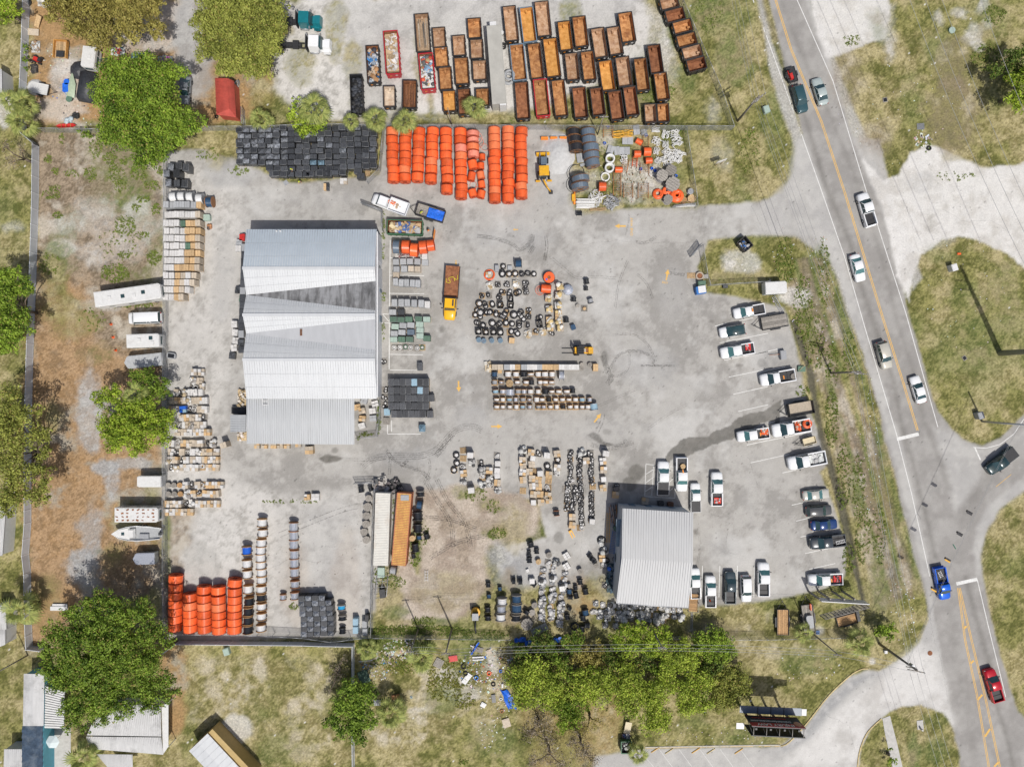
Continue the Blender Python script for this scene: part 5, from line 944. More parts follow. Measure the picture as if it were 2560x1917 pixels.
# trees
tree('huge bright green tree over the junk lot at the upper left','00',[(1000,620,165),(1230,640,180),(1450,640,130),(1560,620,80),(900,800,130),(1130,830,200),(1400,830,180),(1020,1000,170),(1280,1020,200),(1530,1060,170),(1680,1060,110),(980,1170,130),(1180,1220,160),(1430,1170,170),(1330,1340,120),(1200,1380,90),(1560,1230,75),(1430,1340,70)],9.5,'bright',11)
tree('bronze and olive tree at the top edge above the trailers','00',[(520,60,130),(650,40,170),(850,60,200),(1080,50,200),(1300,60,150),(700,240,130),(880,270,150),(1120,200,160),(1330,220,110),(820,370,80),(1050,380,60),(1370,320,60),(450,150,80)],9,'brown',12,yel=.12)
tree('big olive green tree at the top edge beside the red shed','00',[(1880,60,170),(2100,60,220),(1800,230,160),(2030,270,220),(1830,430,150),(2060,470,190),(1950,590,110),(2180,600,120),(2300,180,200),(2270,400,170),(2260,560,130),(2400,80,90),(2410,220,70)],9,'olive',13)
tree('small lime green tree in the top left corner','00',[(60,50,110),(140,110,70),(50,160,70),(-40,80,100)],6,'lime',14)
tree('green tree at the left edge beside the vinyl fence','01',[(60,720,120),(150,700,70),(200,840,110),(60,900,150),(200,1100,110),(60,1130,160),(140,1260,110),(50,1340,110),(-80,1000,150),(280,830,50),(260,1190,60)],8,'bright',15)
tree('wispy olive tree leaning over the vinyl fence at the lower left','02',[(90,120,140),(60,330,170),(230,250,120),(330,230,70),(330,420,120),(150,520,150),(380,600,90),(330,730,130),(120,760,160),(390,860,90),(300,950,130),(120,960,150),(60,1080,100),(-60,600,160),(420,480,60),(420,980,60)],8.5,'olive',16,dens=16,ls=.17)
tree('lime green tree beside the west fence between the trailers','02',[(900,110,100),(1000,70,90),(1130,230,130),(1280,180,110),(1000,350,150),(1200,400,170),(1400,330,140),(1020,480,130),(1200,520,110),(1400,450,90),(1470,280,70)],7,'lime',17)
tree('dark green tree behind the lime tree by the west fence','02',[(1180,-60,90),(1300,-60,90),(1380,30,100),(1240,40,90),(1430,90,60)],6,'green',18)
tree('enormous dark green tree over the southwest houses','03',[(880,200,130),(760,240,90),(980,240,110),(640,330,110),(850,380,160),(1080,330,130),(1250,300,120),(480,480,110),(650,520,160),(880,560,180),(1120,520,150),(1330,480,140),(1440,560,80),(420,640,110),(600,720,170),(830,780,190),(1060,760,180),(1290,720,160),(400,820,90),(560,900,150),(780,980,180),(1010,1000,180),(1240,950,160),(1420,900,110),(1510,1010,70),(640,1120,130),(850,1160,150),(1060,1150,110),(1290,1100,110),(640,1270,90),(740,1320,60),(1440,1050,80)],11,'green',19,dens=24)
tree('round green tree growing over the vinyl fence by the south lawn','13',[(800,980,110),(930,1010,120),(720,1130,110),(880,1160,140),(1000,1060,60),(680,1260,100),(850,1320,130),(980,1260,90),(720,1360,70),(900,1420,60)],7,'green',20,yel=.02)
tree('bare grey brown bush behind the round green tree','13',[(680,800,90),(750,720,60),(740,870,80),(650,900,70),(640,1000,60)],3.5,'gray',21,dens=9,ls=.09,cat='bush',name='bare_bush')
tree('dark hedge tree at the far right edge beside the power lines','30',[(2080,520,110),(2190,460,90),(1950,620,80),(2100,660,110)],5,'dark',22)
tree('bright green tree at the upper right edge','30',[(2130,700,90),(2220,620,100),(2100,860,80),(2210,820,130),(2150,930,60),(2290,730,120)],7,'lime',23)
TH=[([(60,640,90),(250,560,110),(330,620,80),(100,760,110)],'dark','dark green shrubby tree at the left end of the southern thicket'),([(560,530,70),(470,560,70),(520,620,60)],'green','small green tree by the blue tarps in the thicket'),([(60,860,110),(200,830,120),(330,900,120),(130,980,120),(330,1040,110),(60,1080,80)],'thin','spreading yellow green tree at the left of the southern thicket'),([(1000,480,80),(930,560,80),(1080,560,90),(1000,640,70),(1120,450,60)],'lime','lime green tree directly below the white wrapped row'),([(1230,560,100),(1320,500,70),(1180,640,60)],'lime','lime green tree at the back centre of the thicket'),([(1700,560,110),(1830,560,70),(1620,600,70),(1850,660,80),(1720,680,80)],'bright','bright green tree at the upper right of the thicket'),([(620,900,110),(780,860,110),(700,1000,120),(540,1000,90),(850,960,90)],'thin','pale green tree in the middle left of the thicket'),([(1000,860,110),(1060,980,110),(930,1080,90),(1020,1130,80)],'thin','wispy pale tree in the middle of the thicket'),([(460,1120,100),(520,1220,90),(450,1290,70),(600,1090,70)],'bright','narrow green tree reaching the clearing at the bottom left'),([(1390,700,100),(1480,620,80),(1350,800,80),(1500,760,90),(1560,690,70)],'thin','yellow green tree near the utility wires in the thicket'),([(1250,960,110),(1330,900,80),(1200,1080,110),(1260,1200,110),(1180,1290,80),(1320,1290,50)],'thin','tall wispy tree at the bottom centre of the thicket'),([(1480,960,110),(1600,900,110),(1560,1060,110),(1480,1120,80),(1660,1120,70)],'thin','yellow green tree right of centre in the thicket'),([(1780,900,110),(1900,860,110),(1830,1010,110),(1950,980,90),(1760,1080,80),(1900,1090,60),(2010,890,50)],'olive','bronze tipped tree at the right end of the thicket beside the billboard'),([(620,690,90),(750,640,70),(700,760,80)],'brown','bronze leaved tree in the back of the thicket'),([(880,740,90),(820,660,70),(960,780,60)],'dark','dark leaved tree in the shade at the back of the thicket'),([(1120,740,90),(1200,780,70)],'dark','small dark tree in the centre of the thicket'),([(1640,780,90),(1720,830,80),(1800,760,70)],'dark','dark green tree under the wires at the right of the thicket'),([(420,760,90),(380,690,60),(480,850,70)],'green','deep green tree at the back left of the thicket'),([(1300,700,60),(1260,830,80)],'green','green tree just below the insulators in the thicket')]
for i,(lb,lf,lab)in enumerate(TH):tree(lab,'23',[(x,y,r*(1.25 if lf!='dark' else 1.1))for x,y,r in lb],5.6 if lf in('thin','lime')else 4.2,lf,40+i,dens=24 if lf=='thin' else 30,ls=.15,yel=.12,sub=12)
for i,(lb,lab,f)in enumerate([([(250,1250,130),(150,1350,110),(300,1420,100)],'leafless grey tree at the bottom beside the junk lot, left one','23'),([(600,1500,120),(520,1400,90),(680,1600,110)],'leafless tree left of the bottom dumpster','23'),([(350,1560,120),(200,1600,110),(450,1640,90)],'leafless brown tree at the very bottom of the thicket','23'),([(720,1250,100),(640,1330,80)],'sparse bronze tree above the bottom dumpster','23'),([(60,1280,80),(120,1400,90),(200,1300,60)],'bare grey tree over the vinyl fence at the upper left','00')]):tree(lab,f,lb,6,'gray' if i!=3 else 'brown',70+i,dens=13,ls=.11,yel=.3)
for i,(x,y,r,h,lab)in enumerate([('10',520,930,4,'')][:0]):pass
PALMS=[('10',515,930,125,4.2,'large fan palm on the fence line above the black pallets'),('10',812,1045,75,3.2,'small fan palm over the fence, left of two'),('10',1032,1040,95,3.5,'fan palm over the fence above the gap beside orange reels'),('10',1280,1045,95,3.5,'fan palm over the first orange reels'),('10',1885,925,95,3.5,'fan palm between the rusty dumpsters and the semi trailer'),('10',45,1030,85,3,'fan palm at the left end of the black pallets'),('00',110,880,100,4,'fan palm on the left edge beside the vinyl fence'),('00',215,900,110,3.8,'fan palm standing over the vinyl fence top'),('00',190,1060,100,3,'yellowish fan palm below the two fence palms'),('02',1180,90,105,5,'fan palm rising between the trees at the west fence'),('03',180,300,135,4.5,'fan palm leaning over the vinyl fence near the southwest house'),('03',730,1560,130,3.5,'fan palm beside the bottom left houses'),('13',1430,720,115,3.5,'fan palm in the rubbish lot near the white car body'),('13',1165,1190,115,3.2,'fan palm right of the round green tree'),('13',950,640,90,2.8,'young fan palm by the fence corner of the lawn'),('23',1085,1540,85,3,'fan palm shading the bottom parking bays'),('33',310,500,70,2.6,'tiny palm by the fence next to the boat trailer'),('33',790,580,100,3,'dark palm near the leaning utility pole')]
for i,(f,x,y,r,h,lab)in enumerate(PALMS):palm(lab,f,x,y,r,h,i,n=16 if r>90 else 13)
tree('lime green bush below the large fan palm over the fence','10',[(380,1030,110),(480,1100,100),(420,1140,80),(350,880,55),(560,1060,60)],3.2,'lime',24,cat='bush',name='bush');tree('dense green shrub by the leaning utility pole','33',[(1000,480,100),(1070,450,60),(930,500,50)],3,'bright',25,cat='bush',name='bush');tree('vine bush climbing the vinyl fence at the upper left','00',[(225,420,40),(225,520,40),(222,600,30)],2,'green',26,cat='bush',name='bush',limbs=False)
tree('small round shrub on the chain link fence near the big tree','00',[(730,1150,60),(780,1190,30)],1.6,'green',27,cat='bush',name='bush',limbs=False);tree('clipped green bush beside the sidewalk strip','33',[(1060,1600,55),(1060,1500,30)],1.8,'bright',28,cat='bush',name='bush',limbs=False)
for i,(x,y,a)in enumerate([(1680,620,60),(1100,720,60),(960,540,60),(500,1080,60)]):pass
scatter('weeds','01',[(450,20,80,40,26),(500,200,40,30,12),(1080,290,90,90,60),(1240,60,60,30,26),(1175,140,40,30,14),(1350,150,40,50,22),(1240,370,50,30,16),(1080,540,60,30,22),(1330,570,60,70,40),(1000,700,130,80,110),(1100,970,260,30,60),(430,620,90,100,30),(800,1100,120,100,30),(1050,430,200,200,40)],1,.34,'weed',91)
scatter('weeds','00',[(830,1280,60,80,30),(950,1370,60,60,30),(1080,1390,50,30,14),(420,1370,40,30,12),(480,1480,40,30,12),(780,1500,60,60,24),(1000,1500,80,90,40),(1200,1500,70,60,28),(1390,1480,30,40,12),(1320,1600,80,40,24),(540,1200,30,40,10),(1040,1600,60,60,24),(470,1620,40,30,8),(1800,1330,120,60,22),(2050,1470,100,40,18),(620,1500,60,30,10)],1,.36,'weed',92)
scatter('undergrowth','23',[(500,700,500,120,90),(1300,700,500,120,90),(1600,900,300,200,70),(600,1000,500,200,80),(250,620,250,60,40)],1,.5,'dark',90)
scatter('ditch_grass','31',[(150,600,80,200,90),(300,1000,80,300,120),(400,1300,90,250,90),(550,1500,60,200,60),(480,700,50,300,60),(700,1400,60,200,50)],1,.34,'weed',93)
scatter('ditch_grass','32',[(550,300,60,250,90),(650,800,60,300,90),(780,900,60,300,70),(820,1300,70,250,80),(960,1300,60,250,60),(300,60,60,50,24),(700,1500,60,120,40)],1,.34,'weed',94)
scatter('weeds','12',[(1100,1620,80,60,30),(1370,1450,60,120,60),(1450,1300,60,80,30),(1180,1050,16,120,16),(1060,300,14,160,34),(950,430,70,14,16),(1900,950,100,60,40),(2040,1050,60,60,24),(2080,1290,80,50,40),(880,470,16,16,5),(330,1010,300,14,26)],1,.28,'weed',95)
scatter('weeds','13',[(1200,480,250,50,150),(1550,480,300,40,140),(1100,600,200,60,110),(1900,520,280,50,110),(1350,600,200,50,60),(1450,400,120,50,40),(950,640,90,90,50),(1050,730,90,60,30),(1300,770,150,80,50),(1150,60,140,60,40),(1790,1610,40,30,12),(320,270,40,40,10),],1,.36,'weed',96)
scatter('dry_brush','13',[(1680,850,200,130,130),(1620,960,150,130,90),(1800,1080,90,70,40),(1250,780,130,80,60)],1,.42,'olive',89)
scatter('weeds','20',[(850,1020,120,40,26),(1350,800,60,100,30),(1200,850,80,60,26),(1700,100,120,200,60),(1480,300,30,300,30),(2050,1300,100,200,60),(640,1350,50,60,16),(800,1300,60,100,20),(1480,1130,40,60,14),(0,1040,20,30,4)],1,.26,'weed',97)
scatter('weeds','11',[(1100,350,14,200,26),(1100,900,14,40,10),(1098,1200,12,100,12),(1100,560,10,20,4)],1,.24,'weed',98)
scatter('weeds','30',[(720,350,70,50,20),(1900,500,150,120,70),(1950,130,100,80,40),(1350,1250,60,60,10),(1600,1520,180,40,14)],1,.34,'weed',99)
# orange conduit reels, columns of the north block
def rla(label,f,x,y,rz=.0,r=1.0,w=1.35,m='orange',group=None,name='conduit_reel',mf='rimor'):
 return put(name,label,'reel',reel_parts(r,w,M[m],M[mf],(r,w)),W(f,x,y,2*r,0),R(rz),group)
G1='orange conduit reels in the north block'
cols=[(1168,1175,[1125,1197,1262,1330,1396,1458,1524]),(1285,1276,[1138,1203,1262,1332,1394,1452,1524]),(1400,1390,[1128,1186,1245,1310,1375,1440,1518]),(1516,1508,[1125,1190,1255,1322,1386,1452,1532]),(1632,1645,[1128,1196,1262,1330,1396,1462,1536,1622]),(1760,1768,[1130,1198,1270,1338,1404,1470,1540,1612,1668]),(2052,2062,[1120,1185,1250,1316,1380,1444,1508,1572,1632,1700]),(2172,2176,[1112,1176,1242,1310,1376,1442,1506,1570,1632,1700]),(2288,2292,[1122,1188,1254,1322,1390,1460,1530,1600,1664])]
for c,(xa,xb,ys_)in enumerate(cols):
 for k,y in enumerate(ys_):
  t=k/max(1,len(ys_)-1);m='pink' if(c,k)==(5,2)else('lorange' if(c in(6,7)and k<3)or(c*7+k*3)%11==0 else 'orange')
  rla(('faded pink ' if m=='pink' else 'orange ')+'reel, %s from the fence in the %s column of the north block'%(ORD[k+1],ORD[c+1]),'10',xa+(xb-xa)*t+rnd.uniform(-5,5),y,rnd.choice([0,0,0,rnd.uniform(-7,7)]),1.03,1.34 if k<len(ys_)-1 else 1.42,m,G1)
for k,(x,y,rz,r,w,m,la)in enumerate([(1868,1140,0,1.1,.9,'pink','pale pink reel with loose loops nearest the fence'),(1868,1195,5,1.0,.8,'pink','bleached pink reel second from the fence'),(1868,1255,0,1.1,1.1,'lorange','faded orange reel third in the messy column'),(1872,1318,0,1.0,1.1,'pink','pale salmon reel fourth in the messy column'),(1868,1412,12,.8,1.5,'orange','small orange reel turned sideways left of two below the pink ones'),(1938,1425,0,.6,1.1,'orange','small orange reel right of two below the pink ones'),(1950,1348,0,.55,1.0,'orange','smallest orange reel beside the pink reels'),(1858,1515,-10,.65,1.5,'orange','narrow tilted orange reel in the gap, left side'),(1938,1505,10,.65,1.3,'lorange','narrow orange reel in the gap, right side'),(1945,1585,8,.6,1.2,'orange','narrow orange reel low in the gap on the right'),(1868,1660,15,.7,1.3,'orange','tilted orange reel at the open end of the gap, left'),(1940,1668,-12,.7,1.3,'orange','tilted orange reel at the open end of the gap, right')]):
 rla(la,'10',x,y,rz,r,w,m,'jumbled reels in the seventh column')
for k,(x,y)in enumerate([(1900,1160),(1905,1215),(1950,1280),(1870,1580),(1912,1622)]):
 p=W('10',x,y,1.2,.0);tag(lk('loose_conduit_loop',MB().ring((0,0,1.0 if k<3 else.1),.9-.1*k,.035,'z',22,5).mesh('loop'),M['pink' if k<3 else 'orange'],None,p,rot=(.5 if k<3 else 0,.1,k)),['salmon','pale pink','thin orange','flat orange','small orange'][k]+' loose conduit loop hanging in the jumbled reel column','conduit loop')
G2='orange conduit reels in the southwest block'
for c,(x0,ys_,x1)in enumerate([(1487,[45,122,193,263,330,398,465],1480),(1612,[205,280,345,410,475],1615),(1733,[140,215,285,350,415,480],1742),(1858,[145,225,293,360,425,488],1868),(2000,[78,158,228,295,355,420,485],1998)]):
 for k,y in enumerate(ys_):rla('orange conduit reel, %s from the top in the %s column of the southwest block'%(ORD[k+1],ORD[c+1]),'03',x0+(x1-x0)*k/len(ys_),y,rnd.uniform(-3,3)-(6 if k==0 and c in(0,4)else 0),1.2,1.32,'lorange' if(c,k)in((1,1),(2,2),(3,2))else 'orange',G2)
for k,(x,y,rz,m,w,la)in enumerate([(600,660,88,'bluegrey',1.2,'dark blue banded hose reel left of the orange reels'),(890,660,88,'orange',1.35,'orange reel next to the blue hose reel'),(1150,750,84,'orange',1.35,'orange reel standing forward in the middle'),(1420,670,96,'orange',1.3,'orange reel third of four below the green dumpster'),(1660,620,98,'orange',1.25,'rightmost orange reel below the green dumpster')]):rla(la,'K',x,y,rz,1.18 if k!=4 else 1.0,w,m,'reels below the green dumpster','hose_reel' if k==0 else 'conduit_reel','brownst' if k==0 else 'rimor')
b=MB();b.box((0,0,.8),(.05,1.6,1.6));tag(lk('orange_sign_board',b.mesh('orange_sign_board'),M['vesto'],None,W('K',1775,290,1.6,0),R(-8)),'orange board leaning upright at the right end of the reels','board')
for k,(x,y,r,w,rz,m,la)in enumerate([(215,160,1.05,1.1,4,'blackh','black hose reel nearest the fence'),(235,268,1.1,1.1,4,'blackh','black hose reel in the middle of three'),(258,395,1.15,1.3,4,'blackh','black hose reel nearest the gravel pile')]):rla(la,'J',x,y,rz,r,w,m,'black hose reels','hose_reel','brownst')
for k,(x,y,r,w,rz)in enumerate([(440,160,1.25,1.15,5),(455,278,1.3,1.2,3),(488,395,1.4,1.25,5),(500,512,1.35,1.1,6),(515,630,1.2,1.3,10)]):rla(ORD[k+1].capitalize()+' blue grey hose reel counting from the fence','J',x,y,rz,r,w,'bluegrey','blue grey hose reels','hose_reel','brownst')
for k,(x,y)in enumerate([(330,870),(320,985)]):
 rla('big slack blue hose reel on the paving edge, '+('upper' if k==0 else 'lower')+' one','J',x,y,8,1.5,1.0,'bluegrey','slack blue hose reels','hose_reel','brownst')
 p=W('J',x-90,y-60+60*k,.3,.05);tag(lk('loose_hose_loop',MB().ring((0,0,.1),1.5,.04,'z',26,5).ring((.2,.1,.2),1.3,.04,'z',26,5).mesh('loop'),M['blackh'],None,p),'loose black hose loop around the '+('upper' if k==0 else 'lower')+' slack reel','hose loop')
for k,(x,y,rz,r,w,m,la)in enumerate([(1222,320,-28,.5,1.2,'orange','tilted small orange spool near the yellow pipes'),(1350,465,0,.75,1.3,'orange','bright orange spool with full winding'),(1195,505,0,.6,1.2,'orange','orange spool left of the bright one'),(1370,610,5,.55,1.2,'orange','orange spool with bundled cable below the bright one'),(905,750,0,.5,1.3,'orange','orange spool striped with dark gaps'),(658,1000,0,.8,1.3,'orange','orange spool alone by the white rings')]):rla(la,'J',x,y,rz+90,r,w,m,'orange spools in the junk corner','cable_spool','rust2')
# drums
def drm(label,f,x,y,rz,r,w,mc,mf='dwood',group=None,flat=False,fill=.8):
 if flat:return put('cable_drum',label,'cable drum',flat_drum_parts(r,w,M[mc],M[mf]),W(f,x,y,w,0),R(rz),group)
 return put('cable_drum',label,'cable drum',drum_parts(r,w,M[mc],M[mf],fill),W(f,x,y,2*r*.9,0),R(rz),group)
def dcol(f,desc,group,items,rz=0,mf='dwood',r=.85,w=1.15):
 for k,(x,y,m)in enumerate(items):drm('%s drum, %s from the top in %s'%({'whitec':'white cable','silver':'silver cable','blackc':'black cable','bluec':'bright blue cable','greyc':'grey cable','cyanc':'cyan cable','bluebk':'dark cable'}[m],ORD[k+1],desc),f,x,y,rz+rnd.uniform(-2,2),r,w,m,mf,group)
dcol('02','the left line of the lower yard','left drum line',[(2115,1440,'bluec'),(2117,1555,'whitec'),(2120,1645,'whitec')],r=.9,w=1.35)
dcol('03','the left line continued by the orange block','left drum line',[(2128,130,'whitec'),(2135,235,'blackc'),(2128,322,'blackc'),(2125,400,'blackc'),(2125,478,'blackc')],r=.9,w=1.35)
dcol('12','the middle line of the lower yard','middle drum line',[(40,1200,'whitec'),(45,1290,'whitec'),(34,1375,'whitec'),(28,1440,'whitec'),(28,1505,'whitec'),(30,1570,'whitec'),(35,1630,'whitec')],r=.9,w=1.3)
dcol('13','the middle line, lower half','middle drum line',[(35,50,'whitec'),(32,130,'whitec'),(32,200,'blackc'),(35,280,'whitec'),(35,365,'whitec'),(32,465,'whitec')],r=.9,w=1.15)
dcol('12','the right silver line of the lower yard','silver drum line',[(313,1235,'silver'),(315,1312,'silver'),(315,1388,'silver'),(320,1475,'silver'),(320,1550,'silver'),(322,1630,'silver')],mf='brownst',r=.85,w=1.5)
dcol('13','the right silver line, lower end','silver drum line',[(325,85,'silver'),(325,185,'silver')],mf='brownst',r=.85,w=1.2)
drm('small silver drum standing alone left of the silver line','13',226,195,0,.6,.95,'silver','brownst')
drm('cyan cable drum right of the black pallet stack','13',730,285,0,.75,.8,'cyanc','gwood');drm('black cable drum below the cyan one','13',738,375,0,.75,.8,'blackc','gwood');drm('black cable drum at the bottom fence right of the pallets','13',740,485,0,.6,.9,'blackc','dsteel')
for k,(x,y,m)in enumerate([(1485,35,'whitec'),(1556,32,'whitec'),(1630,35,'whitec'),(1712,50,'whitec'),(1795,78,'bluebk')]):drm(['white','white','white','dark banded','black'][k]+' cable drum, %s from the left above the carton stacks'%ORD[k+1],'01',x,y,90+rnd.uniform(-5,5),.95,1.15,m,'brownst' if k==4 else 'steel','drums above the carton stacks',fill=.88)
for k,(x,y,m,r)in enumerate([(970,985,'greyc',.55),(962,1060,'blackc',.7),(952,1135,'greyc',.62),(948,1207,'greyc',.6),(930,1275,'greyc',.6),(950,1342,'greyc',.6)]):drm(['grey','dark','grey','grey','grey','orange edged grey'][k]+' drum lying flat left of the cream container, %s from the top'%ORD[k+1],'12',x,y,0,r*1.05,.9,m,'gwood','flat drums beside the cream container',True)
for k,(x,y,rz,r,w,m)in enumerate([(902,912,8,.55,.9,'blackc'),(985,905,20,.45,.8,'blackc'),(1415,950,3,.75,.9,'blackc'),(1408,1045,80,.85,.95,'bluebk'),(1390,1140,3,.95,1.3,'blackc'),(1390,1245,0,.85,1.3,'blackc'),(1403,1325,0,.5,.7,'bluebk'),(1470,1318,15,.55,.8,'blackc'),(1370,1415,5,.7,1.3,'blackc'),(1355,1485,10,.4,.7,'blackc'),(1180,1610,80,.8,1.1,'greyc')]):
 drm('black cable drum, '+['left of the gate above the containers','tilted by the cream container gate','big flanged one above the orange container','blue banded one right of the orange container','widest one right of the orange container','second wide one right of the orange container','small one under the second wide drum','small tilted one in the grass','tall one in the green grass','tiny one at the grass end','grey one below the orange container'][k],'12',x,y,rz,r,w,m,'dsteel' if k not in(2,)else 'gwood','drums around the containers')
drm('small wooden topped drum right of the orange container','12',1348,1330,0,.5,.8,'blackc','wood',None,True)
for k,(x,y,r,m)in enumerate([(2003,88,.45,'blackc'),(2103,120,.4,'bluebk'),(2008,185,.42,'bluebk'),(1998,300,.55,'blackc'),(2000,375,.6,'blackc'),(2122,235,.95,'whitec'),(2115,300,.95,'silver'),(2110,372,.95,'whitec')]):drm(['small black','small blue black','small grey','medium black','lower black','big white','big silver','big red edged white'][k]+' cable drum by the mini excavator, %s counted downward'%ORD[k+1],'13',x,y,0,r,.7 if k<5 else 1.15,m,'dsteel' if k<5 else 'gwood','drums beside the mini excavator')
for k,(x,y,r,w,m)in enumerate([(55,955,.95,1.3,'bluebk'),(55,1068,1.05,1.4,'bluebk'),(50,1180,.9,1.0,'blackc')]):drm(['upper','middle','lower'][k]+' large grey flanged drum of dark cable at the edge of the coil rows','Q',x,y,0,r,w,m,'gwood','large dark drums')
for k,(x,y,rz,r,w)in enumerate([(225,300,15,.6,.8),(205,395,0,.38,.7),(298,375,0,.45,.8),(210,480,0,.5,.9),(20,740,90,.6,.6),(100,745,90,.6,.7),(260,775,55,.5,.7),(935,430,-35,.4,.7),(962,475,-35,.4,.6),(990,500,-35,.4,.6),(820,745,5,.5,.8),(765,812,0,.4,.7),(690,860,0,.5,.9),(770,905,15,.5,1.0),(885,860,8,.55,.9),(700,930,85,.45,.8),(885,1115,10,.65,1.0),(855,1180,5,.55,.8),(690,1065,60,.4,.6),(665,1165,5,.5,.8),(905,1270,90,.6,.8),(845,1310,0,.5,.9),(175,1110,-30,.6,.6)]):
 drm('black drum, '+['tilted one near the dirt edge','small one below the tilted drum','one right of the small drum','one on a grey pallet','one in the left row end','second in the left row end','tilted by the leaning box','top of the diagonal trio','middle of the diagonal trio','bottom of the diagonal trio','one alone on the paving below the white drum','one at the paving corner','teal banded one by the coil rows','wide one on the dirt','one farthest up on the dirt','one turned sideways beside the rows','upper of the pair on brown dirt','lower of the pair on brown dirt','small tilted one near the row end','one beside the white rows','one turned right of the tyre','one behind the tyre','one leaning in the green patch'][k],'Q',x,y,rz,r,w,'bluebk' if k in(12,16)else 'blackc','dsteel','scattered black drums south of the yard')
for k,(x,y,r,m,la)in enumerate([(443,420,.5,'gwood','grey flat drum with a hub on the paving'),(318,500,.45,'wood','wooden flat drum by the dirt edge'),(818,612,.42,'gwood','white topped flat drum on the crack line'),(692,790,.36,'gwood','small pale flat drum at the dirt edge'),(270,1022,.5,'gwood','pale flat drum left of the white rows'),(240,1108,.52,'gwood','grey round drum below the pale one'),(180,1250,1.0,'gwood','broad slatted grey drum top near the tarps'),(1008,545,.4,'gwood','flat drum ending the diagonal trio')]):drm(la,'Q',x,y,20,r,.8,'greyc',m,None,True)
drm('flat wooden reel in the middle of the pallet rows','D',610,508,60,.62,1.0,'blackc','wood',None,True)
for k,(x,y,r,h,m,mf,la)in enumerate([(1705,770,.95,1.3,'greyc','gwood','grey flat drum nearest the fence corner rubble'),(1570,850,.98,1.7,'greyc','gwood','tall grey flat drum at the left of three'),(1730,980,1.2,2.0,'greyc','gwood','largest grey plank topped drum in the junk corner'),(1660,1215,.78,1.0,'greyc','gwood','grey flat drum below the orange pile'),(1895,1230,.58,.7,'blackc','dwood','small tan drum by the gate rails'),(2020,1205,.68,.8,'blackc','wood','light wood drum in the fence corner'),(2005,1095,.5,.7,'silver','steel','small silver drum by the fence')]):drm(la,'J',x,y,35,r,h,m,mf,None,True)
for k,(x,y,r,la)in enumerate([(772,585,.82,'upper white plastic ring barrel'),(762,725,.82,'lower white plastic ring barrel'),(695,870,.8,'flat cream ring by the orange spool')]):put('plastic_ring',la,'ring',[('ring',MB().lathe([(r*.72,0),(r,0),(r,1.2 if k<2 else.3),(r*.72,1.2 if k<2 else.3),(r*.72,0)],n=24).mesh('ring'),M['pipew'])],W('J',x,y,1.2 if k<2 else.3,0))
def oco(la,f,x,y,r,m='orange',tr=.28,z=0):put('conduit_coil',la,'conduit coil',[('coil',MB().ring((0,0,tr),r-tr,tr,'z',26,8).ring((.1,.05,tr*1.7),r-tr*1.2,tr*.5,'z',24,6).ring((-.08,.06,tr*1.9),r-tr*1.6,tr*.3,'z',24,6).mesh('coil'),M[m])],W(f,x,y,.5+z,z))
oco('flat orange conduit coil with dark centre in the junk corner','J',1505,1130,.95);oco('heaped orange coil between the flat drums','J',1790,1165,1.25,'orange',.5);oco('orange coil peeking out under the plank topped drum','J',1640,1080,.8)
oco('orange hose ring around a boxed coil on the west side of the coil pallets','C',410,300,.98,'orange',.12)
T=put('upright_reel','orange conduit reel lying flat with a blue label, top of two','reel',[('coil',MB().lathe([(.3,.1),(.95,.1),(.95,.95),(.3,.95)],n=26,smooth=False).mesh('coil'),M['orange']),('flange',MB().ring((0,0,.06),1.02,.03,'z',26,5).ring((0,0,1.0),1.02,.03,'z',26,5).mesh('flange'),M['blackc']),('hub',MB().cyl((0,0,.6),.28,.9,n=14).mesh('hub'),M['rust2']),('label',MB().box((-.45,-.35,.97),(.3,.3,.02)).mesh('label'),M['bluec'])],W('C',1382,345,1,0))
rla('orange conduit reel standing below the flat one with loose loops','C',1335,520,85,.75,1.7,'orange');tag(lk('loose_conduit_loop',MB().ring((0,0,.4),.8,.04,'z',24,5).ring((.2,0,.2),.6,.04,'z',24,5).mesh('loop'),M['orange'],None,W('C',1230,545,.4,0),rot=(.3,.2,0)),'orange loose loops spilling left of the lower reel','conduit loop')
drm('black drum with flat faces at the top of the coil pallets','C',885,110,92,.8,1.1,'bluebk','dsteel')
for k,(x,y,r,w,rz,m,la)in enumerate([(1995,410,.5,.8,10,'blackc','black spool in a steel stand, upper of the two'),(1985,525,.4,.6,5,'blackc','small black spool under the stand'),(1785,700,.5,.7,0,'blackc','black spool right of the boxed pallets'),(2060,725,.5,.8,15,'greyc','spool in a steel frame farthest right'),(1665,1040,.5,.7,5,'blackc','black spool with a card box behind the pallets')]):drm(la,'C',x,y,rz,r,w,m,'dsteel')
drm('small pale drum lying flat near the slatted pallet','C',1845,805,0,.3,.4,'greyc','gwood',None,True)
put('plastic_bin','dark blue plastic tub standing alone right of the coil pallets','bin',[('tub',rbox(.8,.9,.8,.12),M['bluebk'])],W('C',1775,1155,.8,0),.3)
drm('black drum in a steel stand on the drive below the junk corner','J',297,1425,90,.45,.9,'blackc','dsteel');drm('black drum with a brown rim near the long coil rows','22',385,1115,4,.55,.85,'blackc','rust2')
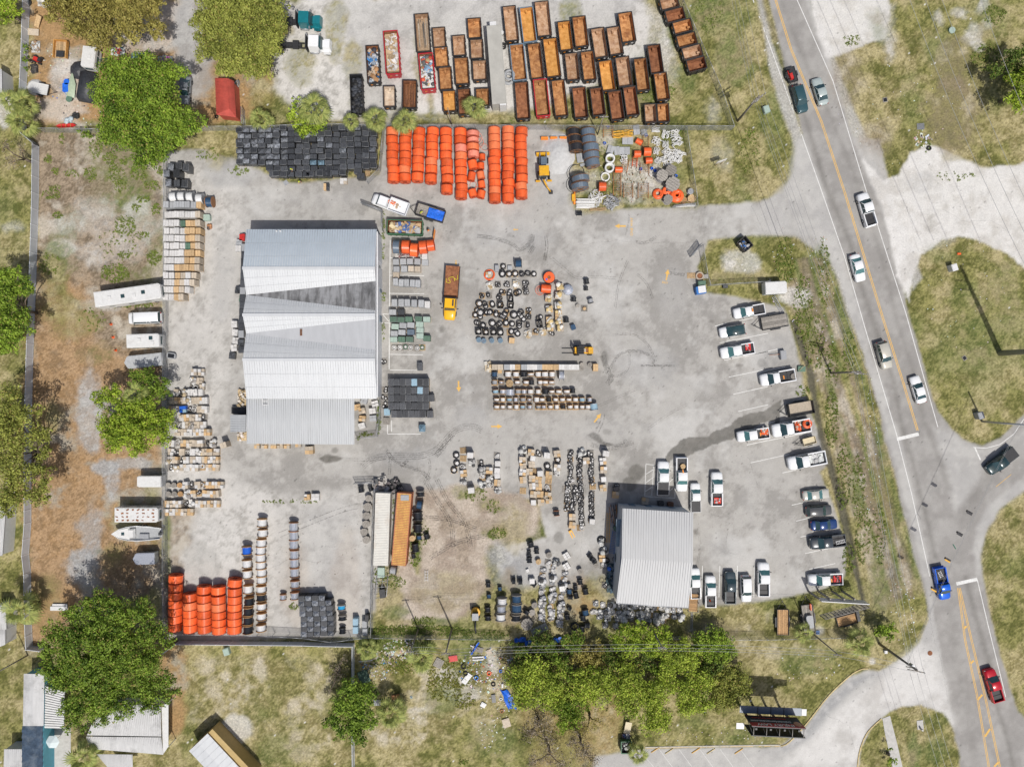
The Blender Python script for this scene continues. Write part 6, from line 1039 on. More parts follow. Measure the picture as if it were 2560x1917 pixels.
# drum-on-pallet rows of the centre
def pdrum(label,f,x,y,r,w,mc,wood,group,seed):
 ps=[('pallet',pallet(),M[wood])]+up(drum_parts(r,w,M[mc],M['dwood']if mc!='blackc' else M['dsteel'],.8),.14);return put('palletised_drum',label,'cable drum',ps,W(f,x,y,.8,0),R(rnd.uniform(-3,3)),group)
rowsD=[(365,[(585,1.0),(715,.9),(840,.8),(955,.5),(1075,.9),(1185,.9),(1300,.95)],.62),(495,[(368,.8),(475,.5),(735,.6),(880,.6),(965,.8),(1110,.7),(1190,.6),(1292,.5)],.52),(645,[(385,.7),(500,.8),(750,.8),(845,.8),(950,.8),(1075,.8),(1195,.8),(1297,.5),(1408,.6),(1540,.6)],.58),(775,[(400,.5),(500,.7),(608,.6),(710,.8),(830,.7),(932,.5),(1050,.9),(1140,.6),(1250,.6),(1358,.6),(1470,.6),(1575,.5),(1682,.7),(1788,.7),(1912,.8)],.5),(893,[(402,.6),(500,.6),(612,.6),(720,.8),(822,.6),(940,.7),(1080,.6),(1165,.6),(1275,.6),(1378,.8),(1482,.5),(1595,.6),(1695,.7),(1790,.6),(1885,.7)],.5)]
mcs=['whitec','whitec','silver','whitec','whitec','greyc','blackc','whitec','silver','whitec','teal']
for rI,(y,xs2,r)in enumerate(rowsD):
 for k,(x,w)in enumerate(xs2):mc=mcs[(k*3+rI*5)%11];pdrum('%s cable drum on a pallet, %s from the left in the %s centre row'%({'whitec':'white','silver':'silver','greyc':'grey','blackc':'black','teal':'pale blue'}[mc],ORD[k+1],ORD[rI+1]),'D',x,y,r*rnd.uniform(.9,1.1),w,mc,'wood' if(k+rI)%3==1 or(rI>2 and k in(6,7,8,9,10,11,12))else 'gwood','drums on pallets in the centre rows',k)
drm('silver wrapped drum at the left of the fourth centre row','D',615,655,0,.85,1.0,'silver','steel',None,False,.95);drm('pale blue drum turned at the lower right end of the centre rows','D',1985,890,8,.8,1.1,'teal','steel');drm('silver drum in the centre rows under the carton row','D',1458,375,90,.95,.8,'silver','steel');drm('black drum at the right end of the fourth centre row','D',1640,630,0,.5,.8,'blackc','dsteel');drm('navy drum at the left end under the carton row','D',365,365,0,.55,.9,'bluebk','dsteel')
for k,(x,m)in enumerate([(367,'tcard'),(460,'tcard'),(562,'greybox'),(655,'wcard'),(740,'card'),(842,'greybox'),(935,'wcard'),(1020,'wcard'),(1100,'greybox'),(1182,'card'),(1268,'card'),(1362,'card'),(1455,'wcard'),(1540,'wcard'),(1620,'wcard'),(1697,'wcard')]):put('carton_pallet','%s pallet load, %s from the left in the top centre row'%({'tcard':'tan','card':'brown','greybox':'grey','wcard':'white wrapped'}[m],ORD[k+1]),'pallet load',wrapl(1.0,1.0,1.3,M[m],k),W('D',x,245,1.3,0),0,'pallet loads in the top centre row')
for k,(x,y,m)in enumerate([(1785,205,'whitec'),(1915,205,'whitec'),(1785,265,'whitec')]):drm('small white drum near the right end of the top centre row, %s one'%ORD[k+1],'D',x,y,0,.38,.5,m,'gwood',None,True)
put('carton_pallet','single brown carton pallet at the far right of the top row','pallet load',wrapl(.9,1.3,.9,M['card'],3),W('D',2008,250,1,0));put('carton_pallet','toppled pale cartons at the left end of the top row','pallet load',[('heap',heapm(1.2,1.6,.3,.8,16,[(.5,.42,.3),(.45,.33,.18),(.6,.57,.5)],4,'bp'),SCRAP)],W('D',265,235,.8,0));put('open_carton','small open carton below the top centre row','carton',[('carton',rbox(.7,.6,.5,.05),M['card'])],W('D',452,320,.5,0))
CO=[(255,280,1,.6,0),(635,165,1,.42,1),(745,190,0,0,5),(535,200,0,0,6),(630,290,2,.5,1),(730,290,1,.5,1),(830,285,1,.5,1),(930,290,3,.36,1),(1040,285,3,.36,1),(1135,290,1,.42,1),(420,480,0,0,3),(550,455,5,.26,1),(700,455,5,.26,1),(850,460,0,0,4),(1000,440,5,.26,1),(990,520,6,.26,1),(1010,590,5,.26,1),(625,590,5,.28,1),(735,590,5,.28,1),(860,590,2,.45,1),(295,640,6,.25,1),(410,645,2,.3,1),(570,670,5,.3,1),(755,690,3,.3,2),(245,770,1,.55,1),(350,785,2,.4,1),(445,780,2,.42,1),(590,800,4,.3,2),(760,800,1,.3,2),(210,880,1,.42,1),(180,955,1,.42,1),(262,920,1,.6,1),(262,985,1,.42,1),(345,920,2,.42,1),(435,915,2,.42,1),(530,935,2,.4,1),(600,975,2,.36,1),(690,920,2,.42,1),(670,1005,2,.36,1),(810,955,1,.6,1),(915,930,2,.42,1),(945,1010,2,.4,1),(1045,885,6,.26,1),(1045,990,6,.26,1),(230,1080,2,.42,1),(325,1130,2,.42,1),(458,1090,1,.55,1),(560,1100,2,.42,1),(685,1110,2,.45,1),(780,1100,1,.45,1),(885,1120,2,.45,1),(1020,1120,6,.26,1),(235,1225,1,.45,2),(355,1235,1,.42,2),(478,1235,1,.42,2),(590,1240,1,.5,2),(740,1235,2,.42,1),(860,1245,2,.45,1),(1160,1230,5,.25,1),(1220,1000,2,.36,1),(1225,1105,5,.22,2),(1430,1255,6,.24,1),(1040,1260,0,0,3),(1285,1225,0,0,3)]
GC='coil pallets in the upper centre'
for k,(x,y,n,r,kind)in enumerate(CO):
 la=None
 if kind in(1,2):
  rw=int((y-120)/105);cl=1+sum(1 for q in CO if int((q[1]-120)/105)==rw and q[4]in(1,2)and(q[0],q[1])<(x,y))
  put('coil_pallet','%s of black coils%s, %s from left in upper centre row %s'%(['','stack','pair','heap','heap','jumble','pile'][n],' in a crate' if kind==2 else '',ORD[cl],['one','two','three','four','five','six','seven','eight','nine','ten','eleven'][rw]),'hose coils',coill(n,r,M['blackh'],k,True,True,kind==2,1.0,1.05),W('C',x,y,.5,0),rnd.uniform(-.15,.15),GC)
 elif kind in(3,4):put('carton_heap',['white and tan cartons heaped in the coil block','tilted tan box of small coils in the coil block','white wrapper heap at the lower right of the coil block','open white carton with orange bits by the coil block'][{420:0,850:1,1040:2,1285:3}[x]],'carton heap',[('heap',heapm(1.1,1.2,.2,.6,22,[(.6,.57,.5),(.5,.38,.22),(.62,.62,.6)],k,'bp',.6),SCRAP)],W('C',x,y,.5,0),.3)
 elif kind==5:put('flat_carton','flat grey carton at the top of the coil block','carton',[('carton',rbox(.8,.7,.5,.05),M['greybox'])],W('C',x,y,.5,0))
 elif kind==6:put('steel_bin','dark narrow steel bin at the top of the coil block','bin',[('bin',rbox(.7,1.1,.8,.05),M['greyc'])],W('C',x,y,.8,0))
 elif kind==0:put('coil_box','slatted crate with a boxed coil inside the orange hose ring','crate',boxl(.9,.9,.6,[M['wcard'],M['card']],k),W('C',395,300,.7,0))
for k,(x,y,la,g_)in enumerate([(240,1360,'dark blue ',2),(320,1375,'navy ',2),(450,1370,'slate ',1),(590,1370,'steel blue ',1)]):drm(la+'capped drum on the bottom row of the coil block','C',x,y,0,.42,.7,'bluebk','bluep' if False else 'dumpb',None,True)
put('carton_pallet','single tan carton pallet at the bottom of the coil block','pallet load',wrapl(1.0,1.0,.9,M['card'],7),W('C',775,1370,1,0),-.1)
for k,(x,y,m)in enumerate([(1560,500,'card'),(1375,680,'wcard'),(1535,640,'wcard'),(1530,800,'card'),(1385,860,'wcard'),(1535,935,'card'),(1390,1040,'wcard'),(1540,1045,'card'),(1400,1160,'wcard'),(1565,1170,'card')]):put('carton_pallet','%s, %s down in the %s column right of the coils'%({'card':'tan cartons under torn wrap','wcard':'white bagged cartons'}[m],ORD[k//2+1],'left' if x<1450 else 'right'),'pallet load',boxl(1.15,1.1,.9,[M[m],M['wcard'],M['tcard'],M['card']],k+10)+[('bag_heap',heapm(.9,.9,1.05,1.15,8,[(.62,.6,.55),(.55,.42,.2)],k,'pg',.5),SCRAP)],W('C',x,y,1,0),rnd.uniform(-.1,.1),'carton pallets right of the coils')
put('silver_wrapped_heap','silver film wrapped round pallet beside the tan carton pallet','wrapped pallet',[('heap',MB().lathe([(0,1.2),(.5,1.15),(.9,.9),(1.0,.4),(.95,.05)],n=9,smooth=False).mesh('heap'),M['silver'])],W('C',1690,545,1,0));put('pallet_stack','empty pallet with a cream sack on top, right of the coils','pallet',[('pallet',pallet(),M['gwood']),('sack',MB().lathe([(0,.35),(.3,.3),(.35,.15),(.2,.1)],(0,0,.05),n=8).mesh('sack'),M['card'])],W('C',1955,850,.3,0))
# west carton block
GW='cartons in the west block'
wr=[(108,1435,1740,7),(193,1435,1740,7),(268,1435,1740,7),(335,1435,1740,7),(398,1435,1738,7),(463,1435,1735,7),(525,1432,1732,7),(588,1432,1730,7),(650,1432,1728,7),(718,1432,1700,6),(780,1435,1690,6),(842,1432,1645,5),(905,1432,1595,4)]
for rI,(y,x0,x1,n)in enumerate(wr):
 for k in range(n):
  x=x0+(x1-x0)*k/(n-.3);m='wcard' if k<4-(rI>7)*2 else('tcard' if k==n-1 and rI%3 else 'card')
  if(rI,k)in((2,3),(5,4)):m='greenbox'
  if rI<2 and k<6:m='wcard' if rI else 'greybox'
  if rI in(4,7)and k==4:m='card'
  if rI>8 and k>2:m='tcard' if k%2 else 'wcard'
  put('carton_pallet','%s pallet load, %s from the fence in the %s row of the west block'%({'wcard':'white','tcard':'dusty','card':'tan','greenbox':'green','greybox':'grey'}[m],ORD[k+1],ORD[rI+1]),'pallet load',wrapl(.95,1.12,rnd.choice([1.4,1.6,1.8]),M[m],k),W('01',x,y,1.8,0),rnd.uniform(-.04,.04),GW)
for k,(x,y)in enumerate([(1445,1500),(1530,1500),(1610,1450),(1450,1575),(1525,1580),(1590,1585),(1540,1430),(1470,1440)]):put('enclosure_pallet','black enclosure pallet in the small stack north of the white drums, '+ORD[k+1]+' one','enclosure',encl(1.1,1.3,1.4 if k>2 else 1.8,M['blackbox'],k,M['sheen']if k in(0,3,7)else None),W('00',x,y,1.6,0),rnd.uniform(-.1,.1),'black stack north of the white drums')
put('reel_crate','small green reel crate beside the west carton block','crate',[('crate',rbox(1.2,1.1,.7,.2),M['ltgreen'])],W('01',1780,220,.7,0));put('clay_pots','broken brown pots beside the west carton block','pots',[('heap',heapm(.7,.8,.05,.3,12,[(.4,.2,.1),(.1,.08,.07)],9,'bg',.5),SCRAP)],W('01',1805,300,.3,0));put('tub','grey rimmed black tub standing alone on the west paving','tub',[('tub',rbox(1.5,1.0,.6,.3),M['greyc']),('lining',MB().box((0,0,.61),(1.1,.7,.02)).mesh('lining'),M['blackc'])],W('01',1475,1412,.6,0),-.15)
GB='black enclosure pallets in the north block'
for rI in range(9):
 y0=1108+rI*47.5
 for k in range(19):
  x=-148+k*64+(rI%2)*8;sag=16*math.sin((x+150)/900*3.0)*(rI/9)+(14 if x<200 and rI<3 else 0)
  if(rI>=7 and x<60)or(x>1050)or(rI==8 and(x>780 or x<150))or(rI==7 and x>1030):continue
  y=y0+sag+rnd.uniform(-3,3);film=M['sheen']if(x<250 and rI<7 and(k+rI)%3)or rnd.random()<.06 else None
  if(rI,k)in((6,10),(6,11)):film=M['sheenb']
  put('enclosure_pallet','black boxed pallet, %s from the left in the %s row of the north block'%(ORD[k+1],ORD[rI+1]),'enclosure',encl(1.2,.9,rnd.choice([1.2,1.4,1.6,1.0]),M['blackbox'],k,film,rnd.choice([1,2,2,2])),W('10',x+rnd.uniform(-3,3),y,1.5,0),rnd.uniform(-.06,.06),GB)
for k,(x,y)in enumerate([(150,1500),(270,1490),(465,1498),(545,1490),(610,1500),(745,1480),(880,1475),(905,1520)]):put('enclosure_pallet','black boxed pallet in the loose front row of the north block, %s from the left'%ORD[k+1],'enclosure',encl(1.4,1.1,1.2,M['blackbox'],k),W('10',x,y,1.2,0),rnd.uniform(-.15,.1),'loose front row of black pallets')
put('pallet_stack','small stack of bare wooden pallets beside the black pallets','pallet',[('pallet',pallet(.8,1.0),M['wood'],(0,0,z))for z in(0,.15,.3)],W('10',962,1492,.5,0));put('open_crate','cream crate with a white coil on the drive','crate',boxl(1.2,1.0,.4,[M['wcard'],M['tcard']],4),W('10',755,1562,.5,0));put('open_crate','small crate half black on the drive below the black pallets','crate',boxl(.9,1.2,.6,[M['card'],M['blackbox']],5),W('10',606,1612,.7,0));put('floor_plate','dark square panel lying on the drive below the black pallets','panel',[('panel',MB().box((0,0,.05),(.8,.8,.08)).mesh('panel'),M['greyc'])],W('10',258,1578),.6)
for rI in range(8):
 for k in range(5):
  if rI==0 and k>3:continue
  x,y=400+k*58+(rI>3)*10,205+rI*44+k*-2
  if rI<2:x-=10
  put('enclosure_pallet','black boxed pallet, %s from the left in the %s row of the lower yard stack'%(ORD[k+1],ORD[rI+1]),'enclosure',encl(1.1,.9,1.8,M['blackbox'],k,M['sheen']if(k+rI)%2 else None),W('13',x,y,2,0),rnd.uniform(-.04,.04),'black pallets in the lower yard stack')
for k,(x,y,s_,m)in enumerate([(857,405,.9,'teal'),(857,475,.9,'teal'),(935,425,.8,'greybox'),(938,492,.8,'greybox'),(955,375,.6,'dsteel')]):put('storage_tank',['upper pale blue tote by the lower yard fence','lower pale blue tote by the lower yard fence','grey steel cabinet against the corner fence','second grey steel cabinet below the first','black frame box above the steel cabinets'][k],'tote',[('tote',rbox(s_,1.2,1.3,.1,.05),M[m])],W('13',x,y,1.3,0))
# stacks beside the warehouse
def grid(f,pts,maker,label,cat,name,group,h=1.0):
 for k,(x,y)in enumerate(pts):put(name,label%ORD[k+1],cat,maker(k),W(f,x,y,h,0),rnd.uniform(-.05,.05),group)
grid('K',[(610,1160),(830,1150),(1040,1145),(1270,1150)],lambda k:encl(1.05,1.05,.8,M['greybox'],k,None,2),'grey lidded box pallet, %s in the first row by the warehouse','enclosure','enclosure_pallet','grey pallets, first row');grid('K',[(625,1385),(860,1370),(1070,1370),(1270,1380),(610,1560)],lambda k:encl(1.05,1.1,.8,M['greybox']if k<2 else M['tcard'],k,None,1 if k==2 else 2),'pale grey box pallet, %s in the second row by the warehouse','enclosure','enclosure_pallet','grey pallets, second row')
put('enclosure_pallet','pale lidded box with a dark slot right of the grey rows','enclosure',encl(1.0,1.0,1.0,M['wcard'],1,None,1),W('K',1490,1000,1,0));put('enclosure_pallet','flat grey box pallet below the slotted one','enclosure',encl(1.2,1.0,.6,M['greybox'],1,None,1),W('K',1500,1180,.8,0));put('scrap_pile','grey and red scrap heap between the reels and the box pallets','scrap',[('heap',heapm(3.6,.9,.1,.5,40,[(.5,.48,.45),(.25,.12,.12),(.35,.33,.32)],12,'bps',.6),SCRAP)],W('K',900,960,.3,0))
grid('11',[(1205,775),(1253,783),(1300,783),(1350,787),(1396,790)],lambda k:encl(.95,1.3,1.4,M['greybox'],k,None,2),'tall grey box pallet, %s from the left in the third row','enclosure','enclosure_pallet','grey pallets, third row',1.4);grid('11',[(1195,955),(1253,955),(1306,955),(1365,960),(1425,962),(1478,972)],lambda k:encl(1.0,1.3,1.4,M['greybox']if k<5 else M['wcard'],k,None,2),'grey box on a yellow pallet, %s from the left in the fourth row','enclosure','enclosure_pallet','grey pallets, fourth row',1.4)
GG='green box pallets by the warehouse'
gp=[(1178,1036,'greybox'),(1250,1036,'blackbox'),(1184,1098,'greenbox'),(1250,1102,'greenbox'),(1318,1098,'greenbox'),(1402,1095,'greenbox'),(1472,1098,'ltgreen'),(1200,1160,'ltgreen'),(1268,1152,'greybox'),(1335,1148,'greybox'),(1410,1142,'ltgreen'),(1192,1220,'greybox'),(1258,1210,'greybox'),(1335,1208,'bluegrey'),(1414,1192,'ltgreen'),(1188,1272,'ltgreen'),(1256,1270,'greenbox'),(1324,1270,'greenbox'),(1414,1242,'ltgreen'),(1473,1262,'greenbox')]
for k,(x,y,m)in enumerate(gp):put('enclosure_pallet','%s box pallet, %s of the green and grey group'%({'greybox':'grey','greenbox':'dark green','ltgreen':'pale green','blackbox':'black','bluegrey':'blue grey'}[m],ORD[k+1]),'enclosure',encl(1.3,1.0,1.0,M[m],k,None,2),W('11',x,y,1.1,0),rnd.uniform(-.06,.02),GG)
for k,(x,y)in enumerate([(1188,1340),(1238,1340),(1285,1335),(1330,1340),(1388,1345),(1430,1340)]):put('coil_crate',['white','cream','green','pale','mixed','teal'][k]+' coil crate in the row under the green boxes','crate',coill(1,.36,M['greenbox']if k in(2,5)else M['wcard'],k,True,True),W('11',x,y,.7,0),0,'coil crates under the green boxes')
put('steel_bin','small black bin standing alone in the empty bay','bin',[('bin',rbox(.9,1.4,.9,.08),M['blackbox'])],W('11',1413,1505,.9,0));
GK='dark box pallets at the south bay'
for rI,y in enumerate([-15,55,122,190,258]):
 for k in range(7 if rI else 7):
  x=1165+k*50+(25 if rI==4 else 0)
  if rI==4 and k>5:continue
  put('enclosure_pallet','%s box pallet, %s from the left in the %s row of the south bay'%('pale blue' if(rI,k)in((0,4),(1,5))else 'black',ORD[k+1],ORD[rI+1]),'enclosure',encl(1.0,1.3,1.6,M['teal']if(rI,k)in((0,4),(1,5))else M['blackbox'],k,None,1 if k%3==0 else 2),W('12',x,y,1.7,0),rnd.uniform(-.05,.05),GK)
for k,(x,y,m)in enumerate([(1108,50,'wcard'),(1105,115,'wcard'),(1100,180,'blackh'),(1130,240,'teal'),(1510,120,'blackbox'),(1500,260,'blackbox'),(1432,380,'teal'),(1118,320,'gwood')]):put('mixed_pallet',['white rimmed coil crate, top of three by the wall','white rimmed coil crate, second by the wall','black coil crate, third by the wall','pale blue crate at the left of the dark boxes','black crate on a tan pallet right of the dark boxes','black crate with a bare pallet at the lower right','pale blue wrapped sheet stack in the marked bay','grey slatted pallet below the wall crates'][k],'pallet load',(coill(3,.26,M['blackh'],k,True)if k<3 else encl(1.1,1.3,.8 if k<7 else.2,M[m],k,M['sheenb']if k==6 else None)),W('12',x,y,.9,0),rnd.uniform(-.1,.1))
for k,(x,y,m)in enumerate([(930,145,'greyc'),(1025,170,'wcard'),(1003,232,'wcard'),(912,232,'card'),(915,298,'card'),(1008,295,'greybox'),(912,360,'wcard'),(868,200,'card')]):put('mixed_pallet',['dark coil pallet','white tote','off white tote','orange brown carton pallet','tan torn carton pallet','grey tote','cream carton pallet','narrow carton pallet'][k]+' in the pen beside the lean-to','pallet load',boxl(1.1,1.0,.8,[M[m],M['tcard']if k in(3,4)else M[m]],k),W('12',x,y,.9,0),rnd.uniform(-.3,.3))
for k,x in enumerate([5,70,150,205,265,360]):put('mixed_pallet',['tan','pale','dusty','mixed','brown','flat tan'][k]+' carton pallet peeking out below the lean-to roof','pallet load',boxl(1.0,1.1,.6 if k<5 else.3,[M['card'],M['tcard']],k),W('12',x,528 if k<5 else 516,.7,0),0,'cartons under the lean-to edge')
put('carton_pallet','tan carton pallet alone on the drive below the lean-to','pallet load',boxl(1.4,1.3,1.0,[M['card'],M['tcard']],2),W('12',458,570,1,0),.05);put('mixed_pallet','left pallet of white coils on the sand edge','pallet load',boxl(1.0,1.0,.7,[M['wcard'],M['card']],3),W('12',440,975,.8,0));put('mixed_pallet','right pallet of white coils on the sand edge','pallet load',boxl(1.3,1.2,.9,[M['wcard']],4),W('12',510,975,.9,0))
for k in range(13):put('wall_crate','dark crate against the west warehouse wall, %s from the top'%ORD[k+1],'crate',[('crate',rbox(.9,1.3,1.0,.06),M['blackbox' if k not in(0,6,12)else 'greyc'])],W('01',2105-k*2.2,480+k*62,1,0),0,'crates along the west warehouse wall')
for k,(x,y,m)in enumerate([(2085,390,'redp'),(2060,435,'greybox'),(2055,485,'wcard'),(2050,845,'blackbox'),(2085,920,'greenbox'),(2020,1140,'wcard'),(2025,1212,'wcard'),(2030,1282,'wcard'),(2017,1345,'wcard'),(2000,1412,'blackbox'),(2075,1140,'blackbox'),(2080,1215,'blackbox'),(2075,1300,'blackbox'),(2080,1360,'blackbox')]):put('wall_pallet',['red crate','grey crate','pale crate','black double crate','green lidded bin','top white bag pallet','second white bag pallet','third white bag pallet','fourth white bag pallet','black bag pallet','upper dark pallet','second dark pallet','third dark pallet','lowest dark pallet'][k]+' beside the west wall of the warehouse','pallet load',boxl(1.0,1.1,.8,[M[m]],k),W('01',x,y,.9,0),rnd.uniform(-.3,.2)if 4<k<10 else 0)
put('gas_cage','black cage with equipment by the side shed','cage',[('cage',rbox(2.4,1.2,.8,.1),M['dsteel'])],W('02',2055,225,.8,0));put('scrap_pile','tan cartons spilling from behind the warehouse corner','scrap',[('heap',heapm(1.4,3.0,.2,.9,30,[(.5,.38,.22),(.6,.55,.48)],31,'bp',.7),SCRAP)],W('02',2080,125,.6,0));put('scrap_pile','pale cartons behind the side shed','scrap',[('heap',heapm(1.6,1.6,.2,.7,18,[(.5,.38,.22),(.55,.5,.46)],32,'bp',.7),SCRAP)],W('02',2080,450,.6,0));put('scrap_pile','small coil heap by the middle of the east warehouse wall','scrap',coill(4,.25,M['blackh'],3),W('11',1098,1460,.6,0));
# big jumble on the west side
rowsW=[(45,380,520,2),(140,370,500,2),(200,360,520,3),(265,180,510,6),(355,140,560,7),(450,140,560,7),(540,250,540,5),(620,220,540,5),(700,200,590,6),(820,80,640,9),(915,120,680,9),(1000,110,680,9),(1085,110,680,8),(1275,100,730,10),(1370,100,690,9),(1480,80,690,9),(1570,70,400,5)]
mix=['wcard','tcard','card','wcard','coil','card','wcard','heap','tcard','coilw']
for rI,(y,x0,x1,n)in enumerate(rowsW):
 for k in range(n):
  x=x0+(x1-x0)*(k+.5)/n;m=mix[(k*3+rI*7+(rI*k)%3)%10];a=rnd.uniform(-.12,.12)
  if rI>12 and k>=n-3:m='card'
  if(rI,k)==(5,2):m='tarpb'
  if rI in(13,14)and k<3:m='drumf'
  wd=min(1.3,(x1-x0)/n/4.358*.07*.97);la=', %s from the left in the %s row of the west jumble'%(ORD[k+1],ORD[rI+1])
  if m=='coil':put('coil_pallet','black coil pallet'+la,'hose coils',coill(3,.26,M['blackh'],k,True),W('W',x,y,.7,0),a,'coil pallets in the west jumble')
  elif m=='coilw':put('coil_pallet','pale coil pallet'+la,'hose coils',coill(2,.34,M['wcard'],k,False),W('W',x,y,.7,0),a,'pale coil pallets in the west jumble')
  elif m=='heap':put('carton_heap','torn wrapped carton heap'+la,'carton heap',[('pallet',pallet(),M['gwood']),('heap',heapm(wd,1.1,.4,.9,16,[(.6,.58,.54),(.5,.4,.25),(.62,.62,.6),(.3,.28,.26)],k+rI,'bpg',.6),SCRAP)],W('W',x,y,.8,0),a,'torn cartons in the west jumble')
  elif m=='drumf':drm('small round drum'+la,'W',x,y,0,.45,.7,'blackc','gwood' if k!=2 else 'dwood','small drums in the west jumble',True)
  elif m=='tarpb':put('covered_pallet','bright blue covered pallet in the west jumble','pallet load',boxl(1.1,1.1,.9,[M['teal'],M['bluec']],1),W('W',x,y,.9,0),a)
  else:put('carton_pallet',{'wcard':'white','tcard':'dusty','card':'brown'}[m]+' carton pallet'+la,'pallet load',boxl(wd,1.15,rnd.choice([.6,.8,1.0]),[M[m],M[m],M['wcard'],M['tcard']],k*7+rI),W('W',x,y,.9,0),a,'carton pallets in the west jumble')
put('carton_pallet','grey and tan tall pallet standing alone right of the jumble','pallet load',wrapl(1.1,1.0,1.8,M['tcard'],3),W('W',735,838,1.8,0),.3)
# centre south pallets
def jumble(f,items,grp,where):
 for k,(x,y,kind)in enumerate(items):
  la='%s, %s of %s';a=rnd.uniform(-.15,.15);c={'w':('white coil pallet',coill(2,.32,M['wcard'],k,True)),'k':('black coil pallet',coill(3,.28,M['blackh'],k,True)),'g':('grey tote',encl(1.0,1.0,.8,M['wcard'],k,None,1)),'c':('tan carton pallet',boxl(1.1,1.1,.9,[M['card'],M['tcard']],k)),'m':('mixed carton pallet',boxl(1.1,1.1,.8,[M['wcard'],M['card'],M['tcard']],k)),'p':('bare wooden pallet',[('pallet',pallet(),M['wood'])]),'h':('torn white bundle',[('pallet',pallet(),M['gwood']),('heap',heapm(1.0,1.0,.3,.8,18,[(.6,.6,.57),(.45,.44,.42),(.1,.1,.1)],k,'bpg',.5),SCRAP)]),'o':('coil in a ring',coill(1,.5,M['blackh'],k,True)),'t':('tall grey pallet',wrapl(1.05,1.0,1.6,M['wcard'],k))}[kind]
  put('mixed_pallet',la%(c[0],ORD[k+1],where),'pallet load',c[1],W(f,x,y,.8,0),a,grp)
jumble('12',[(1725,615,'o'),(1785,575,'p'),(1850,610,'t'),(1785,645,'p'),(1730,685,'o'),(1858,680,'h'),(1705,745,'o'),(1780,720,'w'),(1790,770,'m'),(1785,835,'h'),(1858,910,'t'),(1935,685,'k')],'pallets left of the centre south drive','the left group by the dirt');jumble('12',[(2078,620,'w'),(2085,685,'g'),(1948,745,'h'),(2012,745,'m'),(2080,745,'g'),(1955,810,'w'),(2015,815,'h'),(2080,790,'g'),(1958,875,'h'),(2020,870,'w'),(2082,850,'m'),(2085,915,'h')],'white pallets in the centre south','the white group')
jumble('22',[(95,570,'h'),(95,615,'w'),(90,655,'m'),(95,700,'c'),(92,760,'m'),(95,825,'c'),(95,925,'p'),(165,590,'c'),(180,640,'g'),(170,690,'c'),(150,755,'c'),(185,755,'p'),(172,815,'c'),(175,880,'m'),(185,950,'c'),(185,1020,'g'),(232,605,'k'),(300,610,'t'),(305,710,'o'),(243,770,'g'),(318,780,'c'),(228,825,'c'),(318,838,'p'),(230,885,'c'),(315,900,'w'),(243,950,'c'),(310,960,'c'),(250,1020,'c'),(318,1000,'c'),(388,600,'c'),(395,655,'o'),(390,720,'m'),(392,770,'h')],'tan pallets south of the yellow arrow','the tan group');jumble('22',[(605,590,'h'),(680,600,'k'),(640,660,'m'),(805,595,'t'),(785,665,'m'),(790,740,'m'),(790,820,'g'),(785,895,'c'),(520,1145,'c'),(520,1215,'m'),(590,1245,'w'),(465,915,'w'),(905,890,'k'),(895,955,'c'),(692,1185,'g'),(510,840,'w'),(525,1075,'k'),(1150,1010,'c')],'pallets around the long coil rows','the pallets round the coil rows')
for cI,(x0,y0,x1,y1,n)in enumerate([(508,590,505,1080,17),(582,640,605,1210,21),(685,650,690,1180,19)]):
 for k in range(n):
  t=k/(n-1);x=x0+(x1-x0)*t+(-25 if cI==0 and t>.55 else 0);y=y0+(y1-y0)*t
  if(cI,k)in((2,8),(2,9)):continue
  put('coil_stack','black hose coil stack, %s from the top in the %s long row'%(ORD[k+1],['left','middle','right'][cI]),'hose coils',coill(5,.25,M['blackh'],k*3+cI,True,k%2==0,False,1.0,.9),W('22',x+rnd.uniform(-5,5),y,.6,0),rnd.uniform(-.2,.2),'black coils in the long rows')
for k in range(6):put('coil_stack','black hose coil stack, %s down between the left and middle long rows'%ORD[k+1],'hose coils',coill(4,.25,M['blackh'],k*5,True,False),W('22',545-(k>2)*10,880+k*34,.6,0),0,'black coils between the long rows')
put('pallet_stack','two bare tan pallets in the gap of the right coil row','pallet',[('pallet',pallet(1.1,1.0),M['wood'],(0,0,z))for z in(0,.15)],W('22',698,885,.3,0));
T=tng('pallet_jack','yellow forked pallet jack lying below the coil rows','pallet jack',W('22',512,1285,.2,0),R(-62));b=MB();b.box((.3,.22,.1),(1.2,.18,.1));b.box((.3,-.22,.1),(1.2,.18,.1));b.box((-.4,0,.2),(.3,.6,.35));lk('fork',b.mesh('fork'),M['yel'],T);lk('handle',MB().tube([(-.5,0,.3),(-.9,0,.9)],.03,6).mesh('handle'),M['dsteel'],T)
def wrow(f,x0,y0,x1,y1,n,desc,grp,jit=8,kinds=(0,1,2)):
 for k in range(n):
  t=k/max(1,n-1);q=kinds[k%len(kinds)];ps=coill(3,.30,M['greyc']if q==0 else M['wcard'],k+n,True,True,False,1.0,1.0)if q<2 else[('pallet',pallet(),M['gwood']),('heap',heapm(1.1,1.1,.3,.75,20,[(.62,.62,.6),(.58,.57,.54),(.6,.6,.6),(.07,.07,.07),(.4,.39,.37)],k,'bpg',.5),SCRAP)]
  put('coil_bundle','%s coil bundle, %s from the start of %s'%(['striped','pale','torn white'][q],ORD[k+1],desc),'coil bundle',ps,W(f,x0+(x1-x0)*t+rnd.uniform(-jit,jit),y0+(y1-y0)*t+rnd.uniform(-jit,jit)*.5,.7,0),rnd.uniform(-.3,.3),grp)
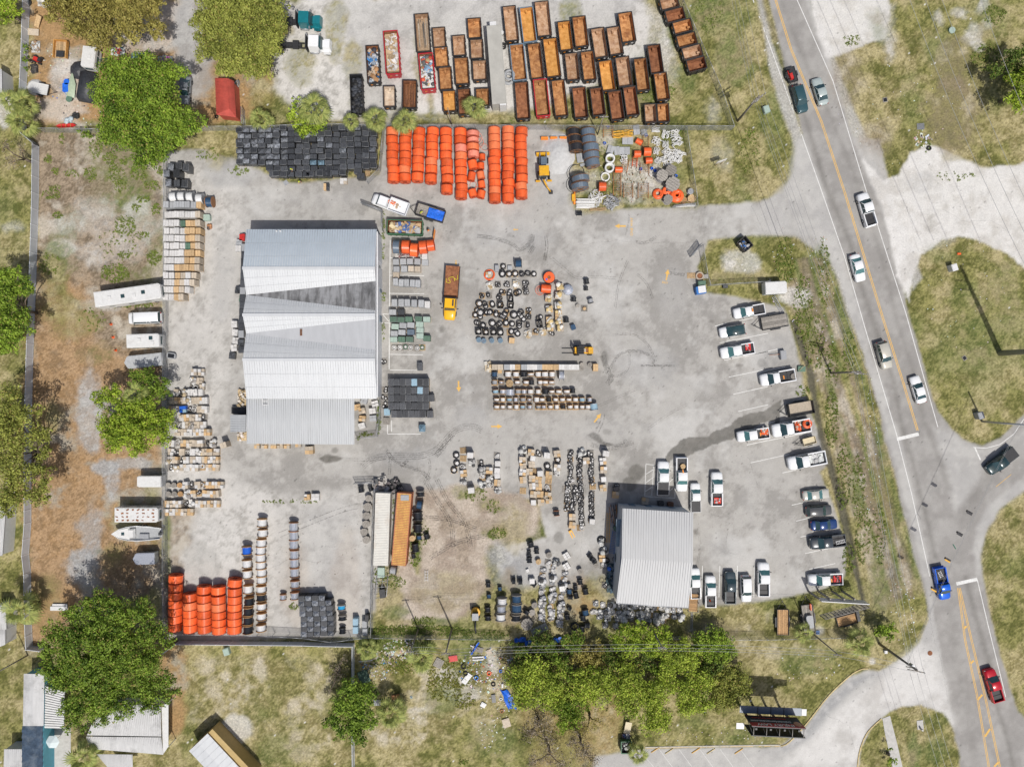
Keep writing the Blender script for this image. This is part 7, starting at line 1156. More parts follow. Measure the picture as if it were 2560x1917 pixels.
wrow('Q',365,600,365,1180,9,'the left southern column','left southern coil column',10);wrow('Q',500,560,470,1190,10,'the middle southern column','middle southern coil column',12);wrow('Q',630,640,575,1250,9,'the right southern column','right southern coil column',10);wrow('Q',1280,1030,2020,1090,11,'the first row under the office','first coil row under the office');wrow('Q',1010,1010,1190,1040,3,'the left end of the office row','first coil row under the office');wrow('Q',990,1110,2030,1170,15,'the second row under the office','second coil row under the office',8,(1,0,2));wrow('Q',1060,1170,1830,1230,9,'the third row under the office','third coil row under the office',10,(0,2));wrow('Q',1130,1270,1250,1280,2,'the pair by the lime tree','coil pair by the lime tree')
for k,(x,y)in enumerate([(655,430),(655,555)]):put('block_pallet','pallet of white blocks turned diagonally, '+('upper' if k==0 else 'lower'),'pallet load',[('pallet',pallet(1.2,1.2),M['gwood'])]+[('block',cch('blk',lambda:MB().box((0,0,.25),(.5,.36,.45)).mesh('block')),M['wcard'],((i%2-.5)*.56,(i//2-1)*.4,.15))for i in range(6)],W('Q',x,y,.6,0),.55)
jumble('Q',[(435,520,'w'),(535,515,'h'),(240,730,'g'),(600,820,'g')],'odd pallets by the southern columns','the odd pallets at the southern columns');put('carton','small white carton alone on the dirt edge','carton',[('carton',rbox(.5,.5,.4,.05),M['wcard'])],W('Q',188,605,.4,0),.4)
for k,(x,y,r,la)in enumerate([(1075,245,.75,'huge black coil with white bags beside the office'),(1140,485,.5,'black tyre like coil beside the office'),(1230,468,.45,'thin black hoop leaning on the office wall'),(1080,725,.5,'thin black hoop on the paving near the office'),(755,1280,.75,'big black tyre in the dirt near the tarps')]):put('hose_ring',la,'hose ring',[('ring',MB().ring((0,0,.2),r*.8,r*(.22 if k in(0,1,4)else.06),'z',24,8).mesh('ring'),M['tyre'])]+([('bag_heap',heapm(.8,1.2,.1,.6,14,[(.6,.6,.58),(.5,.5,.48)],4,'pg',.5),SCRAP,(0,-.3,0))]if k==0 else[]),W('Q',x,y,.4,0))
jumble('Q',[(1110,375,'h'),(1085,460,'m'),(1105,560,'w'),(1125,795,'k')],'pallets beside the office wall','the pallets beside the office');put('barrel','bright blue barrel beside the office wall','barrel',[('barrel',MB().cyl((0,0,.45),.32,.9).mesh('barrel'),M['bluec']),('lid',MB().ring((0,0,.9),.3,.03).mesh('lid'),M['bluep'])],W('Q',1168,588,.9,0));put('barrel','dark green tank by the office awning','barrel',[('barrel',MB().cyl((0,0,.7),.38,1.4).mesh('barrel'),M['greenbox'])],W('Q',1250,110,1.4,0))
def ladder(label,f,a,b_,m,w=.45,h=.15,n=14,cat='ladder'):
 p,q=W(f,*a,h,h),W(f,*b_,h,h);d=q-p;T=tng('ladder',label,cat,p,math.atan2(d.y,d.x));l=d.length;b=MB()
 for s_ in(-1,1):b.box((l/2,s_*w/2,0),(l,.06,.08))
 lk('rail',b.mesh('rail'),M[m],T);rg=MB().box((0,0,0),(.05,w,.04)).mesh('rung')
 for i in range(n):lk('rung',rg,M[m],T,(l*(i+.5)/n,0,0))
ladder('yellow ladder lying beside the office','Q',(1155,-90),(1152,270),'yel');ladder('blue ladder lying next to the yellow one','Q',(1235,130),(1195,400),'bluep',.8);ladder('grey ladder hanging below the wooden deck','Q',(2160,1110),(2155,1330),'greyc',.3);ladder('aluminium ladder in the grass by the parking lot','31',(45,900),(135,1060),'steel',.55);ladder('pale ladder standing near the sand track','12',(1470,1605),(1470,1700),'steel',.5,.3,4)
put('scrap_pile','teal and black scrap against the office wall','scrap',[('heap',heapm(1.4,5.0,.2,.9,40,[(.05,.09,.10),(.03,.03,.03),(.2,.22,.22),(.1,.16,.2)],33,'bps',.8),SCRAP)],W('Q',1190,700,.6,0));put('scrap_pile','dark scrap and pipes at the office corner','scrap',[('heap',heapm(1.6,4.0,.1,.6,30,[(.3,.3,.3),(.05,.05,.05),(.4,.2,.08),(.5,.5,.5)],34,'sl',.8),SCRAP)],W('22',880,1130,.5,0),.15)
for k,(x,y,la,m)in enumerate([(900,905,'black crate of fittings in the office shade','blackbox'),(1150,1015,'tan box','card'),(1285,1030,'dark bin with an orange lid by the office door','dsteel'),(1370,1040,'brown wall box above the office door','dumpy')]):
 if k!=1:put('bin',la,'bin',[('bin',rbox(1.0,.8,.8,.08,.05),M[m])],W('22',x,y,.8,0),.3 if k==0 else 0)
T=tng('wooden_deck','small brown wooden deck at the southeast corner of the office','deck',W('23',1565,235,.8,0),R(-4));pl=MB().box((0,0,.75),(1.55,.13,.05)).mesh('plank')
for i in range(20):lk('plank',pl,M['dwood'],T,(0,-1.5+i*.15,0))
b=MB();b.box((.85,0,1.3),(.06,3.0,.06));b.box((0,-1.55,1.3),(1.7,.06,.06));b.box((-.85,-.6,1.3),(.06,1.9,.06));[b.box((x,y,.9),(.1,.1,.9))for x in(-.85,.85)for y in(-1.5,0,1.4)];lk('railing',b.mesh('railing'),M['gwood'],T)
# roll-off dumpsters (survey frame, centre, width, length, tilt, liner)
def RO(f,x,y,w,l,a,liner='rust',body='dumpk',la='',h=1.4,grp='rusty roll-off dumpsters',plates=True):
 hh=h;return rolloff(la,W(f,x,y,hh,0),L(f,w,hh),L(f,l,hh),hh,R(a),M[body],M[liner],grp,'dumpster',plates)
def ctn(f,x,y,w,l,a,cols,n,seed,kinds,label,z=(.7,1.2),smax=.9):
 put('dumpster_contents',label,'rubbish',[('heap',heapm(L(f,w,1.4)*.86,L(f,l,1.4)*.92,z[0],z[1],n,cols,seed,kinds,smax),SCRAP)],W(f,x,y,1.4,0),R(a))
RO('10',868,820,105,345,2,'blackbox',la='black dumpster full of black bags, leftmost of all');ctn('10',868,820,105,345,2,[(.03,.032,.038),(.05,.055,.065),(.02,.02,.02)],170,1,'g','glossy black rubbish bags filling the leftmost dumpster')
RO('10',1010,558,112,325,3,'rust2',la='black dumpster heaped with mixed rubbish left of the red one');ctn('10',1008,555,112,320,3,[(.04,.04,.05),(.6,.6,.6),(.05,.2,.45),(.4,.22,.1),(.3,.35,.4),(.45,.35,.25)],150,2,'bpgs','mixed bags, boards and cardboard in the black dumpster')
RO('10',1172,455,120,370,4,'rust2','dumpr','red dumpster full of cartons with a purple sheet',1.8);ctn('10',1170,445,120,350,4,[(.5,.38,.24),(.62,.6,.58),(.6,.58,.55),(.62,.6,.58),(.45,.33,.2)],60,3,'pb','white and tan cartons and a purple sheet in the red dumpster',(1.1,1.5),1.3)
RO('10',1150,835,100,180,1,'rsand',la='short dumpster with a sandy white floor');RO('10',1325,815,120,240,-1,'rust2',la='brown dumpster filled with rusty rods');ctn('10',1325,815,115,235,-1,[(.2,.08,.03),(.28,.12,.05),(.14,.06,.03)],110,4,'ls','rusty rods and bars in the brown dumpster',(.5,.9))
RO('10',1437,285,118,330,4,'rust4',la='tall dumpster holding long pipes at the top left of the rusty group');ctn('10',1437,275,118,300,4,[(.35,.25,.16),(.12,.11,.1),(.45,.38,.3)],22,5,'l','long pipes lying in the top left dumpster',(.4,.7))
RO('10',1475,618,118,310,5,'rust2','dumpr','narrow red dumpster heaped with rubbish beside the rusty ones',1.8);ctn('10',1473,610,118,300,5,[(.6,.6,.58),(.2,.32,.45),(.5,.38,.2),(.55,.1,.05),(.62,.62,.62),(.1,.1,.1)],110,6,'bpg','white bags and boards in the narrow red dumpster',(1.1,1.5))
S1=[(1580,325,112,170,4,'rust4'),(1600,495,115,168,5,'rust'),(1635,680,112,195,4,'rust'),(1668,875,112,180,3,'rust3'),(1752,395,112,175,4,'rust4'),(1775,615,118,228,4,'rust'),(1798,880,112,225,3,'rust2'),(1885,245,115,168,4,'rust'),(1905,425,112,165,3,'rust4'),(1930,608,118,172,3,'rust4'),(1955,840,115,150,2,'rust')]
N1_=['pale floored short','mottled short','streaked mid sized','golden floored short','tan floored short','plain rusty mid sized','dark palm shaded','orange brown short','white flecked short','patchy short','palm side short']
for k,(x,y,w,l,a,m)in enumerate(S1):RO('10',x,y,w,l,a,m,la=N1_[k]+' rusty dumpster, %s of the left group, by columns'%ORD[k+1])
S2=[(-10,205,110,300,6,'rust4','dumpk'),(140,215,115,300,7,'rust3','dumpb'),(268,165,120,300,6,'rust4','dumpk'),(55,540,118,310,6,'rust','dumpb'),(205,530,112,305,7,'rust','dumpk'),(345,500,120,335,7,'rust3','dumpk'),(90,870,115,320,4,'rust2','dumpk'),(256,845,115,315,6,'rust','dumpr'),(412,850,112,315,7,'rust','dumpk'),(460,312,112,250,7,'rust3','dumpk'),(590,275,115,260,7,'rust','dumpk'),(755,372,115,255,9,'rust4','dumpk'),(888,355,115,240,9,'rust4','dumpk'),(992,238,118,255,9,'rust','dumpk'),(520,578,112,235,6,'rust4','dumpk'),(660,570,112,250,7,'rust','dumpk'),(820,655,115,260,8,'rust3','dumpk'),(965,620,118,255,8,'rust4','dumpk'),(1120,645,112,280,7,'rust','dumpk'),(1238,512,112,245,8,'rust2','dumpk'),(1292,748,112,235,8,'rust','dumpk'),(588,888,115,265,6,'rust2','dumpk'),(740,880,112,240,7,'rust2','dumpk'),(900,912,115,250,8,'rust2','dumpk'),(1028,875,112,250,8,'rust2','dumpk'),(1195,980,102,160,4,'rust4','dumpk'),(1305,975,98,160,4,'rust','dumpk')]
adj=['half cut left','bright orange blue rimmed','tall pale','blue rimmed','mottled','long orange','dark brown','crimson sided','pitted','golden','streaky','scratched','dull pink brown','isolated upper','tan','russet','amber','chalky','stained','deep brown tall','right edge','chocolate','splotched','smooth brown','plain brown','small boxy','smallest golden']
for k,(x,y,w,l,a,m,bd)in enumerate(S2):RO('20',x,y,w,l,a,m,bd,adj[k]+' roll-off dumpster, %s of the right group, by rows'%ORD[k+1])
for k,(x,y,w,l)in enumerate([(1358,28,100,155),(1408,132,105,160),(1473,232,105,160),(1508,347,105,165),(1555,452,105,165),(1592,558,105,160)]):RO('20',x,y,w,l,-75,['rust4','rust2','rust','rust','rust4','rust2'][k],'dumpk','dumpster turned sideways along the slanted fence, %s from the top'%ORD[k+1],1.5,'dumpsters along the slanted fence')
RO('11',1283,305,118,305,88,'rust2','dumpg','green dumpster full of cardboard and broken pallets',1.5,plates=False);ctn('11',1283,305,112,295,88,[(.5,.35,.2),(.55,.42,.25),(.45,.30,.16),(.6,.5,.3),(.08,.15,.35),(.55,.55,.55)],75,8,'pbs','cardboard sheets and broken pallets in the green dumpster',(.9,1.35),1.1)
RO('21',2010,448,90,105,40,'blackc','dumpk','small open black dumpster by the entrance grass',1.3,'small front dumpsters',False);ctn('21',2015,455,80,90,40,[(.1,.1,.1),(.5,.5,.5),(.05,.15,.4)],22,9,'bpg','rubbish inside the small black dumpster',(.5,.9),.5)
RO('23',987,1485,90,100,0,'blackc','dumpg','small green dumpster at the bottom kerb',1.3,'small front dumpsters',False);ctn('23',987,1495,80,80,0,[(.04,.04,.04),(.6,.6,.58),(.1,.1,.1)],14,10,'g','bag inside the small green dumpster',(.4,.8),.5)
put('container_lid','cream board leaning behind the bottom dumpster','board',[('board',MB().box((0,0,.7),(1.1,2.2,.08),-.15,rx=.2).mesh('board'),M['tanp'])],W('23',1000,1318,.8,0));put('scrap_pile','small rubbish pile above the bottom dumpster','scrap',[('heap',heapm(1.4,1.0,.1,.4,18,[(.3,.2,.2),(.5,.5,.5),(.1,.15,.3)],20,'bp',.5),SCRAP)],W('23',985,1395,.3,0))
put('recycling_bin','blue and white dumpster by the entrance fence','dumpster',[('body',rbox(1.7,1.3,1.2,.06),M['bluep']),('lid',MB().box((.15,.1,1.25),(1.3,1.2,.05),rx=.05).mesh('lid'),M['whitec'])],W('21',1632,845,1.2,0),.15);put('recycling_bin','green lidded bin next to the blue dumpster','dumpster',[('body',rbox(1.3,.8,1.0,.08,.05),M['greenbox'])],W('21',1640,785,1,0),.1);put('tyre_planter','round concrete planter behind the entrance fence','planter',[('ring',MB().ring((0,0,.25),.6,.16,'z',20,8,1.6).mesh('ring'),M['tcard']),('soil',MB().cyl((0,0,.2),.5,.2).mesh('soil'),M['rust2'])],W('21',1620,722,.4,0));put('pallet_stack','broken pallet beside the round planter','pallet',[('pallet',pallet(1.4,1.0),M['wood'])],W('21',1545,722));put('bin','small black bin on the gravel by the fence','bin',[('bin',rbox(.8,.5,.5,.05),M['blackbox'])],W('21',1842,815,.5,0))
put('concrete_steps','white concrete steps behind the planter','steps',[('step',MB().box((0,0,.1+.1*i),(.9-.2*i,.7,.2)).mesh('step'),M['concrete'])for i in range(2)],W('21',1672,728,.3,0))
# vehicles
Wh=M['white']
vhc('sedan','silver sedan driving up the right lane at the top','30',455,785,107,pmt('silver_paint',(.42,.48,.46)),roofm=pmt('silver_paint',(.42,.48,.46)));vhc('suv','dark teal suv towing a red mower at the top','30',278,850,-74,pmt('dark_teal_paint',(.035,.085,.10)))
vhc('pickup','white pickup with open black bed in the right lane','31',855,150,107,Wh);vhc('sedan','white sedan driving down the left lane beside the grass corner','31',780,652,-75,Wh,glass=M['tealglass']);vhc('suv','beige suv driving down the left lane mid road','31',1005,1405,-74,pmt('beige_paint',(.52,.50,.43)));vhc('sedan','white sedan with sunroof before the stop line in the right lane','32',1302,48,107,Wh)
vhc('pickup','dark green pickup with a grey cover arriving from the side road','32',2018,665,-142,pmt('dark_green_paint',(.02,.045,.05)),ton=True);bp=vhc('regcab','bright blue pickup with ladders crossing the junction','33',1507,75,-79,pmt('bright_blue_paint',(.01,.12,.62)));vhc('pickup','deep red pickup driving up at the bottom right','33',1950,952,107,pmt('red_car_paint',(.45,.008,.02)))
ladder('small white ladder in the bed of the blue pickup','33',(1475,-30),(1500,20),'whitec',.5,1.3,4)
vhc('pickup','white pickup with an amber beacon, uppermost in the parking lot','21',2048,1028,190,Wh,glass=M['tealglass'],sc=.93);vhc('hatch','white car with black panoramic roof in the upper parking lot','21',1905,1198,190,Wh,roofm=M['glass'],sc=1.05);vhc('pickup','white pickup carrying a red sheet in its bed','21',1945,1368,190,Wh,glass=M['tealglass']);vhc('regcab','white service pickup with a round reel in its bed','31',85,1600,190,Wh,sc=1.08)
vhc('pickup','white pickup parked left of the orange hose pickup','22',2082,438,188,Wh,glass=M['tealglass'],sc=.95);vhc('regcab','white pickup with a big orange hose coil in its bed','32',200,378,190,Wh,sc=1.18);vhc('regcab','white flatbed pickup with scrap in its bed','32',335,658,191,Wh,sc=1.18);vhc('sedan','champagne sedan parked at the grass edge','32',420,955,6,pmt('champagne_paint',(.50,.49,.44)),glass=M['tealglass'],sc=.95);vhc('suv','dark grey suv with roof rails and an orange bucket','32',442,1092,4,pmt('dark_grey_paint',(.085,.088,.09)),sc=.93)
vhc('sedan','navy blue sedan between the grey suv and black pickup','32',490,1215,5,pmt('navy_paint',(.018,.05,.16)),sc=.95);vhc('pickup','charcoal pickup with a white ladder rack on its bed','32',515,1360,187,pmt('charcoal_paint',(.05,.06,.07)),sc=1.05);vhc('pickup','silver white pickup parked lowest on the east side','33',498,40,183,Wh,glass=M['tealglass'])
vhc('pickup','white pickup half hidden by the office eaves','23',1582,75,92,Wh,glass=M['tealglass'],sc=.9);vhc('pickup','white pickup with an orange cone in its bed by the deck','23',1714,145,90,Wh,glass=M['tealglass'],sc=.93);vhc('pickup','dark slate pickup with a black empty bed','23',1885,110,90,pmt('slate_paint',(.045,.065,.075)),sc=.95);vhc('suv','white suv backed in between two pickups','23',2022,120,-88,Wh,sc=.95);vhc('pickup','white pickup at the right end of the office row','22',2172,1625+60,90,Wh,glass=M['tealglass'],sc=1.0)
vhc('pickup','white pickup with black bed cover in the marked bay','22',1305,812,89,Wh,ton=True,glass=M['tealglass']);vhc('pickup','white pickup facing down with a yellow drum in its bed','22',1465,780,-90,Wh,glass=M['tealglass']);vhc('pickup','white pickup with black bed cover beside the office corner','22',1585,980,91,Wh,ton=True,glass=M['tealglass'],sc=.86);vhc('pickup','white pickup alone right of the office corner','22',1768,905,90,Wh,glass=M['tealglass'])
drm('yellow drum in the bed of the downward facing pickup','22',1465,705,0,.42,.3,'yel','wood',None,True).location.z=.75
oco('orange hose coil in the bed of a white pickup','32',345,342,.85,'orange',.22,.9);put('scrap_load','orange cones and tools behind the cab of the hose pickup','tools',[('heap',heapm(.9,1.6,.3,.6,26,[(.75,.12,.03),(.6,.5,.4),(.65,.1,.03)],61,'bps',.6),SCRAP)],Z3(W('32',258,360,1),.7),.2)
put('scrap_load','white sheets lying in the flatbed pickup','scrap',[('heap',heapm(2.4,1.4,.15,.35,20,[(.6,.62,.6),(.45,.45,.44),(.5,.5,.5)],62,'p',.9),SCRAP)],Z3(W('32',420,640,1),.7),.2);drm('grey reel in the bed of the service pickup','31',207,1588,0,.5,.3,'redp','gwood',None,True).location.z=.75
put('scrap_load','red sheet and tools in the bed of the white pickup','tools',[('heap',heapm(.9,1.3,.1,.3,10,[(.6,.03,.03),(.05,.05,.05),(.4,.4,.4)],63,'ps',.6),SCRAP)],Z3(W('21',2038,1335,1),.72),.1);put('traffic_cone','orange cone in the bed of the pickup by the deck','cone',[('cone',MB().lathe([(.18,0),(.03,.6)],n=10).mesh('cone'),M['orange'])],Z3(W('23',1715,228,1.2),.75));put('scrap_load','red tool bag in the bed of the lone white pickup','tools',[('heap',heapm(1.2,1.0,.1,.3,12,[(.6,.05,.03),(.6,.55,.5),(.5,.5,.5)],64,'bp',.4),SCRAP)],Z3(W('22',1775,1005,1),.72));put('scrap_load','orange tools in the bed of the pickup left of the hose pickup','tools',[('heap',heapm(1.3,1.1,.1,.35,14,[(.7,.12,.03),(.5,.4,.3),(.6,.6,.6)],65,'bs',.6),SCRAP)],Z3(W('22',2180,410,1),.72));put('scrap_load','red and black tools in the bed of the lowest east pickup','tools',[('heap',heapm(1.3,1.1,.1,.35,12,[(.5,.03,.03),(.05,.05,.05),(.3,.3,.3)],66,'bs',.5),SCRAP)],Z3(W('33',600,35,1),.72))
ladder('white ladder rack over the charcoal pickup bed','32',(585,1370),(665,1350),'whitec',.5,1.3,6);vehicle_beacon=[put('beacon_bar',la,'beacon',[('bar',MB().box((0,0,0),(.18,.6,.12)).mesh('bar'),M['amber'])],Z3(W(f,x,y,1.9),1.93),R(10))for f,x,y,la in[('21',2075,1018,'amber beacon on the uppermost white pickup'),('22',2142,432,'amber beacon on the pickup left of the hose pickup'),('22',1475,752,'amber beacon on the downward facing pickup'),('31',135,1598,'amber beacon on the service pickup'),('33',548,45,'amber beacon on the lowest east pickup')]]
vhc('van','white cargo van parked between the motorhome and the camper','01',1250,1085,182,Wh,sc=1.02)
def camper(label,f,x,y,l,w,h,a,m,name='camper',cat='camper',nose=.0,hatches=((.2,0),(-.25,.1)),rusty=False,wh=True):
 T=tng(name,label,cat,W(f,x,y,h,0),R(a));b=MB();hw=w/2;p=[(-l/2,-hw),(l/2-.3,-hw),(l/2+nose*.0,-hw*.8 if not nose else-hw*.85),(l/2+nose,0),(l/2,hw*.8 if not nose else hw*.85),(l/2-.3,hw),(-l/2,hw)]
 b.prism(p,.55,h);lk('body',b.mesh('body'),m,T);b=MB();b.prism([(x_*.97,y_*.9)for x_,y_ in p],h,h+.08);rf=lk('roof',b.mesh('roof'),m,T)
 for k,(hx,hy)in enumerate(hatches):lk('roof_vent',MB().box((0,0,0),(.65,.65,.16),top=(.85,.85)).mesh('roof_vent'),M['offw']if k%2==0 else M['glass'],T,(hx*l,hy*w,h+.14))
 lk('windshield',MB().box((l/2-.02+nose*.5,0,h*.7),(.1,w*.6,h*.25)).mesh('windshield'),M['glass'],T);wm=cch('cwin',lambda:MB().box((0,0,0),(.9,.05,.5)).mesh('window'));[lk('window',wm,M['glass'],T,(x_*l,s_*hw,h*.65))for x_ in(-.3,0,.25)for s_ in(-1,1)]
 if wh:whl(T,(-l*.28,l*.3)if l>7 else(-.3,.5),hw-.1,.38)
 return T
camper('long white motorhome parked at an angle by the weeds','01',1100,890,11.4,2.6,3.1,8,M['offw'],'motorhome','motorhome',0,((-.27,0),(-.07,-.02),(.1,-.08),(.24,.05)));camper('white camper trailer below the cargo van','01',1232,1282,5.6,2.3,2.7,2,M['offw'],hatches=((-.1,.05),(.25,.18),(.3,-.2)));camper('grey covered boat trailer with a pointed front by the fence','01',1245,1455,6.0,2.2,1.9,186,M['tarpw'],'covered_trailer','covered boat',.5,());camper('small white cargo trailer by the west fence','02',1285,840,4.1,1.9,2.2,180,M['offw'],'cargo_trailer','trailer',0,());camper('small silver pointed trailer with a ribbed roof near the tree shadow','02',1250,1505,3.3,2.0,1.9,182,M['silver'],'cargo_trailer','trailer',.45,())
T=camper('white trailer roof speckled with rust red patches above the boat','02',1175,1128,7.4,2.5,2.8,0,M['offw'],'box_trailer','trailer',0,());rp=MB();g=random.Random(3)
for i in range(8):
 for j in range(4):
  if g.random()<.9:rp.box((-3.2+i*.88+g.uniform(-.1,.1),-.9+j*.6,2.905),(g.uniform(.25,.5),g.uniform(.12,.3),.03),g.uniform(-.5,.5))
lk('rust_patch',rp.mesh('rust_patch'),M['rust2'],T)
camper('white box trailer beside the entrance fence','31',70,825,3.7,2.1,2.2,3,M['offw'],'cargo_trailer','trailer',0,());camper('white old van body under the big tree at the upper left','00',762,492,3.6,2.3,2.2,-97,M['offw'],'old_camper','camper',0,((0,.1),))
T=tng('motor_boat','white cabin boat on a trailer below the speckled trailer','boat',W('02',1175,1290,1.8,0),R(180));b=MB();st=[(-3.9,.95,0),(-2,1.25,0),(0,1.3,.05),(1.6,1.15,.15),(3.0,.75,.3),(4.1,.08,.5)];vs_=[];fs=[]
for x,w,dz in st:vs_+=[(x,-w,1.6+dz),(x,-w*.75,.8+dz),(x,0,.5+dz),(x,w*.75,.8+dz),(x,w,1.6+dz)]
for k in range(5):
 for i in range(4):fs.append((k*5+i,k*5+i+1,(k+1)*5+i+1,(k+1)*5+i))
fs.append((0,1,2,3,4));b.add(vs_,fs,True);lk('hull',b.mesh('hull'),M['white'],T)
b=MB();b.add([(1.2,-1.05,1.72),(1.2,1.05,1.72),(3.0,.65,1.92),(4.05,0,2.1),(3.0,-.65,1.92)],[(0,1,2,3,4)]);b.box((.9,0,1.75),(1.2,1.7,.5),top=(.7,.8));lk('foredeck',b.mesh('foredeck'),M['offw'],T);b=MB();b.add([(-3.8,-.88,1.2),(.4,-1.15,1.2),(.4,1.15,1.2),(-3.8,.88,1.2)],[(0,1,2,3)]);lk('cockpit_floor',b.mesh('cockpit_floor'),M['greybox'],T)
b=MB();b.tube([(-3.9,-.95,1.62),(0,-1.3,1.67),(1.6,-1.15,1.77),(3,-.75,1.92),(4.1,0,2.1),(3,.75,1.92),(1.6,1.15,1.77),(0,1.3,1.67),(-3.9,.95,1.62)],.06,6);lk('gunwale',b.mesh('gunwale'),M['white'],T);lk('hatch',MB().box((2.3,0,1.87),(.5,.5,.06)).mesh('hatch'),M['glass'],T);lk('seat',MB().box((-1.2,.5,1.4),(1.6,.8,.4)).mesh('seat'),M['greyc'],T);lk('outboard',MB().box((-4.1,0,1.5),(.5,.5,.8)).mesh('outboard'),M['dsteel'],T);whl(T,(-.8,.2),1.1,.35)
for k,(x,y)in enumerate([(960,1140),(978,1252),(1000,1365)]):put('traffic_cone',['top','middle','bottom'][k]+' orange traffic cone in the leafy lot','cone',[('base',cch('cb_',lambda:MB().box((0,0,.03),(.4,.4,.05)).mesh('base')),M['orange']),('cone',cch('cc_',lambda:MB().lathe([(.16,.05),(.03,.75)],n=12).mesh('cone')),M['orange'])],W('01',x,y),0,'traffic cones in the leafy lot')
def tractor(label,x,y,m,cabx,hoodl,name='truck_tractor'):
 T=tng(name,label,'truck',W('10',x,y,2,0),R(-2));b=MB()
 for s_ in(-1,1):b.box((-2.2,s_*.42,.95),(7.6,.14,.3))
 for x_ in(-5,-3.5,-2,-.5):b.box((x_,0,.95),(.14,.8,.2))
 lk('chassis',b.mesh('chassis'),M['dsteel'],T);b=MB();b.box((cabx,0,1.95),(2.0,2.3,1.9),top=(.86,.86));lk('cab',b.mesh('cab'),m,T);b=MB();b.box((cabx+1.75,0,1.45),(hoodl,1.9,1.1),top=(.85,.66));b.box((cabx+1.9,1.0,1.0),(1.2,.5,.7),top=(.8,.6));b.box((cabx+1.9,-1.0,1.0),(1.2,.5,.7),top=(.8,.6));lk('hood',b.mesh('hood'),m,T)
 lk('windshield',MB().box((cabx+1.0,0,2.3),(.75,2.0,.85),top=(.5,.9)).mesh('windshield'),M['glass'],T);lk('hoist',MB().box((-2.4,0,1.05),(6.2,.5,.3)).box((-2.4,0,1.15),(.5,1.5,.3)).box((-4.6,0,1.2),(.4,1.3,.3)).box((-.3,0,1.2),(1.0,1.4,.4)).mesh('hoist'),M['dsteel'],T);lk('fender',MB().box((-3.75,1.0,1.08),(2.6,.5,.06)).box((-3.75,-1.0,1.08),(2.6,.5,.06)).mesh('fender'),M['dsteel'],T);[lk('mirror',MB().box((cabx+.9,s_*1.45,2.1),(.15,.35,.5)).mesh('mirror'),M['steel'],T)for s_ in(-1,1)];b=MB()
 for i in range(7):b.box((cabx-.6+i*.2,0,2.93),(.04,1.7,.04))
 lk('roof_rib',b.mesh('roof_rib'),m,T);lk('fuel_tank',MB().cyl((cabx-.3,1.0,.8),.3,1.4,'x').cyl((cabx-.3,-1.0,.8),.3,1.4,'x').mesh('fuel_tank'),M['steel'],T);lk('exhaust',MB().tube([(cabx-1.15,1.0,.8),(cabx-1.15,1.0,3.4)],.09,8).mesh('exhaust'),M['steel'],T);lk('headache_rack',MB().box((cabx-1.3,0,2.1),(.14,2.5,1.8)).mesh('headache_rack'),M['dsteel'],T)
 whl(T,(cabx+1.9,),1.0,.5);whl(T,(-4.4,-3.1),.95,.5);whl(T,(-4.4,-3.1),.62,.5);return T
tractor('teal roll-off truck without a box at the top',290,165,M['tealp'],2.6,2.0);tractor('white roll-off truck without a box below the teal one',345,370,M['white'],3.2,1.9)
T=tng('flatbed_truck','yellow cab truck with a rusty steel deck facing down the yard','truck',W('11',1682,860,1.5,0),R(-94));b=MB();b.box((-1.7,0,1.15),(5.6,2.5,.14));lk('deck',b.mesh('deck'),M['rust2'],T);b=MB();b.box((-1.7,1.25,1.3),(5.6,.1,.25));b.box((-1.7,-1.25,1.3),(5.6,.1,.25));b.box((1.12,0,1.7),(.1,2.4,1.0));lk('deck_rim',b.mesh('deck_rim'),M['dsteel'],T)
b=MB();loft(b,[(1.2,1.1,1.5,0),(3.0,1.1,1.5,.05),(3.5,1.05,1.45,.08),(4.5,.98,1.3,.08),(4.85,.8,1.1,.02)],.5);b.box((2.1,0,2.0),(1.9,2.05,1.0),top=(.85,.84));lk('cab',b.mesh('cab'),M['yel2'],T);lk('windshield',MB().box((3.02,0,1.98),(.55,1.85,.8),top=(.15,.84)).mesh('windshield'),M['glass'],T);b=MB();[b.box((2.1,s_*1.0,2.05),(1.4,.06,.5))for s_ in(-1,1)];lk('side_window',b.mesh('side_window'),M['glass'],T);lk('sunroof_strip',MB().box((2.0,.55,2.52),(1.1,.28,.04)).mesh('strip'),M['dsteel'],T);[lk('mirror',MB().box((2.9,s_*1.35,1.7),(.15,.3,.4)).mesh('mirror'),M['plastic'],T)for s_ in(-1,1)];whl(T,(3.7,-3.0),1.0,.45);whl(T,(-3.0,),.68,.45)
b=MB();b.cur=(.72,.62,.04)
for P_ in([(-1.9,.5,0),(-2.6,.2,0),(-2.3,-.6,0),(-1.7,-.2,0),(-1.6,-.9,0),(-2.3,-1.0,0)],[(-3.0,.9,0),(-2.2,.9,0),(-2.4,.3,0)]):b.tube(smp([Vector(p)+Vector((0,0,1.26))for p in P_],5),.045,5)
o=lk('strap',b.mesh('strap'),SCRAP,None,T.location,R(-94));tag(o,'yellow lifting strap lying curled on the truck deck','strap')
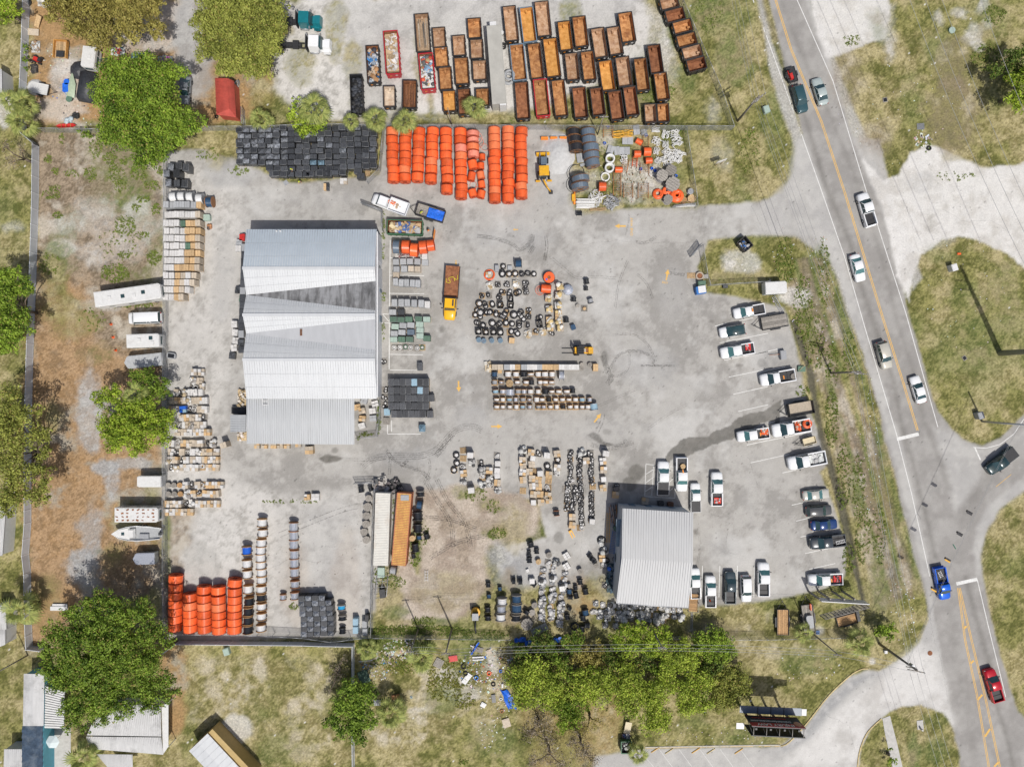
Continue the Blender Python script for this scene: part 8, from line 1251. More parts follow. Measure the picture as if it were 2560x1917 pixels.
T=tng('dump_truck','white pickup with dump bed of dirt by the warehouse corner','truck',W('11',1150,100,1.6,0),R(160));b=MB();loft(b,[(.0,1.0,1.25,0),(1.9,1.0,1.25,.05),(2.7,.97,1.2,.08),(3.2,.85,1.05,.03)],.4);b.box((1.15,0,1.6),(1.9,1.8,.75),top=(.78,.84));lk('cab',b.mesh('cab'),M['white'],T);lk('windshield',MB().box((2.05,0,1.55),(.6,1.7,.62),top=(.15,.84)).mesh('windshield'),M['glass'],T);b=MB();[b.box((-1.7,s_*1.1,1.5),(3.3,.12,.8))for s_ in(-1,1)];b.box((-3.35,0,1.5),(.12,2.2,.8));b.box((-.1,0,1.6),(.14,2.2,1.0));b.box((-1.7,0,1.0),(3.3,2.2,.12));lk('dump_bed',b.mesh('dump_bed'),M['white'],T);whl(T,(2.2,-1.9),.92,.4)
ctn('11',1218,108,78,140,70,[(.42,.3,.2),(.38,.27,.18),(.45,.33,.22)],60,71,'bg','dirt and orange bits in the white dump truck bed',(.75,.95),.3);put('scrap_load','orange tools along the edge of the dump bed','tools',[('heap',heapm(.5,1.6,.1,.3,14,[(.75,.15,.04),(.6,.5,.45)],72,'s',.5),SCRAP)],Z3(W('11',1165,90,1.4),1.4),R(70))
trailer('black utility trailer with a blue tarp behind the dump truck','11',1505,183,163,5.0,2.1,M['gwood'],M['dsteel'],.6);b=MB();g=random.Random(2);n=8;vs_=[(-1.7+3.4*i/n+0,-.9+1.8*j/n,.28+g.uniform(-.1,.12))for i in range(n+1)for j in range(n+1)];b.add(vs_,[(i*9+j,(i+1)*9+j,(i+1)*9+j+1,i*9+j+1)for i in range(n)for j in range(n)],True);tag(lk('blue_tarp',b.mesh('blue_tarp'),M['tarpb'],None,Z3(W('11',1552,195,1),.75),R(163),scale=(.85,.95,1)),'crumpled bright blue tarp covering the trailer load','tarp');
trailer('red rail trailer with the red mower behind the teal suv','30',205,645,106-180,2.6,1.5,M['dsteel'],M['dsteel'],.1,planks=False);T=tng('riding_mower','red riding mower on the small trailer behind the suv','mower',Z3(W('30',192,650,1),.7),R(-70));lk('body',MB().box((.3,0,.45),(1.1,.6,.5),top=(.85,.8)).box((-.5,0,.4),(.6,.7,.35)).mesh('body'),M['redp'],T);lk('seat',MB().box((-.45,0,.75),(.45,.5,.3)).mesh('seat'),M['plastic'],T);lk('deck',MB().box((0,0,.2),(.9,1.3,.15)).mesh('deck'),M['dsteel'],T);whl(T,(-.6,.75),.45,.25)
trailer('wooden flatbed trailer with grey planks in the parking lot','31',55,1120,190,4.6,2.2,M['gwood'],M['dsteel'],.25,mesh_sides=True);trailer('black dump trailer with a dusty bed near the wet streak','32',275,210,190,4.3,2.2,M['tcard'],M['dsteel'],.8,planks=False);trailer('tan steel covered small trailer in the parking lot','32',352,490,195,2.2,1.2,M['tanp'],M['tanp'],.35,planks=False);trailer('black flat trailer with a rusty plank deck below the lot','33',125,405,90,4.5,2.0,M['dwood'],M['dsteel'],.3,mesh_sides=True);trailer('grey boat like trailer with a tank below the lot','33',345,375,96,4.9,2.0,M['gwood'],M['gwood'],.3);put('tank','grey rounded tank on the boat like trailer','tank',[('tank',rbox(1.2,2.2,.6,.3),M['greyc'])],Z3(W('33',358,400,1),.7),.1);put('traffic_cone','orange and white cone bundle on the trailer nose','cone',[('cone',MB().box((0,0,.3),(.3,1.2,.3),top=(.5,.9)).mesh('cone'),M['orange'])],Z3(W('33',368,275,1),.7),.1)
put('generator','dusty generator frame beside the second parked trailer','generator',[('case',rbox(1.0,1.6,.8,.1,.05),M['greyc']),('tongue',MB().box((-1.4,.2,.4),(1.9,.08,.08)).mesh('tongue'),M['rust2'])],W('31',135,1405,.8,0),.1);put('garden_cart','dark green garden cart with a wooden handle','cart',[('tray',rbox(1.3,1.0,.4,.1),M['greenbox']),('handle',MB().tube([(-.5,-.3,.4),(.4,.7,.9)],.04,5).mesh('handle'),M['wood'])],W('31',292,1525,.4,0))
def container(label,f,x,y,l,w,h,a,m,rib=True,name='shipping_container',mtop=None):
 T=tng(name,label,'container',W(f,x,y,h,0),R(a));b=MB();b.box((0,0,h/2+.1),(w-.1,l-.1,h-.2));lk('wall',b.mesh('wall'),m,T)
 b=MB();[b.box((s_*(w/2-.04),0,z),(.1,l,.12))for s_ in(-1,1)for z in(.15,h-.02)];[b.box((0,s_*(l/2-.04),h-.02),(w-.2,.1,.12))for s_ in(-1,1)];[b.box((sx*(w/2-.06),sy*(l/2-.06),h/2),(.13,.13,h))for sx in(-1,1)for sy in(-1,1)];lk('frame',b.mesh('frame'),m if not mtop else mtop[1],T)
 if rib:
  rb=MB().box((0,0,0),(w-.24,.14,.05),top=(1,.5)).mesh('roof_corrugation');sb=MB().box((0,0,0),(.05,.14,h-.3)).mesh('side_corrugation');n=int(l/.28);jb=MB()
  for i in range(n):
   y_=-l/2+l*(i+.5)/n;lk('roof_corrugation',rb,mtop[0]if mtop else m,T,(0,y_,h+.02));[jb.box((s_*(w/2-.03),y_,h/2),(.05,.14,h-.3))for s_ in(-1,1)]
  lk('side_corrugation',jb.mesh('side_corrugation'),m,T)
 return T
container('cream corrugated shipping container beside the orange one','12',1085,1252,12.4,2.5,2.6,-1.8,mat('cream_container',(.60,.585,.53),.6,.06,1,dirt=.4,dirtcol=(.35,.22,.12)));container('rusty orange shipping container with a patched roof','12',1255,1252,12.4,2.5,2.6,-4.6,mat('faded_orange_container',(.45,.17,.07),.6,.15,1),mtop=(mat('orange_container_roof',(.62,.42,.09),.6,.25,1.2,stretch=(2,.6,1),dirt=.75,dirtcol=(.36,.15,.05)),mat('rusty_red_frame',(.42,.15,.08),.7,.2,2)))
put('roof_patch','grey metal patch on the orange container roof','patch',[('patch',MB().box((0,0,0),(1.4,.95,.04)).mesh('patch'),M['greyc'])],Z3(W('12',1283,980,2.7),2.67))
T=container('long grey box trailer between the two dumpster groups','10',2075,560,13.4,2.45,3.0,4.2,mat('dusty_trailer_roof',(.40,.39,.35),.7,.08,.6,dirt=.4,dirtcol=(.28,.27,.24)),False,'semi_trailer');lk('rear_door',MB().box((.6,-6.8,1.6),(1.1,.3,2.8)).mesh('rear_door'),M['whitec'],T);lk('nose_unit',MB().box((-.1,7.1,2.2),(1.1,.9,1.0)).mesh('nose_unit'),M['whitec'],T);whl(T,(),1,.5)
ty,rm=wheel_parts()
for y_ in(-5.2,-4.0):
 for s_ in(-1,1):w_=lk('wheel',ty,M['tyre'],T,(s_*1.05,y_,.5),R(90),scale=1.4);lk('rim',rm,M['rim'],w_)
for k,(x,y,la)in enumerate([(2133,400,'black tyre leaning on the long grey trailer'),(2175,680,'grey hose heap right of the long grey trailer'),(2122,285,'white bucket by the long grey trailer')]):put(['tyre','hose_heap','bucket'][k],la,['tyre','hose heap','bucket'][k],[('ring',MB().ring((0,0,.2),.4,.14).ring((.1,.2,.4),.35,.1).mesh('ring')if k<2 else MB().cyl((0,0,.3),.3,.6).mesh('ring'),[M['tyre'],M['greyc'],M['whitec']][k])],W('10',x,y,.4,0),0,None,1 if k!=1 else 2.2)
# machines
T=tng('telehandler','yellow forklift with long forks above the pallet rows','forklift',W('C',1920,1530,1.6,0),R(180));lk('chassis',MB().box((-.3,0,.8),(2.8,1.1,.6)).box((-1.5,.0,1.2),(.9,1.2,.6),top=(.9,.9)).mesh('chassis'),M['yel'],T);lk('mast',MB().box((1.25,.42,1.4),(.25,.14,2.5)).box((1.25,-.42,1.4),(.25,.14,2.5)).box((1.25,0,2.5),(.25,1.0,.15)).mesh('mast'),M['yel'],T);lk('cab',MB().box((.3,0,1.55),(1.1,1.3,1.0)).mesh('cab'),M['dsteel'],T)
b=MB();[b.box((.3,y_,2.3),(1.3,.1,.07))for y_ in(-.6,-.3,0,.3,.6)];[b.box((x_,y_,1.9),(.07,.07,.9))for x_ in(-.3,.9)for y_ in(-.6,.6)];lk('roll_cage',b.mesh('roll_cage'),M['dsteel'],T);[lk('fork',MB().box((2.3,y_,.15),(2.2,.13,.06)).mesh('fork'),M['dsteel'],T)for y_ in(-.42,.42)];lk('seat',MB().box((-.4,0,1.3),(.5,.6,.5)).mesh('seat'),M['tcard'],T);whl(T,(.9,),.75,.5);whl(T,(-1.4,),.7,.42);lk('engine_cover',MB().box((-1.1,0,1.15),(.7,.7,.3)).mesh('engine_cover'),M['rust2'],T)
T=tng('backhoe_loader','yellow backhoe loader on the gravel pile','backhoe',W('20',275,1455,2,0),R(92));lk('chassis',MB().box((.4,0,.9),(3.6,.9,.6)).mesh('chassis'),M['dsteel'],T);lk('hood',MB().box((1.3,0,1.45),(1.7,1.0,.7),top=(.95,.85)).mesh('hood'),M['bluegrey'],T);lk('cab',MB().box((-.45,0,1.7),(1.4,1.5,1.4),top=(.95,.95)).mesh('cab'),M['glass'],T);lk('cab_roof',MB().box((-.45,0,2.5),(1.75,1.75,.16),top=(.9,.9)).mesh('cab_roof'),M['yel'],T);lk('bucket',MB().box((3.0,0,.6),(.7,2.3,.7),top=(.5,1)).mesh('bucket'),M['yel'],T);lk('loader_arm',MB().box((2.1,.55,1.0),(1.9,.18,.25)).box((2.1,-.55,1.0),(1.9,.18,.25)).mesh('loader_arm'),M['bluegrey'],T)
lk('boom',MB().tube([(-1.6,0,1.2),(-2.2,.1,2.6),(-3.1,-.5,1.6)],.16,6).tube([(-3.1,-.5,1.6),(-3.6,-1.1,.6)],.13,6).mesh('boom'),M['yel'],T);lk('digging_bucket',MB().box((-3.7,-1.2,.4),(.5,.6,.5)).mesh('digging_bucket'),M['dsteel'],T);[lk('stabiliser',MB().box((-1.7,s_*1.0,.5),(.3,.8,.2)).mesh('stabiliser'),M['yel'],T)for s_ in(-1,1)];whl(T,(-.8,),.95,.75);whl(T,(1.8,),.8,.5)
T=tng('mini_excavator','small yellow excavator with a grey roof on the sandy ground','excavator',W('13',1893,345,1.5,0),R(-90));lk('track',MB().box((0,.55,.25),(1.9,.35,.5),top=(.9,1)).box((0,-.55,.25),(1.9,.35,.5),top=(.9,1)).mesh('track'),M['tyre'],T);lk('body',MB().cyl((-.3,0,.85),.8,.6,n=16).mesh('body'),M['yel'],T);lk('cab_roof',MB().box((.1,0,2.2),(1.2,1.1,.1)).mesh('cab_roof'),M['greyc'],T);lk('cab',MB().box((.1,0,1.6),(1.0,.95,1.1)).mesh('cab'),M['glass'],T);lk('boom',MB().tube([(.7,0,.9),(1.9,0,2.0),(3.2,.05,1.2)],.13,6).tube([(3.2,.05,1.2),(3.5,0,.3)],.11,6).mesh('boom'),M['dsteel'],T)
# workers
def skinfig(name,pts,edges,rad,m,parent):
 me=bpy.data.meshes.new(name);me.from_pydata(pts,edges,[]);o=bpy.data.objects.new(name,me);COL.objects.link(o);md=o.modifiers.new('s','SKIN');sv=me.skin_vertices[0].data if me.skin_vertices else None
 if sv is None:me.attributes
 for i,r_ in enumerate(rad):me.skin_vertices[0].data[i].radius=(r_,r_)
 me.skin_vertices[0].data[0].use_root=True;sb=o.modifiers.new('b','SUBSURF');sb.levels=1;sb.render_levels=1
 dg=bpy.context.evaluated_depsgraph_get();nm=bpy.data.meshes.new_from_object(o.evaluated_get(dg));bpy.data.objects.remove(o);nm.materials.clear();nm.materials.append(None);nm.name=name;return lk(name,nm,m,parent)
def worker(label,f,x,y,head,vest,lean=.25):
 T=tng('person',label,'person',W(f,x,y,1,0),R(head));c=lean
 P_=[(0,0,.95),(c*.5,0,1.2),(c,0,1.42),(c+.04,0,1.52),(c+.07,0,1.62),(c+.08,0,1.74),(0,.12,.85),(.12,.13,.48),(.02,.14,.08),(.16,.15,.03),(0,-.12,.85),(-.05,-.13,.48),(-.2,-.14,.08),(-.06,-.15,.03),(c,.2,1.4),(c+.12,.27,1.14),(c+.38,.2,1.08),(c,-.2,1.4),(c+.1,-.28,1.14),(c+.36,-.22,1.1)]
 E_=[(0,1),(1,2),(2,3),(3,4),(4,5),(0,6),(6,7),(7,8),(8,9),(0,10),(10,11),(11,12),(12,13),(2,14),(14,15),(15,16),(2,17),(17,18),(18,19)];rd=[.13,.13,.12,.05,.085,.07,.09,.065,.045,.04,.09,.065,.045,.04,.06,.045,.035,.06,.045,.035]
 try:
  skinfig('body',P_,E_,rd,M['skin'],T);skinfig('vest',P_[:3]+[P_[14],P_[17]],[(0,1),(1,2),(2,3),(2,4)],[.16,.165,.15,.09,.09],M[vest],T);skinfig('trousers',[P_[0],P_[6],P_[7],P_[8],P_[10],P_[11],P_[12]],[(0,1),(1,2),(2,3),(0,4),(4,5),(5,6)],[.15,.11,.085,.07,.11,.085,.07],M['denim'],T)
 except Exception as e:print('fig',e)
 lk('cap',MB().lathe([(.11,0),(.105,.06),(.06,.11),(0,.12)],n=12).box((.1,0,.01),(.1,.14,.02)).mesh('cap'),M[vest],T,(c+.08,0,1.72))
worker('worker in a yellow vest standing among the black pallets','10',325,1465,200,'vest',.2);worker('worker in a yellow vest bending below the black pallets','10',370,1560,-60,'vest',.35);worker('worker in an orange and yellow vest beside the green dumpster','11',1480,325,-50,'vesto',.3);worker('worker in yellow inside the trailer with the blue tarp','11',1415,182,0,'vest',.3)
# utility poles, wires
t1,p1=upole('leaning looking wooden utility pole north of the entrance with crossarms','20',(1945,1045),10.5,((.3,2.6,0),(1.3,2.2,0)),True,.2,az=.6);t2,p2=upole('utility pole in the ditch grass beside the parking lot','31',(540,1560),10.5,((.3,2.4,0),(1.2,2.0,0)),True,.18,az=-.2);t3,p3=upole('thick grey utility pole at the south entrance with a double crossarm','33',(960,592),11.3,((.3,2.8,0),(1.6,1.8,0)),True,.24,az=-.2)
t4,p4=upole('slim dark pole south of the lot between two palms','33',(345,470),11,((.2,1.2,0),),False,.14);t5,p5=upole('utility pole hidden in the thicket with white insulators','23',(1180,420),11,((.2,1.4,0),(.8,1.2,0)),False,.16);t6,p6=upole('bare wooden pole at the south edge of the dirt patch','13',(1690,460),11,((.2,1.4,0),),False,.18);t7,p7=upole('thin wooden pole left of the dirt patch behind the fence','13',(1402,465),10,((.2,1.2,0),),False,.15);t8,p8=upole('thin utility pole at the north fence beside the hose reels','J',(575,225),8.5,((.2,1.4,0),),False,.12);t9,p9=upole('small pole at the southwest corner by the tree','03',(240,690),8,((.2,1.2,0),),False,.13);tA,pA=upole('slim pole on the north fence above the orange reels','10',(1690,1090),8,(),False,.1)
for k,(f,P_)in enumerate([('31',[(1190,120),(1210,200),(1245,290),(1250,380),(1290,480),(1310,530)]),('22',[(640,480),(640,700),(630,1000),(600,1300),(590,1560)]),('21',[(2060,110),(2120,240),(2190,380)]),('33',[(1400,300),(1410,480),(1480,700),(1520,900),(1560,1150)]),('21',[(1650,436),(1300,440),(900,420),(500,470)]),('12',[(0,1656),(300,1500),(700,1560)]),('02',[(1862,1410),(1865,1656)]),('22',[(1860,1250),(1850,1400),(1870,1450),(2000,1480)]),('22',[(2030,620),(2060,680),(2140,950)]),('33',[(500,1200),(700,1300),(760,1560)]),('31',[(1500,150),(1700,260),(1900,240),(2100,350)]),('12',[(1540,100),(1560,300),(1700,420)])]):
 g=random.Random(k);q_=[]
 for a,c in zip(P_[:-1],P_[1:]):
  for i in range(6):t=i/6;q_.append(W(f,a[0]+(c[0]-a[0])*t+g.uniform(-7,7),a[1]+(c[1]-a[1])*t+g.uniform(-7,7)))
 b=MB();ribbon(b,q_,.05,.028+k*.0006);tag(lk('crack',b.mesh('crack'),tm),kind='structure')
zt=lambda p,z:Vector((p.x,p.y,z))
N0=zt(W('20',1650,-500),10.3);wires('overhead wires running north from the entrance pole',zt(p1,10.4),N0,[(-1.1,0),(0,0),(1.1,0),(0,-1.4)]);wires('overhead wires between the entrance pole and the ditch pole',zt(p1,10.4),zt(p2,10.4),[(-1,0),(0,0),(1,0),(0,-1.3)]);wires('overhead wires between the ditch pole and the south pole',zt(p2,10.4),zt(p3,11),[(-1,0),(0,0),(1,0),(0,-1.4)]);wires('overhead wires continuing south past the sidewalk',zt(p3,11),zt(W('33',1500,2300),11),[(-1.1,0),(0,0),(1.1,0)])
wires('overhead wires across the south thicket, right part',zt(p4,10.8),zt(p5,10.8),[(-.5,0),(0,.2),(.5,0)]);wires('overhead wires across the south thicket, left part',zt(p5,10.8),zt(p6,10.8),[(-.5,0),(0,.2),(.5,0)]);wires('overhead wires over the rubbish lot',zt(p6,10.8),zt(p7,9.8),[(-.5,0),(0,.2),(.5,0)]);wires('wires from the thicket line to the south pole',zt(p4,10.8),zt(p3,11),[(-.4,0),(.4,0)],.5)
for k,x0 in enumerate([1235,1370,1515,1850]):wires('high transmission wire over the right verge, %s from the left'%ORD[k+1],W('30',x0-120,-300,20),W('30',x0+745+320,1450+1000,20),[(0,0)],1.2,.03)
T=tng('transmission_pole','tall grey steel transmission pole at the right edge with three arms','pylon',W('31',2000,1390));lk('shaft',MB().tube([(0,0,-.2),(0,0,29)],.5,14,.26).mesh('shaft'),mat('weathered_steel_pole',(.24,.25,.22),.6,.1,1),T);[lk('arm',MB().tube([(0,0,z),(-2.4,0,z+.4)],.12,6,.06).mesh('arm'),M['steel'],T)for z in(21,24,27)]
T=tng('signal_pole','slim steel signal pole leaning out of the lower right grass','signal pole',W('32',1845,322));lk('shaft',MB().tube([(0,0,0),(0,0,10)],.2,12,.13).mesh('shaft'),M['steel'],T);zs=W('32',1845,322);wa,wb=zt(zs,9.0),zt(p3,8.6)
wires('signal span wire crossing the junction',wa,wb,[(0,0),(0,-.25)],.5,.018)
for k,(t,la)in enumerate([(.375,'first'),(.465,'second'),(.575,'third'),(.70,'fourth')]):
 q=wa.lerp(wb,t);q.z=6.8;T=tng('traffic_signal',la+' dark traffic signal from the top on the span wire','traffic light',q,R(-30),'traffic signals on the span wire');lk('housing',MB().box((0,0,0),(1.0,.3,.32)).box((0,0,.3),(.06,.06,1.0)).mesh('housing'),M['plastic'],T)
 [lk('lens',MB().cyl((x_,-.17,0),.11,.06,'y',10).mesh('lens'),[M['redl'],M['amber'],M['greenbox']][i],T)for i,x_ in enumerate((-.33,0,.33))];lk('visor',MB().box((0,-.25,.14),(1.0,.25,.03)).mesh('visor'),M['yel']if k>1 else M['plastic'],T)
q=wa.lerp(wb,.52);q.z=7;put('street_sign','small green street sign hanging on the span wire','sign',[('plate',MB().box((0,0,0),(.9,.04,.25)).mesh('plate'),mat('sign_green',(.01,.25,.14),.5,.05,2))],q,R(-60))
for k,(f,x,y,la)in enumerate([('32',1820,270,'grey signal cabinet at the base of the signal pole'),('31',1593,655,'white utility cabinet in the right island'),('30',1600,252,'pale green round lid under the high wires'),('20',2195,945,'pale green transformer box on the verge'),('03',1953,660,'pale green utility box on the south lawn')]):put('utility_cabinet',la,'cabinet',[('cabinet',rbox(1.0,1.2,1.2 if k<2 else.8,.08,.04)if k!=2 else MB().cyl((0,0,.15),.55,.3).mesh('lid'),[M['greyc'],M['whitec'],M['ltgreen'],M['ltgreen'],M['ltgreen']][k])],W(f,x,y,.6,0),.3)
put('drain_grate','ribbed grey metal sheet lying in the right verge','metal sheet',[('slat',cch('gs',lambda:MB().box((0,0,.06),(.07,1.1,.08)).mesh('slat')),M['steel'],(-.6+i*.13,0,0))for i in range(10)],W('30',1315,1093),.05);put('manhole','rusty round manhole cover on the pale drive mouth','manhole',[('cover',MB().cyl((0,0,.02),.42,.05,n=20).mesh('cover'),M['rust2'])],W('33',1397,672));put('catch_basin','dark square drain box in the right grass','drain',[('frame',MB().box((0,0,.05),(.8,.8,.12)).mesh('frame'),M['gwood']),('opening',MB().box((0,0,.12),(.6,.6,.02)).mesh('opening'),M['blackc'])],W('30',1008,865),.2);put('catch_basin','dark square drain in the island grass','drain',[('frame',MB().box((0,0,.05),(.7,.8,.12)).mesh('frame'),M['gwood']),('opening',MB().box((0,0,.12),(.55,.6,.02)).mesh('opening'),M['blackc'])],W('31',1692,1432),.6)
T=tng('notice_board','white sign board on two posts in the grass by the road','sign',W('20',1775,1425),R(18));lk('board',MB().box((.0,0,2.1),(1.7,.08,1.1)).mesh('board'),M['whitec'],T);lk('post',MB().box((-.5,0,1.2),(.1,.1,2.4)).box((.5,0,1.2),(.1,.1,2.4)).mesh('post'),M['wood'],T)
a,b_=W('s',1836,1752),W('s',1961,1758);d=Vector((b_.x-a.x,b_.y-a.y,0));ang=math.atan2(d.y,d.x);l=d.length;T=tng('billboard','large dark red and black roadside billboard at the bottom right','billboard',a,ang);z0,z1=5.2,8.8
lk('panel',MB().box((l/2,0,(z0+z1)/2),(l,.14,z1-z0)).mesh('panel'),M['signk'],T);P2=lk('red_band',MB().box((l/2,.085,z1-.62),(l,.03,1.24)).mesh('red_band'),M['signr'],T);lk('rear_panel',MB().box((l/2,-1.5,(z0+z1)/2),(l,.14,z1-z0)).mesh('rear_panel'),M['signk'],T);lk('border',MB().box((l/2,.1,z1-.05),(l,.04,.1)).box((l/2,.1,z0+.05),(l,.04,.1)).mesh('border'),M['signr'],T)
for t in(.04,.28,.52,.76,.97):lk('strut',MB().tube([(l*t,-.07,z1-.1),(l*t,-1.45,z1-.1)],.06,5).tube([(l*t,-.3,z0),(l*t,-1.45,z1-.4)],.05,5).mesh('strut'),M['gwood'],T)
for t in(.1,.37,.63,.9):lk('post',MB().box((l*t,-.6,z1/2-.2),(.3,.3,z1-.4)).mesh('post'),M['dsteel'],T)
cw=lk('catwalk',MB().box((l*.5,1.0,z0-.1),(l+1.6,1.25,.08)).mesh('catwalk'),M['bluegrey'],T);lk('catwalk_brace',MB().box((0,0,0),(.08,1.9,.1)).mesh('catwalk_brace'),M['dsteel'],T,(l*.25,1.0,z0-.02));lk('catwalk_brace',MB().box((0,0,0),(.08,1.9,.1)).mesh('catwalk_brace'),M['dsteel'],T,(l*.5,1.0,z0-.02));lk('catwalk_brace',MB().box((0,0,0),(.08,1.9,.1)).mesh('catwalk_brace'),M['dsteel'],T,(l*.75,1.0,z0-.02));lk('catwalk_end',MB().box((-.6,-1.8,z0-.1),(1.3,1.0,.08)).box((l+1.2,1.0,z0-.04),(.8,1.1,.05)).mesh('catwalk_end'),M['whitec'],T)
tr=(R(90),0,R(180));text('lettering','INJURY LAW',1.02,M['whitec'],T,(l*.47,.125,z1-.62),tr,.01,1.05);text('lettering','DennisHernandez.com',.72,M['whitec'],T,(l*.43,.10,z1-1.85),tr,.01,1.0);text('lettering','Harvard Law Graduate',.55,M['redp'],T,(l*.43,.10,z1-2.8),tr,.01,1.1);lk('portrait',MB().lathe([(.0,.03),(.62,.0)],axis='y',n=18).mesh('portrait'),mat('portrait_print',(.42,.22,.14),.6,.2,2),T,(l*.91,.11,z1-1.25),scale=(1,1,1.3))
pa,pb,pc,pd=W('33',440,207,8),W('33',855,262,8),W('33',515,400,8),W('33',462,355,8)
T=tng('v_billboard','white backed v shaped billboard frame over the grass below the lot','billboard',zt(W('33',640,290,6),0));o0=T.location.copy()
def vpanel(A_,B_,z0,z1,m,nm):return lk(nm,MB().add([(A_.x-o0.x,A_.y-o0.y,z0),(B_.x-o0.x,B_.y-o0.y,z0),(B_.x-o0.x,B_.y-o0.y,z1),(A_.x-o0.x,A_.y-o0.y,z1),(A_.x-o0.x,A_.y-o0.y+.12,z0),(B_.x-o0.x,B_.y-o0.y+.12,z0),(B_.x-o0.x,B_.y-o0.y+.12,z1),(A_.x-o0.x,A_.y-o0.y+.12,z1)],[(3,2,1,0),(4,5,6,7),(0,1,5,4),(1,2,6,5),(2,3,7,6),(3,0,4,7)]).mesh(nm),m,T)
vpanel(W('33',440,215,4),W('33',850,240,4),2.9,5.0,M['whitec'],'panel');qa,qb=W('33',470,365,4),W('33',850,262,4);n=12
for i in range(n+1):p=qa.lerp(qb,i/n);lk('lattice_bar',MB().box((p.x-o0.x,p.y-o0.y,3.95),(.09,.09,2.1)).mesh('bar'),M['dsteel'],T)
for z in(2.9,3.4,3.95,4.5,5.0):b=MB();b.tube([(qa.x-o0.x,qa.y-o0.y,z),(qb.x-o0.x,qb.y-o0.y,z)],.07,4);lk('lattice_rail',b.mesh('lattice_rail'),M['gwood'],T)
for x in(400,490,610,700):p=W('33',x+20,185,4);lk('post',MB().box((p.x-o0.x+.3,p.y-o0.y-.3,2.3),(.26,.26,4.6)).mesh('post'),M['gwood'],T)
trailer('tan plank trailer parked below the v shaped billboard','33',680,385,15,3.4,1.7,M['dwood'],M['dsteel'],.2,mesh_sides=True);put('storage_rack','dark wire rack at the end of the plank trailer','rack',[('rack',MB().box((0,0,.6),(.5,1.8,1.2)).mesh('rack'),M['dsteel'])],W('33',770,350,.8,0),.2);put('bench','small blue plank pair in the grass by the trailers','planks',[('plank',cch('bp',lambda:MB().box((0,0,.1),(.65,.12,.06)).mesh('plank')),M['bluep'],(0,.25*i,0))for i in range(3)],W('33',428,505))
# junk corner pieces
def pipes(label,f,x,y,l,w,n,rz,m,seed,bend=.0,cat='pipes',r=.055):
 g=random.Random(seed);T=tng('pipe_bundle',label,cat,W(f,x,y,.5,0),R(rz))
 for i in range(n):
  yy=-w/2+w*(i+.5)/n;z=.08+g.random()*.45;k=g.uniform(-1,1)*bend
  P_=smp([Vector((-l/2+g.uniform(0,.3),yy,z)),Vector((-l*.15,yy+k,z+.1)),Vector((l*.15,yy-k*.6,z+.1)),Vector((l/2-g.uniform(0,.3),yy+k*1.3,z))],4);lk('pipe',MB().tube(P_,r,6).mesh('pipe'),M[m],T)
 return T
for k,(x,y,l,w,n,rz,bd)in enumerate([(1468,150,1.7,.95,9,0,.1),(1620,215,1.7,1.2,10,80,.4),(1762,220,1.7,1.5,12,0,.3),(1478,320,1.6,1.2,10,60,.5),(1622,372,1.4,1.1,9,90,.08),(1800,330,2.0,1.4,12,10,.4),(1482,470,1.5,1.0,9,85,.3),(1640,480,1.6,1.3,10,40,.4),(1512,610,1.4,1.0,8,70,.4),(1800,540,2.4,1.8,22,60,.9),(1660,600,2.2,1.8,16,130,.9),(990,600,1.8,1.0,12,90,.5)]):pipes(['straight','crossed','square','twisted','neat curved','wide looped','small tidy','tangled','leaning','wildly fanned','loose scattered','crumpled'][k]+' white conduit bundle in the junk corner','J',x,y,l,w,n,rz,'pipew',k,bd)
pipes('neat stack of long white pipes at the drive edge','J',395,1280,3.6,1.6,14,-1,'pipew',31,0,r=.07);pipes('tangled white pipes above the neat stack','J',560,1180,2.6,1.6,14,-40,'pipew',32,.9);pipes('grey tangled tubing heap beside the pipe stack','J',790,1260,2.6,2.2,24,50,'steel',33,.8,r=.045);pipes('yellow pipe and post heap near the north fence','J',960,215,3.9,1.2,12,4,'yel',34,.3);pipes('tan planks at the edge of the drive','J',580,1370,3.2,.5,4,2,'wood',35,.1);pipes('grey pipe bundle under the north fence','J',1295,190,1.5,1.2,10,0,'greyc',36,.2);pipes('three pale rails at the fence corner','J',1930,1310,3.9,.5,4,2,'pipew',37,0)
for k,(x,y,w,l,a,la)in enumerate([(1175,150,1.1,1.7,.1,'tall pale concrete panel under the fence'),(1040,310,1.9,1.4,-.02,'large grey slab stack in the junk corner'),(775,460,1.2,1.6,-.3,'tilted grey slab left of two'),(875,470,1.0,1.5,.1,'narrow grey slab in the middle'),(995,470,1.8,1.3,0,'wide jointed grey slab'),(315,580,1.3,1.6,.15,'thin grey slab by the blue hoses'),(365,680,1.3,.5,.3,'pale board below the blue hoses')]):put('concrete_slab',la,'slab',[('slab',cch(('slb',i,w,l),lambda:MB().box((0,0,0),(w/2*.97,l,.12)).mesh('slab')),M['greybox'],((i-.5)*w/2,0,.25+.02*i))for i in range(2)],W('J',x,y,.4,0),a)
